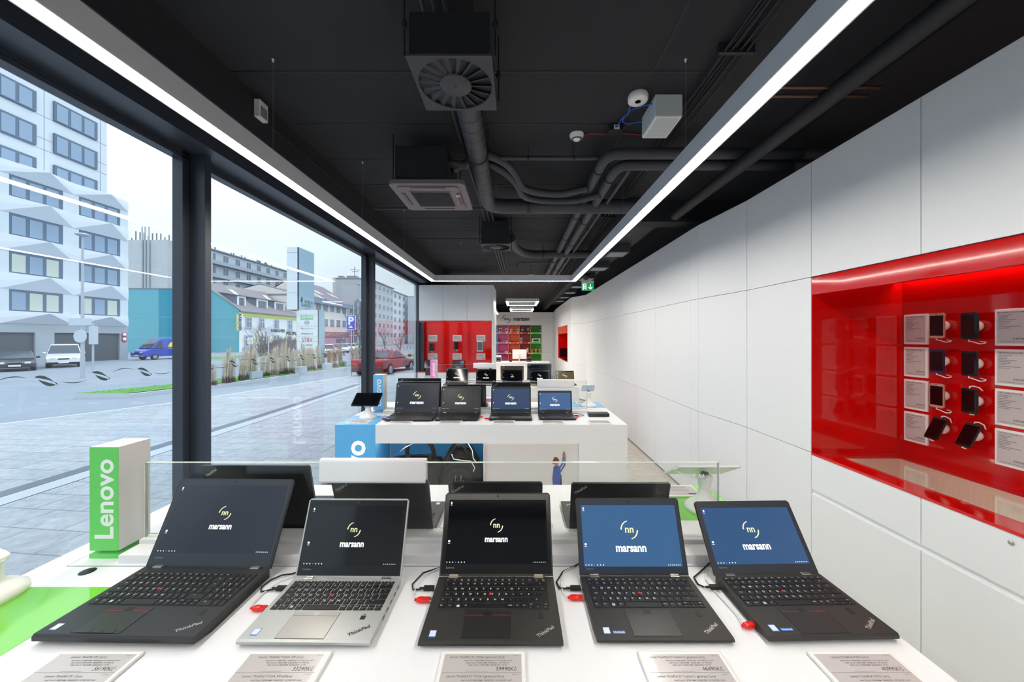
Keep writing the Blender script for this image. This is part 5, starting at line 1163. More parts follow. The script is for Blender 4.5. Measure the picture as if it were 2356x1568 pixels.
ware(-0.52, 1, .15, .08, .06, KR, 'low beige gadget on the second pink shelf', front=BK)
ware(-0.41, 1, .05, .08, .06, PAPER, 'small white block on the second pink shelf')
ware(-0.22, 1, .16, .08, .035, BK, 'flat black gadget on the second orange shelf, left')
ware(-0.10, 1, .06, .08, .04, BK, 'small black gadget in the middle of the second orange shelf')
ware(0.04, 1, .12, .08, .03, BK, 'flat black gadget on the second orange shelf, right')
ware(0.25, 1, .09, .08, .20, PAPER, 'stack of white cartons on the second red shelf', front=GREY)
ware(0.53, 1, .20, .08, .045, NV, 'low dark gadget on the second red shelf')
ware(0.93, 1, .40, .08, .16, PAPER, 'wide white box with a black keyboard picture on the second green shelf', front=BK)
ware(-0.66, 2, .17, .08, .025, BK, 'flat black gadget on the third pink shelf')
ware(-0.44, 2, .12, .08, .06, PAPER, 'white carton on the third pink shelf', front=KR)
ware(-0.18, 2, .15, .08, .035, BK, 'flat black gadget on the third orange shelf')
ware(0.30, 2, .05, .05, .13, PAPER, 'thin white bottle-shaped gadget on the third red shelf', 'gadget', 'upright_gadget')
ware(0.54, 2, .08, .06, .20, PAPER, 'tall white gadget on the third red shelf', 'gadget', 'upright_gadget')
for k, xx in enumerate((0.755, 0.925, 1.095)):
    t = thing('wipe_tub', (xx, by + .1, CZ + LEVELS_[2][0]), 'orange and white tub on the third green shelf, %s of three' % ('leftmost', 'middle', 'rightmost')[k], 'tub', 'orange tubs on the green shelf')
    b = MB(); b.lathe([(0.055, 0), (0.055, 0.135)], OR, 18); b.build('body', t)
    b = MB(); b.lathe([(0.057, 0.135), (0.057, 0.155), (0, 0.158)], PAPER, 18); b.build('lid', t)
# cash desk
t = thing('counter_desk', (0.1, 12.6, 0), 'white service counter in front of the coloured shelves', 'counter')
b = MB(); b.box(-1.2, 1.05, -0.35, 0.35, CZ - 0.86, CZ - 0.82, WHITE); b.build('worktop', t, bevel=.003)
b = MB(); b.box(-1.17, 1.02, -0.32, 0.32, 0, CZ - 0.861, WHITE); b.build('body', t)
dz = CZ - 0.82
t = thing('monitor', (0.12, 12.55, dz), 'white monitor seen from behind on the service counter', 'monitor')
b = MB(); b.box(-0.24, 0.25, 0.0, 0.03, 0.09, 0.42, PLAS); b.build('back', t, bevel=.004)
b = MB(); b.box(-0.02, 0.02, -0.02, 0.0, 0.0, 0.25, ALU); b.box(-0.10, 0.10, -0.08, 0.06, 0.0, 0.012, ALU); b.build('stand', t)
for (xx, lab) in ((-0.60, 'black card terminal at the left of the white monitor on the counter'), (0.45, 'black card terminal at the right of the white monitor on the counter')):
    t = thing('card_terminal', (xx, 12.5, dz), lab, 'card terminal')
    b = MB(); b.prism([(-0.08, 0), (0.06, 0), (0.03, 0.16), (-0.02, 0.16)], -0.08, 0.08, mat('dark_green_grey', (52, 60, 60), 0.4), 'x'); b.build('body', t); b = MB(); b.box(-0.06, 0.06, -0.062, -0.058, 0.03, 0.12, BEZ); b.build('keypad', t)
t = thing('paper_stack', (-0.62, 12.7, dz), 'small stack of white papers at the left end of the counter', 'papers')
b = MB(); b.box(-0.1, 0.1, -0.1, 0.1, 0, 0.20, PAPER); b.build('sheets', t)
t = thing('desk_phone', (-0.18, 12.45, dz), 'small dark desk phone left of the white monitor', 'phone')
b = MB(); b.box(-0.05, 0.05, -0.05, 0.05, 0, 0.03, BLK); b.blob((0, 0, 0.05), (0.05, 0.02, 0.018), BLK, .8, 14, 8); b.build('body', t)

# ================================================================ STREET OUTSIDE THE WINDOWS
def gz(x):
    a = -x
    if a < 2.35: return 0.0
    if a < 12: return -0.25 * (a - 2.35) / 9.65
    if a < 30: return -0.25 - 0.32 * (a - 12) / 18
    return -0.57
PAVE = brickmat('stone_pavers', (172, 176, 182), (160, 164, 172), (128, 133, 142), 1.0, 0.62, 0.34, 0.008, 0.85, rot=R(8), bump=0.8)
ROADM = mat('asphalt', (142, 150, 162), 0.8, vary=0.12, scale=0.6, bump=0.2)
STRIPE = mat('dark_paving_strip', (104, 110, 122), 0.8, vary=0.1, scale=8)
PALEP = mat('pale_paving_strip', (176, 181, 188), 0.8, vary=0.05, scale=8)
CURB = mat('kerb_stone', (196, 200, 206), 0.8, vary=0.05)
GRASS = mat('short_grass', (96, 150, 70), 0.9, vary=0.35, scale=14, bump=1.0)
CB = [(-12, -21.5), (0, -15.6), (8.2, -11.75), (10.65, -10.2), (14.7, -8.9), (18.5, -7.9), (24, -6.7), (60, -3.4)]     # (y, x) edge of the pavement
b = MB(); N = 8
for (ya, xa), (yb, xb) in zip(CB[:-1], CB[1:]):
    for k in range(N):
        def pt(y, xe, t): x = -2.3 + (xe + 2.3) * t; return (x, y, gz(x) - 0.001)
        b.quad(pt(ya, xa, k / N), pt(yb, xb, k / N), pt(yb, xb, (k + 1) / N), pt(ya, xa, (k + 1) / N), PAVE)
struct(b.build('pavement'))
b = MB(); XS = [-8, -12, -16, -21, -30, -44, -140]
ys = [-30, -12, 0, 8.2, 10.65, 14.7, 18.5, 24, 60, 220]
def edge(y):
    for (ya, xa), (yb, xb) in zip(CB[:-1], CB[1:]):
        if ya <= y <= yb: return xa + (xb - xa) * (y - ya) / (yb - ya)
    return CB[0][1] if y < CB[0][0] else CB[-1][1]
for ya, yb in zip(ys[:-1], ys[1:]):
    ea, eb = edge(ya), edge(yb)
    fr = [0, .08, .2, .35, .6, 1.0]
    for f0, f1 in zip(fr[:-1], fr[1:]):
        def q(y, e, f):
            x = e + (-46 - e) * f; return (x, y, gz(x) - 0.06)
        b.quad(q(ya, ea, f0), q(yb, eb, f0), q(yb, eb, f1), q(ya, ea, f1), ROADM)
    b.quad((-46, ya, -0.63), (-46, yb, -0.63), (-160, yb, -0.63), (-160, ya, -0.63), ROADM)
struct(b.build('road'))
b = MB()
for (ya, xa), (yb, xb) in zip(CB[:-1], CB[1:]):
    za, zb = gz(xa), gz(xb)
    vs = [(xa, ya, za - .1), (xa - .14, ya, za - .1), (xa - .14, ya, za + .006), (xa, ya, za + .006), (xb, yb, zb - .1), (xb - .14, yb, zb - .1), (xb - .14, yb, zb + .006), (xb, yb, zb + .006)]
    b.add(vs, [(1, 2, 6, 5), (2, 3, 7, 6), (3, 0, 4, 7)], CURB)
struct(b.build('kerb'))
def ribbon(mb, pts, w_, m, dz):
    for (xa, ya), (xb, yb) in zip(pts[:-1], pts[1:]):
        mb.quad((xa, ya, gz(xa) + dz), (xa + w_, ya, gz(xa + w_) + dz), (xb + w_, yb, gz(xb + w_) + dz), (xb, yb, gz(xb) + dz), m)
b = MB(); ribbon(b, [(-6.12, -6), (-6.12, 8.5), (-6.35, 14.2)], 0.24, STRIPE, 0.005); ribbon(b, [(-5.87, -6), (-5.87, 8.5), (-6.1, 14.2)], 0.30, PALEP, 0.005); struct(b.build('pavement_strip'))
# grass islands
def island(pts, w_, name, label):
    t = thing(name, (pts[0][0], pts[0][1], gz(pts[0][0])), label, 'grass verge'); Q = T(-pts[0][0], -pts[0][1], -gz(pts[0][0]))
    b = MB(); b.M = Q
    P = list(pts)
    for (xa, ya), (xb, yb) in zip(P[:-1], P[1:]):
        for (o0, o1, z, m) in ((0.0, -0.16, 0.08, CURB), (-0.16, -w_, 0.10, GRASS)):
            b.quad((xa + o0, ya, gz(xa) + z), (xb + o0, yb, gz(xb) + z), (xb + o1, yb, gz(xb) + z), (xa + o1, ya, gz(xa) + z), m)
        b.quad((xa, ya, gz(xa) - .1), (xb, yb, gz(xb) - .1), (xb, yb, gz(xb) + .08), (xa, ya, gz(xa) + .08), CURB)
        b.quad((xa - w_, ya, gz(xa) - .1), (xb - w_, yb, gz(xb) - .1), (xb - w_, yb, gz(xb) + .10), (xa - w_, ya, gz(xa) + .10), CURB)
    xa, ya = P[0]; b.quad((xa, ya, gz(xa) - .1), (xa - w_, ya, gz(xa) - .1), (xa - w_, ya, gz(xa) + .1), (xa, ya, gz(xa) + .1), CURB)
    b.build('turf', t)
    # short blades along the near side so the turf has an uneven rim
    b = MB(); rnd = random.Random(3)
    L = sum(math.hypot(c[0] - a[0], c[1] - a[1]) for a, c in zip(P[:-1], P[1:]))
    b.M = Q
    for (xa, ya), (xb, yb) in zip(P[:-1], P[1:]):
        n = int(60 * math.hypot(xb - xa, yb - ya)) if yb < 35 else 0
        for k in range(n):
            f = rnd.random(); x = xa + (xb - xa) * f - 0.16 - rnd.random() * (w_ - .2); y = ya + (yb - ya) * f; z = gz(xa + (xb - xa) * f) + .09; h = .03 + rnd.random() * .05; d = rnd.uniform(-.03, .03)
            b.add([(x - .01, y, z), (x + .01, y, z), (x + d, y + d, z + h)], [(0, 1, 2)], GRASS)
    o = b.build('grass_blades', t); o['kind'] = 'stuff'
IS = [(-13.3, 12.4), (-12.25, 14.6), (-11.5, 18.6), (-10.95, 23.8), (-9.9, 34), (-8.2, 60)]
island(IS, 1.9, 'grass_island', 'narrow grass island with pale kerb and dry ornamental grasses beside the road')
island([(-31.0, 38), (-29.5, 44), (-26, 60)], 5.0, 'grass_island', 'far green grass patch in front of the yellow-banded building')

# dry ornamental grass, three shapes copied along the island
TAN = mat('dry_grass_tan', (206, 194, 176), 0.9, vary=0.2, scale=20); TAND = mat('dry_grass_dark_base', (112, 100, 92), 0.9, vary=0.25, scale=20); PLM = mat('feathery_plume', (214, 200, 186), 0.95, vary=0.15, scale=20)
def grass_proto(seed, h, lean):
    rnd = random.Random(seed); t = bpy.data.objects.new('ornamental_grass', None); COL.objects.link(t)
    b = MB(); c = MB(); pl = MB()
    for k in range(150):
        a = rnd.random() * 6.28; r0 = rnd.random() * 0.16; hh = h * rnd.uniform(.5, .9); r1 = r0 * .6 + rnd.random() * 0.16
        x0, y0 = r0 * math.cos(a), r0 * math.sin(a); x1, y1 = r1 * math.cos(a) + lean * hh * .5, r1 * math.sin(a) + lean * .4 * hh
        w_ = 0.007; pts = []
        n = 4
        for q in range(n + 1):
            f = q / n; e = math.sin(f * math.pi) * -0.04
            pts.append((x0 + (x1 - x0) * f + e * math.cos(a), y0 + (y1 - y0) * f + e * math.sin(a), hh * f))
        ww = [w_ * (1 - .7 * q / n) for q in range(n + 1)]; ca, sa = -math.sin(a + k), math.cos(a + k)
        v = [(p[0] - ca * s, p[1] - sa * s, p[2]) for p, s in zip(pts, ww)] + [(p[0] + ca * s, p[1] + sa * s, p[2]) for p, s in zip(pts, ww)]
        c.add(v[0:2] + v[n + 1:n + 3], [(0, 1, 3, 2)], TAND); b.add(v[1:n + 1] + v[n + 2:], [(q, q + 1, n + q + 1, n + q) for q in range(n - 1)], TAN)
    for k in range(9):
        a = rnd.random() * 6.28; r1 = rnd.random() * 0.16; hh = h * rnd.uniform(.8, 1.0); x1, y1 = r1 * math.cos(a) + lean * hh * .5, r1 * math.sin(a) + lean * .4 * hh
        b.tube([(x1 * .3, y1 * .3, .1), (x1 * .7, y1 * .7, hh * .6), (x1, y1, hh * .85)], .004, TAN, 4)
        for q in range(46):
            f = rnd.random(); a2 = rnd.random() * 6.28; rr = .045 * math.sin(math.pi * min(1, f * .85 + .12)); z0 = hh * .76 + f * hh * .22
            X = x1 + lean * .1 * f; e = (rr * math.cos(a2), rr * math.sin(a2))
            pl.add([(X - .008, y1, z0), (X + .008, y1 + .006, z0), (X + e[0] * 1.3, y1 + e[1] * 1.3, z0 + .06)], [(0, 1, 2)], PLM)
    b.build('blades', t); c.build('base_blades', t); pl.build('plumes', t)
    return t
protos = [grass_proto(1, 1.25, 0.12), grass_proto(2, 1.4, -0.16), grass_proto(3, 1.15, 0.03)]
clumps = [(497, 884, .75, 'by the upright between the first two windows'), (524, 880, 1.1, 'second from the first upright'), (536, 878, 1.1, 'third from the first upright'), (561, 874, 1.15, 'left of the nearest stone block'), (578, 871, 1.3, 'just behind the nearest stone block'), (588, 870, 1.2, 'right behind the nearest stone block'),
          (606, 867, .9, 'first beyond the nearest stone block'), (617, 865, .9, 'second beyond the nearest stone block'), (636, 863, 1.35, 'third beyond the nearest stone block'), (652, 861, .9, 'leaning clump before the second stone block'), (662, 860, 1.3, 'left of the second stone block'), (676, 858, 1.25, 'touching the second stone block'),
          (694, 856, 1.1, 'behind the second stone block'), (703, 854, 1.2, 'right of the second stone block'), (714, 852, 1.25, 'before the foot of the sign pylon'), (724, 851, 1.1, 'at the right foot of the sign pylon'), (741, 848, 1.1, 'left of the third stone block'), (762, 846, 1.2, 'right of the third stone block'), (774, 845, 1.25, 'reddened clump beyond the third stone block'), (790, 843, 1.2, 'left of the parking sign post'), (815, 840, 1.1, 'right of the parking sign post'), (824, 839, 1.1, 'behind the red car')]
rnd = random.Random(5)
for k, (px, py, s, wh) in enumerate(clumps):
    H = 1.73 + .25 - .10; Y = H * F / (py - 777); X = (px - 1187) * Y / F
    o = protos[k] if k < 3 else copy_tree(protos[k % 3])
    o.location = (X - 0.15, Y + 0.1, gz(X) + .07); o.rotation_euler = (0, 0, rnd.random() * 6); o.scale = (s, s, s)
    tag(o, 'dry tan ornamental grass clump on the island, ' + wh, 'ornamental grass', 'ornamental grasses on the island')
GRN = mat('granite_block', (178, 188, 200), 0.7, vary=0.08, scale=30)
for k, (px, py, wh) in enumerate(((580, 874.7, 'nearest'), (688.6, 862, 'second'), (750, 853, 'third'), (797, 845, 'fourth'))):
    Y = 1.95 * F / (py - 777); X = (px - 1187) * Y / F
    t = thing('stone_block', (X, Y, gz(X) + 0.03), 'grey granite seat block on the grass island, %s from the window' % wh, 'stone block', 'granite blocks on the island', rz=R(-6))
    b = MB(); b.box(-0.25, 0.0, 0, 0.62, 0, 0.40, GRN); b.build('block', t, bevel=0.01)

# ---------------------------------------------------------------- sign pylon
PYW = mat('pylon_white_sheet', (228, 234, 240), 0.35, vary=0.01); PYB = mat('pylon_blue_grey_sheet', (148, 176, 194), 0.35, vary=0.03); PYD = mat('pylon_dark_joint', (60, 74, 92), 0.5)
gx = gz(-13)
t = thing('sign_pylon', (-13.0, 22.3, gx), 'tall two-part sign pylon with company lettering on the grass island', 'sign'); Q = T(13.0, -22.3, -gx)
b = MB(); b.M = Q; b.box(-13.97, -13.33, 22.0, 23.7, CZ + 1.72, CZ + 5.54, PYW); b.box(-13.33, -13.27, 22.01, 23.7, CZ + 1.72, CZ + 5.54, PYD)
for z in (1.72, 2.75, 3.5, 4.2, 5.2): b.box(-13.972, -13.265, 21.996, 23.7, CZ + z, CZ + z + 0.012, GREY)
up = b.build('upper_box', t)
b = MB(); b.M = Q; b.box(-13.275, -13.262, 22.06, 23.71, CZ + 1.70, CZ + 5.55, PYB); b.build('side_sheet', up)
Mx = T(-13.26, 22.86, CZ + 2.10) @ FACE_PX
b = MB(); b.M = Q; b.text('RIVER &', 0.26, Mx @ T(0.22, 0.16, 0), INK, .02, 1.0); b.text('GARDEN', 0.26, Mx @ T(-0.06, -0.06, 0), INK, .02, 1.0); b.text('OFFICE', 0.22, Mx @ T(0.0, -0.29, 0), mat('soft_grey_print', (130, 142, 152), .5), 0, 1.0)
b.poly([(-0.62, .10, 0), (-.52, .07, 0), (-.42, .2, 0), (-.42, .42, 0), (-.52, .45, 0), (-.62, .32, 0)], INK, Mx); b.build('lettering', up)
b = MB(); b.M = Q; b.box(-13.42, -12.10, 22.08, 22.8, gx, CZ + 1.715, PYW)
for z in (1.45, 0.72, 0.1, -0.2, -.8): b.box(-13.421, -12.099, 22.076, 22.8, CZ + z, CZ + z + .010, GREY)
lo = b.build('lower_box', t)
b = MB(); b.M = Q; b.box(-12.10, -12.085, 22.12, 22.81, gx, CZ + 1.72, PYB); b.box(-12.12, -12.10, 22.076, 22.12, gx, CZ + 1.72, PYD); b.build('side_sheet', lo)
b = MB(); b.M = Q
NG = mat('print_green', (86, 196, 110), .5, vary=0); NR = mat('print_red', (196, 62, 70), .5, vary=0); NB = mat('print_slate', (110, 126, 140), .5, vary=0)
def px3(px, py): return ((px - 1187) * 22.07 / F, 22.07, CZ + (777 - py) * 22.07 / F)
def plate(x0, x1, y0, y1, m, dy=0.0):
    a = px3(x0, y0); c = px3(x1, y1); b.box(a[0], c[0], 22.064 - dy, 22.068, c[2], a[2], m)
plate(691.5, 720.5, 725, 734.5, NG)
Mx = T(0, -0.008, 0)
def tx(s, px, py, size, m, bold=0.0, sx=1.0): p = px3(px, py); b.text(s, size, T(p[0], 22.060, p[2]) @ UPRIGHT, m, bold, sx)
tx('NCR', 712.8, 729.7, 0.19, PRT, .03, 1.0)
for q in (696.5, 700.5): p = px3(q, 729.7); put_arc(b, T(p[0], 22.060, p[2]) @ UPRIGHT, .07, 0, 359, .035, .035, PRT)
p = px3(706, 742); put_arc(b, T(p[0], 22.06, p[2]) @ UPRIGHT, .135, 0, 359.9, .014, .014, NB); tx('RGB', 706, 742, 0.13, NB, .02)
tx('Game Dev Hub', 709, 755.8, 0.11, NB); p = px3(694, 755); put_arc(b, T(p[0], 22.06, p[2]) @ UPRIGHT, .045, 0, 359.9, .02, .02, NR)
tx('ePojisteni.cz', 706.5, 767, 0.145, NB, .01); tx('STRV', 706.5, 782, 0.40, NR, .0, .72)
p = px3(697, 793); shop_logo(b, T(p[0], 22.06, p[2]) @ UPRIGHT, 0.20, NB, NB, stacked=False); tx('HEUREKA   R', 709, 810, 0.13, NB, .02)
b.build('lettering', lo)

# ---------------------------------------------------------------- parking sign, street lamps, posts
POLE = mat('galvanised_steel', (186, 190, 198), 0.45, metal=0.3)
SGB = mat('sign_blue', (70, 104, 206), 0.4, vary=0)
g = gz(-8.1)
t = thing('parking_sign', (-8.17, 17.9, g), 'blue parking sign with a white P and a car symbol on a steel post', 'road sign')
b = MB(); b.tube([(0, 0, 0), (0, 0, 2.95 - g)], 0.03, POLE, 10); b.tube([(0.09, 0, 0), (0.09, 0, 1.9)], 0.0, POLE, 4) if False else None; b.build('post', t)
zc0 = CZ + (777 - 741.5) * 17.9 / F - g
b = MB(); b.box(-0.235, 0.235, -0.05, -0.035, zc0 - 0.36, zc0 + 0.36, PRT); o = b.build('plate', t, bevel=.004)
b = MB(); b.box(-0.215, 0.215, -0.053, -0.049, zc0 - 0.34, zc0 + 0.34, SGB); b.text('P', 0.55, T(0, -0.056, zc0 + 0.06) @ UPRIGHT, PRT, 0.035)
b.box(-0.09, 0.09, -0.056, -0.053, zc0 - 0.27, zc0 - 0.22, PRT); b.prism([(-0.06, zc0 - .225), (0.06, zc0 - .225), (0.04, zc0 - .17), (-0.04, zc0 - .17)], -0.056, -0.053, PRT, 'y'); b.build('symbol', o)
def lamp(px, ytop, Y, hbase, label, discs=()):
    X = (px - 1187) * Y / F; g = gz(X); ztop = CZ + (777 - ytop) * Y / F - g
    t = thing('street_lamp', (X, Y, g - .06), label, 'street lamp')
    b = MB(); b.tube([(0, 0, 0), (0, 0, 1.2)], 0.10, POLE, 14); b.tube([(0, 0, 1.2), (0, 0, ztop)], 0.085, POLE, 12, taper=0.045); b.build('pole', t)
    b = MB(); b.lathe([(0.06, -0.1), (0.28, -0.02), (0.30, 0.03), (0.2, 0.09), (0.0, 0.12)], POLE, 24, T(0, 0, ztop)); b.build('lamp_head', t)
    for (dx, z, r) in discs:
        b = MB(); b.prism([(dx + r * math.cos(R(q * 12)), z + r * math.sin(R(q * 12))) for q in range(30)], -0.13, -0.10, mat('sign_back_grey', (196, 204, 214), .5), 'y'); b.build('round_sign', t)
    return t, ztop
t, zt2 = lamp(190, 538, 20.2, 0, 'tall grey street lamp with round sign backs in front of the white office building', [(0.0, 2.35, 0.36)])
b = MB(); b.box(-0.62, 0.62, -0.13, -0.10, 2.95, 3.35, MT['sign_back_grey']); b.build('arrow_sign', t)
t, _ = lamp(826 - 0, 653, 45, 0, 'thin street lamp before the cream building behind the parking sign')
X = (214 - 1187) * 24 / F
t = thing('traffic_light_post', (X, 24, gz(X) - .06), 'slim post with a grey signal box seen edge on, beside the tall street lamp', 'post')
b = MB(); b.tube([(0, 0, 0), (0, 0, 3.3)], 0.055, POLE, 10); b.build('post', t)
b = MB(); b.box(-0.16, 0.22, -0.12, 0.12, 1.9, 3.1, MT['sign_back_grey']); b.build('signal_box', t, bevel=.02)
X = (577 - 1187) * 42 / F
t = thing('road_sign', (X, 42, gz(X)), 'white square road sign on two posts before the white and yellow building', 'road sign')
b = MB(); b.tube([(-0.15, 0, 0), (-0.15, 0, 2.4)], 0.04, POLE, 8); b.tube([(0.25, 0, 0), (0.25, 0, 2.4)], 0.04, POLE, 8); b.build('post', t)
b = MB(); b.box(-0.35, 0.32, -0.08, -0.05, 1.6, 2.35, PRT); put_arc(b, T(0, -0.083, 1.95) @ UPRIGHT, .16, 0, 359.9, .05, .05, mat('sign_red_ring', (190, 60, 80), .5, vary=0)); b.build('plate', t)
# boundary post seen right of the bare tree
X = (618 - 1187) * 36 / F
t = thing('signal_post', (X, 36, gz(X) - .06), 'thin pale post right of the bare tree', 'post'); b = MB(); b.tube([(0, 0, 0), (0, 0, 3.4)], 0.05, POLE, 8); b.box(-.12, .12, -.1, .1, 2.4, 3.3, MT['sign_back_grey']); b.build('post', t)

# ---------------------------------------------------------------- bare trees
BARK = mat('bare_bark', (122, 112, 112), 0.9, vary=0.15)
def bare_tree(x, y, h, seed, label, spread=0.5, stems=1, twigs=4, m=None, zb=None, name='bare_tree', cat='tree', r0=None):
    rnd = random.Random(seed); m = m or BARK; z0 = gz(x) if zb is None else zb
    t = thing(name, (x, y, z0), label, cat); tr = MB(); br = MB()
    def grow(p, d, L, r, lv):
        n = 4; pts = [p]; q = Vector(p); dd = Vector(d)
        for k in range(n):
            dd = (dd + Vector((rnd.uniform(-1, 1), rnd.uniform(-1, 1), rnd.uniform(-.2, .6))) * .13).normalized(); q = q + dd * (L / n); pts.append(tuple(q))
        (tr if lv == 0 else br).tube(pts, r, m, 6 if lv < 2 else 4, taper=r * .45, caps=False)
        if lv < 4:
            for k in range(twigs + (1 if lv == 0 else 0)):
                s = pts[1 + int(rnd.random() * n * .99)] if k else pts[-1]
                nd = (dd + Vector((rnd.uniform(-1, 1), rnd.uniform(-1, 1), rnd.uniform(-.1, .9))) * spread * 1.4).normalized()
                grow(s, nd, L * rnd.uniform(.5, .72), r * .5, lv + 1)
    r0 = r0 or h * .018
    for s in range(stems):
        a = 6.28 * s / max(1, stems); d = Vector((math.cos(a) * spread * .8 * (stems > 1), math.sin(a) * spread * .5 * (stems > 1), 1)).normalized()
        grow((0.1 * math.cos(a), 0.1 * math.sin(a), 0), d, h * .42, r0, 0)
    tr.build('trunk', t); br.build('branches', t)
    return t
X = (603 - 1187) * 44 / F; bare_tree(X, 44, 4.6, 4, 'bare multi-stemmed tree in front of the white and yellow building', .55, 6, 3, r0=.07)
X = (826 - 1187) * 34 / F; bare_tree(X, 34, 6.4, 8, 'bare tree right of the parking sign, beside the window upright', .5, 1, 4)
X = (918 - 1187) * 40 / F; bare_tree(X, 40, 3.4, 9, 'small bare tree seen through the third window above the red car', .6, 1, 4)
X = (884 - 1187) * 52 / F; bare_tree(X, 52, 4.6, 12, 'bare tree through the third window, left of the small one', .6, 1, 4)
HEDGE = mat('bare_hedge_twigs', (136, 126, 134), 0.95, vary=0.2, scale=20)
X = (655 - 1187) * 46 / F
t = thing('bare_bush', (X, 46, gz(X)), 'wide domed leafless bush left of the sign pylon', 'bush')
b = MB(); rnd = random.Random(11)
for k in range(900):
    a = rnd.random() * 6.28; e = rnd.random(); rx, ry, rz = 3.2, 2.0, 2.6
    cx = rx * math.cos(a) * math.sqrt(e); cy = ry * math.sin(a) * math.sqrt(e); top = rz * math.sqrt(max(0, 1 - e)) * rnd.uniform(.5, 1.0) + .15
    x0 = cx * .5; y0 = cy * .5; w_ = .022
    b.add([(x0 - w_, y0, 0), (x0 + w_, y0, 0), (cx + w_ * .4, cy, top), (cx - w_ * .4, cy, top), ], [(0, 1, 2, 3)], HEDGE)
    b.add([(cx - .3 * rnd.random(), cy, top * .6), (cx + w_, cy, top * .62), (cx + rnd.uniform(-.3, .3), cy + .1, top)], [(0, 1, 2)], HEDGE)
b.build('twigs', t)

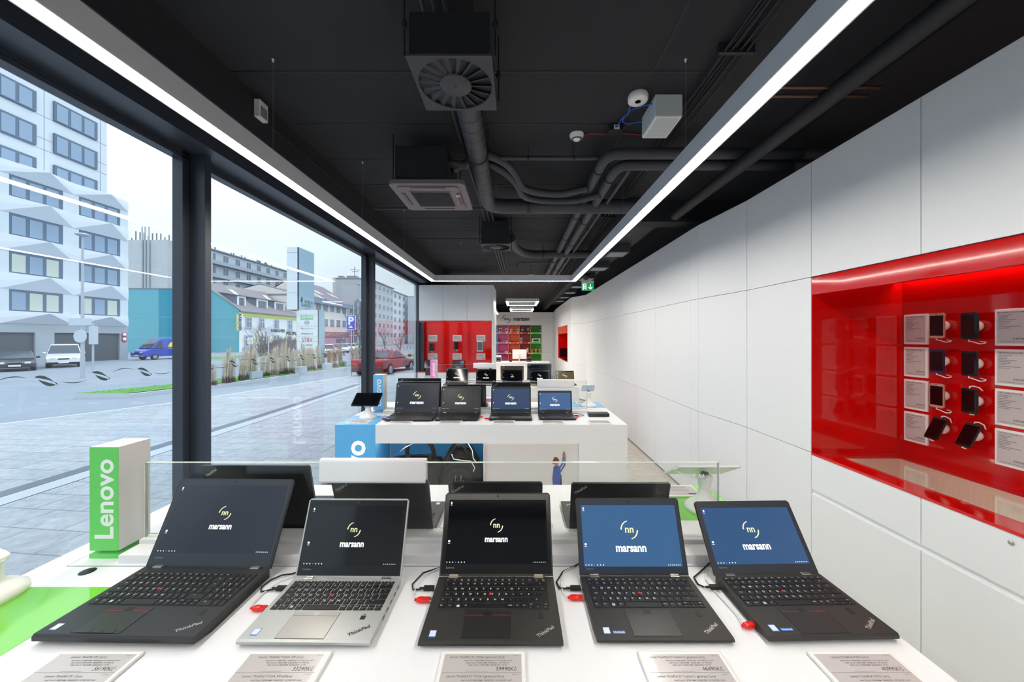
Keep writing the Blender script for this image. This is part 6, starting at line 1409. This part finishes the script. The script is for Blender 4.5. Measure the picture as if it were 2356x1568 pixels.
# ---------------------------------------------------------------- cars
TYRE = mat('tyre', (34, 34, 38), 0.8); RIM = mat('wheel_rim', (170, 174, 180), 0.3, metal=0.7); CGL = mat('car_glass', (58, 72, 88), 0.05, vary=0); HL = mat('headlamp', (226, 232, 240), 0.1, vary=0); TLR = mat('tail_lamp', (190, 22, 34), 0.15, vary=0)
def car(x, y, heading, L_, W_, H_, paint, label, kind='hatch', zg=None, lower=None, name='car', extra=None):
    """local +x is the front of the vehicle"""
    z0 = (gz(x) - .06) if zg is None else zg
    t = thing(name, (x, y, z0), label, 'car' if name == 'car' else 'van', rz=heading)
    rw = .31; zb = .30 if kind != 'van' else .36; h = H_; l = L_ / 2
    if kind == 'hatch': belt = .62 * h; low = [(-l, zb), (-l, belt * .72), (-l + .08, belt), (-l * .1, belt), (l * .42, belt * .98), (l * .93, belt * .80), (l, belt * .66), (l, zb)]; cab = [(-l + .10, belt), (-l + .42, h * .97), (-l * .25, h), (l * .06, h * .985), (l * .46, belt * .97)]
    elif kind == 'coupe': belt = .66 * h; low = [(-l, zb + .05), (-l - .02, belt * .78), (-l + .06, belt * .99), (-l * .5, belt), (l * .30, belt * .97), (l * .9, belt * .78), (l, belt * .6), (l, zb)]; cab = [(-l * .62, belt), (-l * .34, h * .97), (-l * .08, h), (l * .36, belt * .97)]
    elif kind == 'mpv': belt = .58 * h; low = [(-l, zb), (-l, belt), (l * .40, belt), (l * .90, belt * .84), (l, belt * .70), (l, zb)]; cab = [(-l + .02, belt), (-l + .12, h * .98), (l * .0, h), (l * .16, h * .98), (l * .52, belt * .97)]
    else: belt = .52 * h; low = [(-l, zb), (-l, belt), (l * .72, belt), (l * .93, belt * .82), (l, belt * .68), (l, zb)]; cab = [(-l + .01, belt), (-l + .06, h * .99), (l * .30, h), (l * .42, h * .97), (l * .76, belt)]
    def hw(z): return W_ / 2 * (1 - (.04 if z < belt * .6 else 0)) if z <= belt + .001 else W_ / 2 * (1 - .20 * (z - belt) / (h - belt))
    def hull(prof, m, mb, dx=0.0):
        n = len(prof); vs = [(s, -hw(z) - dx, z) for s, z in prof] + [(s, hw(z) + dx, z) for s, z in prof]
        mb.add(vs, [tuple(range(n)), tuple(range(2 * n - 1, n - 1, -1))] + [(k, n + k, n + (k + 1) % n, (k + 1) % n) for k in range(n)], m)
    b = MB(); hull(low, paint, b); hull(cab, paint, b); body = b.build('body', t, bevel=.07)
    b = MB()
    if kind == 'van': sidew = [(l * .36, belt + .05), (l * .66, belt + .05), (l * .45, h * .88), (l * .36, h * .88)]
    else:
        c0, c1 = cab[0], cab[-1]; sidew = [(c0[0] + .22, belt + .03), (c1[0] - .25, belt + .03), (cab[-2][0] - .04, h * .92), (cab[1][0] + .10, h * .91)]
    for s in (-1, 1): b.add([(q, s * (hw(z) + .006), z) for q, z in sidew], [tuple(range(4)) if s < 0 else tuple(range(4))[::-1]], CGL)
    a, c = Vector((cab[-1][0], 0, cab[-1][1])), Vector((cab[-2][0], 0, cab[-2][1])); d = (c - a); nn = Vector((d.z, 0, -d.x)).normalized() * .012
    p, q = a + d * .06 + nn, a + d * .92 + nn; b.add([(p.x, -hw(p.z) * .93, p.z), (p.x, hw(p.z) * .93, p.z), (q.x, hw(q.z) * .93, q.z), (q.x, -hw(q.z) * .93, q.z)], [(0, 1, 2, 3)], CGL)
    a, c = Vector((cab[0][0], 0, cab[0][1])), Vector((cab[1][0], 0, cab[1][1])); d = (c - a); nn = Vector((-d.z, 0, d.x)).normalized() * .012
    if kind != 'van':
        p, q = a + d * .12 + nn, a + d * .88 + nn; b.add([(p.x, -hw(p.z) * .9, p.z), (p.x, hw(p.z) * .9, p.z), (q.x, hw(q.z) * .9, q.z), (q.x, -hw(q.z) * .9, q.z)], [(3, 2, 1, 0)], CGL)
    b.build('windows', t)
    for s in (-1, 1):
        for e in (-.62, .62):
            b = MB(); Mx = T(e * l, s * (W_ / 2 - .13), rw) @ Matrix.Rotation(R(90 * s), 4, 'X') ; b.lathe([(0, -.10), (rw, -.10), (rw, .12), (rw * .8, .14), (rw * .66, .125)], TYRE, 24, Mx @ Matrix.Rotation(R(180), 4, 'X')); b.lathe([(rw * .66, .128), (rw * .5, .10), (0.05, .13), (0, .13)], RIM, 12, Mx @ Matrix.Rotation(R(180), 4, 'X')); b.build('wheel', t)
        b = MB(); zf = belt * .70; b.box(l - .16, l - .0 + .012, s * W_ * .30 - .14, s * W_ * .30 + .14, zf - .07, zf + .06, HL); b.build('headlight', t, bevel=.02)
        b = MB(); b.box(-l - .015 - .02 * (kind == 'coupe'), -l + .12, s * W_ * .36 - .16, s * W_ * .36 + .13, belt * .68, belt * .90, TLR); b.build('tail_light', t, bevel=.02)
        b = MB(); b.blob((l * .40, s * (W_ / 2 + .10), belt + .08), (.07, .11, .08), paint, .6, 12, 8); b.build('wing_mirror', t)
    b = MB(); lw = lower or KEY
    b.box(l - .05, l + .025, -W_ * .46, W_ * .46, zb - .04, belt * .42, lw); b.box(-l - .03, -l + .06, -W_ * .47, W_ * .47, zb - .06, belt * .46, lw); b.build('bumper', t, bevel=.03)
    b = MB(); b.box(l - .02, l + .012, -W_ * .16, W_ * .16, belt * .60, belt * .70, KEY); b.box(l + .02, l + .032, -.26, .26, zb + .06, zb + .17, PRT); b.box(-l - .04, -l - .025, -.26, .26, belt * .52, belt * .52 + .11, PRT); b.build('plate_and_grille', t)
    if extra: extra(t, l, hw, belt, h)
    return t
CRED = mat('dark_red_paint', (132, 12, 34), 0.15, coat=.6); CWH = mat('white_paint', (232, 236, 240), 0.2, coat=.5); CBK = mat('black_paint', (44, 50, 58), 0.12, coat=.6); CBL = mat('blue_van_paint', (62, 84, 190), 0.25); CSI = mat('silver_paint', (196, 202, 210), 0.2, metal=.4)
car(-7.05, 19.7, R(83), 4.1, 1.72, 1.30, CRED, 'dark red car parked at the kerb beyond the windows, seen from behind', 'coupe', lower=mat('dark_bumper', (38, 42, 52), .5))
X = (149 - 1187) * 30 / F; car(X, 30, R(-40), 4.4, 1.80, 1.86, CWH, 'white van-like family car parked facing the shop before the office building', 'mpv')
X = (34 - 1187) * 26.5 / F; car(X, 26.5, R(-36), 4.5, 1.84, 1.42, CBK, 'black car at the left edge of the view before the office building', 'hatch')
def vanlogo(t, l, hw, belt, h):
    b = MB()
    for s in (-1, 1):
        b.lathe([(0, 0), (.62, 0), (.62, .012), (0, .012)], mat('van_yellow', (236, 220, 50), .4), 28, T(-l * .05, s * (hw(belt) - .04), belt + .15) @ Matrix.Rotation(R(-90 * s), 4, 'X'))
    b.build('yellow_disc', t)
X = (384 - 1187) * 41 / F; car(X, 41, R(-105), 5.4, 2.05, 2.3, CBL, 'blue delivery van with a yellow disc before the teal wall', 'van', name='delivery_van', lower=mat('van_grey_bumper', (130, 138, 150), .5), extra=vanlogo)
for k, (px, m, wh) in enumerate(((752, CWH, 'first'), (768, CSI, 'second'), (786, CWH, 'third'), (806, CWH, 'fourth'), (824, mat('lime_paint', (214, 222, 80), .3), 'last, lime coloured'))):
    Y = 46 + k * 5.2; X = (px - 1187) * Y / F
    car(X, Y, R(-60), 4.2, 1.75, 1.45, m, 'parked car far behind the ornamental grass, %s of the row from the pylon' % wh, 'hatch')

# ---------------------------------------------------------------- white office building with folded cladding
CL = mat('pale_cladding', (220, 226, 234), 0.5, vary=0.02, scale=.5); CLF = mat('folded_cladding', (230, 234, 242), 0.45, vary=0.02, scale=.5); GFL = mat('office_base_concrete', (176, 184, 192), 0.7, vary=.04, scale=.6)
WFR = mat('office_window_frame', (104, 120, 140), 0.5); WGL = mat('office_glass', (150, 170, 194), 0.12, vary=.05, scale=.4); WLT = mat('office_lit_blind', (188, 196, 190), 0.5, emit=(214, 222, 208), es=0.12, vary=.05, scale=.5); DARK = mat('dark_opening', (88, 96, 106), .6)
XF = -43.0; XU = -47.3; zg = -.63
t = thing('office_building', (XF, 27, zg), 'white office block with folded triangular cladding and bands of windows', 'building'); Q = T(-XF, -27, -zg)
LT = CZ + 15.03; LB = CZ + 1.25
b = MB(); b.M = Q; b.box(XF - 14, XF - .25, 14, 40.0, LB, LT - .01, CL); b.box(XF - 14, XF - .25, 14, 40.0, zg, LB, GFL); b.box(XF - 14, XU - .2, 14, 41.9, LT, CZ + 25.3, CL); b.build('core_wall', t)
b = MB(); b.M = Q
WCOL = [(20.75, 24.4), (25.7, 29.35), (30.6, 34.25), (35.5, 39.2)]
rows = [13.94, 10.67, 7.42, 4.17]; wh_ = 1.85
edges = [14.0] + [v for c in WCOL for v in c] + [40.0]
for i in range(len(edges) - 1):
    if i % 2 == 0: b.box(XF - .25, XF, edges[i], edges[i + 1], LB, LT, CL)
for ri, zt_r in enumerate(rows):     # spandrels: folded facets
    ztop = CZ + (rows[ri - 1] - wh_ if ri else 15.03); zbot = CZ + zt_r
    if ri == 0: pass
    # four facets for every half module
ch = [(CZ + 15.03, CZ + rows[0], 0)] + [(CZ + rows[k] - wh_, CZ + (rows[k + 1] if k < 3 else 1.25), k + 1) for k in range(4)]
for (za, zb3, k) in ch:
    mod = 4.95; y = 40.0; j = 0
    while y > 14.5:
        ya = y - mod / 2; o = .5 if (j + k) % 2 else 0.0
        A = (XF + .02, y, za); B_ = (XF + .02, ya, za); C_ = (XF + .02, y, zb3); D = (XF + .02, ya, zb3)
        zm = (za + zb3) / 2
        # ridge runs from one corner at the top to the other at the bottom, pushed outwards
        if j % 2 == 0: P = (XF + .95, ya, za - (za - zb3) * .12); b.add([A, B_, C_, D, P, (XF + .06, y, zb3 + (za - zb3) * .45)], [(0, 5, 4), (0, 4, 1), (5, 2, 4), (4, 2, 3)], CLF)
        else: P = (XF + .95, y, za - (za - zb3) * .12); b.add([A, B_, C_, D, P, (XF + .06, ya, zb3 + (za - zb3) * .45)], [(0, 4, 1), (1, 4, 5), (5, 4, 3), (4, 2, 3)], CLF)
        y = ya; j += 1
b.build('folded_cladding', t)
b = MB(); b.M = Q
for z in (20.0 + .0, 22.25, 24.9, 18.9): b.box(XU - .2, XU - .185, 14, 41.9, CZ + z, CZ + z + .03, GREY)
for y in (36.3, 41.2, 31.1): b.box(XU - .2, XU - .185, y, y + .03, LT, CZ + 25.3, GREY)
b.build('panel_joint', t)
def office_window(ya, yb, z0, z1, X, lit):
    b = MB(); b.M = Q; b.box(X - .24, X - .02, ya, yb, z0, z1, WFR); o = b.build('window', t)
    n = 3; fw = .14; w1 = (yb - ya - .5) / n
    b = MB(); b.M = Q
    for k in range(n):
        p = ya + .16 + k * (w1 + .09); b.box(X - .06, X - .0, p, p + w1 - .18 + .0, z0 + .10, z1 - .22, WLT if (k + lit) % 3 < (2 if lit else 0) else WGL)
    b.build('pane', o)
for ci, (ya, yb) in enumerate(WCOL):
    for ri, zt_r in enumerate(rows): office_window(ya, yb, CZ + zt_r - wh_, CZ + zt_r, XF + .02, (0, 0, 1, 2)[ri] if ci < 3 else (0, 0, 0, 1)[ri])
for (ya, yb) in ((26.6, 30.4), (31.8, 35.6), (37.0, 40.8)):
    for k, z in enumerate((24.3, 21.0, 17.75)): office_window(ya, yb, CZ + z - 2.0, CZ + z, XU + .02, 0)
for (ya, yb) in ((25.0, 32.3), (33.6, 39.2)):
    b = MB(); b.M = Q; b.box(XF - .3, XF - .19, ya, yb, zg, CZ + .48, DARK); b.box(XF - .24, XF - .1, ya, ya + .1, zg, CZ + .48, GFL); b.build('ground_floor_opening', t)
b = MB(); b.M = Q; b.box(XF - .25, XF - .02, 32.3, 33.6, zg, CZ + .48, GFL); b.box(XF - .25, XF - .02, 39.2, 40, zg, CZ + .48, GFL); b.box(XF - .25, XF - .02, 14, 40, CZ + .48, LB, GFL); b.build('base_facing', t)
for k, z in enumerate((CZ + .35, CZ - .15)):
    b = MB(); b.M = Q; b.lathe([(0, 0), (.28, 0), (.28, .03), (0, .03)], mat('sign_red_ring', (190, 60, 80), .5), 24, T(XF + .02, 39.6, z) @ FACE_PX); b.lathe([(0, 0.0), (.2, 0.0), (.2, .04), (0, .04)], PRT, 24, T(XF + .02, 39.6, z) @ FACE_PX); b.build('round_sign', t)

# ---------------------------------------------------------------- teal gabled building with the white and yellow front
TEAL = mat('teal_render', (104, 180, 194), 0.6, vary=.03, scale=.4); TEALD = mat('deep_teal_render', (44, 150, 176), 0.6, vary=.03, scale=.4); RFT = mat('grey_brown_tiles', (142, 134, 140), 0.8, vary=.12, scale=3); KW = mat('white_render', (236, 238, 240), 0.6, vary=.02); KY = mat('yellow_green_band', (226, 232, 140), 0.6, vary=.02); KG = mat('grey_plinth', (176, 180, 190), 0.7); TRM = mat('lilac_grey_trim', (176, 186, 210), .6); DG = mat('shop_glass', (118, 128, 142), .15)
XK = -46.0; y0, y1 = 60.0, 75.6; zg = -.63
t = thing('gabled_house', (XK - 7, 66, zg), 'long house with a teal gable wall, grey tiled roof and white front with yellow bands', 'building'); Q = T(-XK + 7, -66, -zg)
ze, zr, XR = CZ + 4.6, CZ + 9.6, -52.8
b = MB(); b.M = Q; b.prism([(XK, zg), (XK, ze), (XR, zr), (XR - 6.8, ze + 2.0), (XR - 6.8, zg)], y0, y0 + .3, TEAL, 'y'); b.build('gable_wall', t)
b = MB(); b.M = Q; b.box(-70, XR + 1.5, y0 - .6, y0 + 8, zg, CZ + 8.17, TEAL); b.box(-70, XR + 1.5, y0 - .66, y0 - .58, CZ + 8.05, CZ + 8.2, GREY); b.box(-58.8, -53.5, y0 - .62, y0 - .6, zg, CZ + 8.05, TEALD)
for z in (3.4, .1): b.box(-70, XK, y0 - .63, y0 - .58, CZ + z, CZ + z + .06, mat('pale_teal_joint', (150, 196, 206), .6))
b.build('teal_annex', t)
b = MB(); b.M = Q; b.box(XK - 6, XK, y0 + .3, y1, zg, ze, KW); b.build('front_wall', t)
b = MB(); b.M = Q
b.add([(XK + .5, y0 - .2, ze - .15), (XK + .5, y1, ze - .15), (XR, y1, zr), (XR, y0 - .2, zr), (XR - 7, y1, ze + 1.5), (XR - 7, y0 - .2, ze + 1.5)], [(0, 1, 2, 3), (3, 2, 4, 5)], RFT); b.box(XK + .35, XK + .6, y0 - .2, y1, ze - .3, ze - .1, GREY); b.build('roof', t)
b = MB(); b.M = Q; b.box(XK, XK + .22, y0, y1, ze - .75, ze - .3, KY); b.box(XK, XK + .05, y0, y1, ze - 1.05, ze - .8, KY); zz = CZ + .05 - .45; b.box(XK, XK + .06, y0, y1, CZ - .50 + .0, CZ - .05, KY); b.box(XK, XK + .08, y0, y1, zg, CZ - 1.72, KG); b.box(XK, XK + .1, y0 - .05, y0 + .4, zg, ze - .8, PRT); b.build('bands', t)
def kwin(pxa, pxb, pya, pyb, arch=False):
    A = on_x(XK, pxa, pya); B2 = on_x(XK, pxb, pyb); za = A[2]; zb4 = on_x(XK, pxa, pyb)[2]
    b = MB(); b.M = Q; b.box(XK, XK + .12, A[1] - .25, B2[1] + .25, zb4 - .15, za + .25, TRM); b.box(XK + .1, XK + .3, A[1] - .4, B2[1] + .4, zb4 - .3, zb4 - .15, TRM); o = b.build('window', t)
    b = MB(); b.M = Q; b.box(XK + .10, XK + .14, A[1], B2[1], zb4, za, DG); m = (A[1] + B2[1]) / 2
    for (p, q, r_, s) in ((m - .05, m + .05, zb4, za), (A[1], B2[1], zb4 + (za - zb4) * .66, zb4 + (za - zb4) * .72)): b.box(XK + .13, XK + .16, p, q, r_, s, PRT)
    b.build('pane', o)
for (a, c, d, e) in ((567, 576, 732, 751), (598, 605, 734, 753), (632, 639, 737, 754), (663.5, 670, 739, 756)): kwin(a, c, d, e)
for (a, c, d, e) in ((564, 577, 774, 795), (600, 609, 774, 795), (629, 640, 773, 795), (662, 669, 774, 792)): kwin(a, c, d, e)
# dormers
for (pa, pb, pt_, pb2) in ((549, 561, 684, 701), (593, 612, 691, 706.5), (634, 651, 697, 711)):
    XD = XK - 1.2; A = on_x(XD, pa, pt_); B2 = on_x(XD, pb, pt_); zb4 = on_x(XD, pa, pb2)[2]
    b = MB(); b.M = Q; b.prism([(XD, zb4 - .4), (XD, A[2] + .35), (XD - 4.2, A[2] + .9), (XD - 4.2, zb4 - .4)], A[1] - .35, B2[1] + .35, mat('slate_cheek', (122, 130, 148), .7), 'y'); b.prism([(XD + .3, A[2] + .30), (XD + .3, A[2] + .45), (XD - 4.6, A[2] + 1.15), (XD - 4.6, A[2] + 1.0)], A[1] - .6, B2[1] + .6, RFT, 'y'); o = b.build('dormer', t)
    b = MB(); b.M = Q; b.box(XD, XD + .08, A[1] - .35, B2[1] + .35, zb4 - .3, A[2] + .3, PRT); b.box(XD + .05, XD + .12, A[1], B2[1], zb4, A[2], DG)
    for k in range(1, 3): yy = A[1] + (B2[1] - A[1]) * k / 3; b.box(XD + .11, XD + .14, yy - .05, yy + .05, zb4, A[2], mat('brown_sash', (130, 96, 96), .6))
    b.build('dormer_window', o)
for (px, py) in ((538, 664), (614, 675)):
    Xs = XR + 2.0; A = on_x(Xs, px, py); b = MB(); b.M = Q; sl = (zr - ze) / (XK - XR); z0_ = zr - sl * (Xs - XR); b.add([(Xs - .7, A[1] - .4, z0_ + sl * .7 + .08), (Xs - .7, A[1] + .6, z0_ + sl * .7 + .08), (Xs + .5, A[1] + .6, z0_ - sl * .5 + .08), (Xs + .5, A[1] - .4, z0_ - sl * .5 + .08)], [(0, 1, 2, 3)], PRT); b.build('skylight', t)
b = MB(); b.M = Q; A = on_x(XK + .7, 554, 722); B2 = on_x(XK + .7, 564, 722); z2 = on_x(XK + .7, 554, 760)[2]
b.box(XK, XK + .9, A[1], A[1] + .25, z2, A[2], PRT); b.box(XK + .0, XK + .25, A[1] - .02, A[1] + .27, z2, A[2], mat('sign_yellow', (232, 228, 70), .5)); o = b.build('projecting_sign', t)
b = MB(); b.M = Q; b.text('KÄRCHER', 0.62, T(XK + .57, A[1] - .04, (A[2] + z2) / 2) @ UPRIGHT @ Matrix.Rotation(R(-90), 4, 'Z'), INK, .03); b.build('lettering', o)
b = MB(); b.M = Q; A = on_x(XK, 639, 760.5); b.text('KÄRCHER', 0.75, T(XK + .1, A[1], A[2]) @ FACE_PX, INK, .03, 1.25); A = on_x(XK, 672, 767); b.text('PEOPLE', 0.95, T(XK + .1, A[1], A[2]) @ FACE_PX, INK, .03, 1.25); b.build('shop_lettering', t)

# ---------------------------------------------------------------- other buildings
def slab(name, label, X, ya, yb, ztop, m, rows_, cols_, wz, rows0, deep=12, ww=.45, wm=None, roof=None, extra=None, balcony=False):
    """block with its front on the plane x = X, running from ya to yb"""
    t = thing(name, (X - deep / 2, (ya + yb) / 2, -.63), label, 'building'); Q = T(-X + deep / 2, -(ya + yb) / 2, .63)
    b = MB(); b.M = Q; b.box(X - deep, X, ya, yb, -.63, ztop, m); b.build('wall', t)
    st = (yb - ya) / cols_; fl_ = (ztop - rows0) / rows_
    for r_ in range(rows_):
        for c in range(cols_):
            y = ya + (c + .5) * st; z = rows0 + (r_ + .28) * fl_
            b = MB(); b.M = Q; b.box(X, X + .10, y - st * ww / 2 - .1, y + st * ww / 2 + .1, z - .1, z + fl_ * wz + .1, PRT); o = b.build('window', t)
            b = MB(); b.M = Q; g = wm or DG
            b.box(X + .08, X + .13, y - st * ww / 2, y - .06, z, z + fl_ * wz, g); b.box(X + .08, X + .13, y + .06, y + st * ww / 2, z, z + fl_ * wz, g); b.build('pane', o)
        if balcony and r_ > 0:
            z = rows0 + r_ * fl_; b = MB(); b.M = Q; b.box(X, X + 1.1, ya, yb, z - .15, z, GREY); b.box(X + 1.05, X + 1.1, ya, yb, z, z + .9, balcony); b.build('balcony', t)
    b = MB(); b.M = Q; b.box(X - deep, X + .5, ya - .1, yb + .1, ztop, ztop + .3, roof or GREY)
    b.build('roof', t)
    if extra: extra(t, Q)
    return t
CC = mat('weathered_concrete', (196, 198, 200), 0.8, vary=.10, scale=.8, bump=.1); PB = mat('pale_plaster', (196, 204, 214), .7, vary=.05, scale=.4); CRM = mat('cream_plaster', (226, 218, 212), .7, vary=.03, scale=.4); BGE = mat('beige_plaster', (214, 206, 204), .7, vary=.03)
def chim(t, Q):
    b = MB(); b.M = Q; rnd = random.Random(4)
    for k in range(9):
        y = 96 + k * 3.3; X = -83 - rnd.random() * 2; z = CZ + 23.0
        for q in range(rnd.randint(2, 5)): b.tube([(X, y + q * .45, z), (X, y + q * .45, z + rnd.uniform(1.0, 2.2))], .16, GREY, 6)
        b.box(X - .6, X + .6, y - .3, y + 2.1, z - .2, z + .6, PB)
    b.build('chimneys', t)
slab('apartment_block', 'long pale apartment block with balconies on the rise behind the tiled roofs', -80.0, 93, 127, CZ + 23.1, PB, 4, 8, .55, CZ + 9, 14, .4, balcony=mat('balcony_rail', (172, 182, 196), .6), extra=chim)
slab('apartment_block', 'short yellow-topped apartment block beside the sign pylon', -80.5, 127.5, 140, CZ + 22.6, mat('lime_yellow_plaster', (218, 222, 110), .7), 4, 4, .5, CZ + 9, 14, .35, balcony=mat('balcony_rail', (172, 182, 196), .6))
t = thing('concrete_tower', (-97 * .85, 85, -.63), 'bare weathered concrete end wall with pipes behind the teal annex', 'building')
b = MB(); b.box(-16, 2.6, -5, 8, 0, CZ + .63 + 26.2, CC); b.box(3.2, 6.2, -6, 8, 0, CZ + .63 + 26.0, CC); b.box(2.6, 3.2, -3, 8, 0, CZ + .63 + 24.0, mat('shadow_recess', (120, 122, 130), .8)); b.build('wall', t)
b = MB(); rnd = random.Random(2)
for k in range(16):
    x = -8 + k * 1.1; zz = 28.2; hh = rnd.uniform(.8, 3.2); b.tube([(x, -4.5, zz), (x, -4.5, zz + hh)], .14, GREY, 6)
for x in (-1.2, -.4, .6): b.tube([(x, -5.2, 12), (x, -5.2, 32)], .16, POLE, 8)
b.build('pipes', t); t.scale = (.85, .85, .85)
# cream building with the purple shop band
XB2 = -46.0
def creamx(t, Q):
    b = MB(); b.M = Q; ze2 = CZ + 9.2
    b.add([(XB2 + 1.0, 76, ze2 - .2), (XB2 + 1.0, 86, ze2 - .2), (XB2 - 8, 86, ze2 + 2.2), (XB2 - 8, 76, ze2 + 2.2), (XB2 - 17, 86, ze2), (XB2 - 17, 76, ze2), (XB2 + 1.0, 99, ze2 - .2), (XB2 - 8, 101, ze2 + 5.0), (XB2 - 8, 86, ze2 + 5.0), (XB2 - 17, 99, ze2)], [(0, 1, 2, 3), (3, 2, 4, 5), (1, 6, 7, 8), (8, 7, 9, 4)], mat('purple_brown_tiles', (140, 126, 138), .8, vary=.08, scale=2)); b.poly([(XB2, 76, ze2), (XB2 - 8, 76, ze2 + 2.1), (XB2 - 16, 76, ze2)], CRM); b.poly([(XB2, 86, ze2), (XB2 - 8, 86, ze2 + 4.9), (XB2 - 16, 86, ze2)], CRM); b.box(XB2 + .1, XB2 + 1.1, 76, 99, ze2 - 1.3, ze2 - .2, mat('grey_blue_eaves', (132, 148, 168), .6)); b.build('tiled_roof', t)
    for px in (725, 733, 760, 768):
        A = on_x(XB2 - 2.5, px, 677); z_ = ze2 + 5.2 / 9 * 3.5 - .2; b = MB(); b.M = Q; b.add([(XB2 - 3.6, A[1], z_ + .75), (XB2 - 3.6, A[1] + .9, z_ + .75), (XB2 - 1.6, A[1] + .9, z_ - .40), (XB2 - 1.6, A[1], z_ - .40)], [(0, 1, 2, 3)], PRT); b.build('skylight', t)
    b = MB(); b.M = Q; b.box(XB2, XB2 + .2, 76, 99, CZ + .0, CZ + 1.5, mat('mauve_fascia', (150, 110, 140), .5)); b.text('PURKERTŮV DŮM', 1.2, T(XB2 + .24, 89.5, CZ + .75) @ FACE_PX, mat('gold_letters', (214, 186, 140), .5), .03, 1.15); b.box(XB2, XB2 + .18, 76, 99, -.63, CZ, mat('pink_grey_shopfront', (196, 160, 176), .5)); b.box(XB2 + .17, XB2 + .22, 84, 86.5, -.63, CZ - .2, mat('plum_door', (132, 66, 92), .5)); b.box(XB2 + .17, XB2 + .22, 92, 97, CZ - 1.4, CZ - .2, DG); b.build('shopfront', t)
slab('corner_building', 'cream building with purple-brown roof, skylights and a mauve shop band', XB2, 76.0, 98.0, CZ + 9.0, CRM, 2, 7, .5, CZ + 1.8, 10, .62, extra=creamx)
# glazed gable bay
t = thing('glass_gable_bay', (-44, 101.5, -.63), 'glazed bay with a pointed gable beside the cream building', 'building')
b = MB(); b.prism([(-2.4, 0), (2.4, 0), (2.4, 10.6), (0, 13.4), (-2.4, 10.6)], -1, 4, mat('bay_glass', (132, 146, 166), .15), 'y'); b.build('glazing', t)
b = MB()
for x in (-2.4, -1.2, 0, 1.2, 2.4): b.box(x - .08, x + .08, -1.1, -1.0, 0, 10.6 if abs(x) > 2 else 12, PRT)
for z in (3, 5, 7, 9, 10.6): b.box(-2.4, 2.4, -1.1, -1.0, z, z + .12, PRT)
b.build('glazing_bars', t)
t = thing('tall_building', (-56, 133, -.63), 'tall plain beige building with roof aerials above the cream one', 'building')
b = MB(); b.box(-10, -.5, -3, 8, 0, CZ + .63 + 21.8, BGE); b.build('wall', t)
b = MB(); b.box(-8.5, -7, -2, 0, 24.1, 24.9, GREY); b.box(-5.5, -2, -2, 0, 24.1, 24.9, GREY); b.tube([(-3, -1, 24.1), (-3, -1, 28.4)], .12, GREY, 6); b.tube([(-4.6, -1, 27.4), (-1.0, -1, 27.2)], .08, GREY, 5); b.tube([(-4, -1, 26.6), (-1.6, -1, 26.6)], .08, GREY, 5); b.build('aerial', t)
slab('apartment_block', 'grey-beige apartment block with a window grid seen through the third window', -46.0, 112, 135, CZ + 18.3, mat('grey_beige_plaster', (196, 194, 198), .7), 6, 6, .5, CZ - .5, 10, .5)
slab('apartment_block', 'pale narrow apartment block farther along the street, through the third window', -46.5, 136, 168, CZ + 17.6, mat('light_plaster', (222, 224, 228), .7), 6, 6, .5, CZ - .5, 12, .4)
slab('apartment_block', 'greyish building closing the street at the edge of the third window', -40.0, 150, 190, CZ + 17.0, PB, 6, 8, .5, CZ - .5, 5, .4)
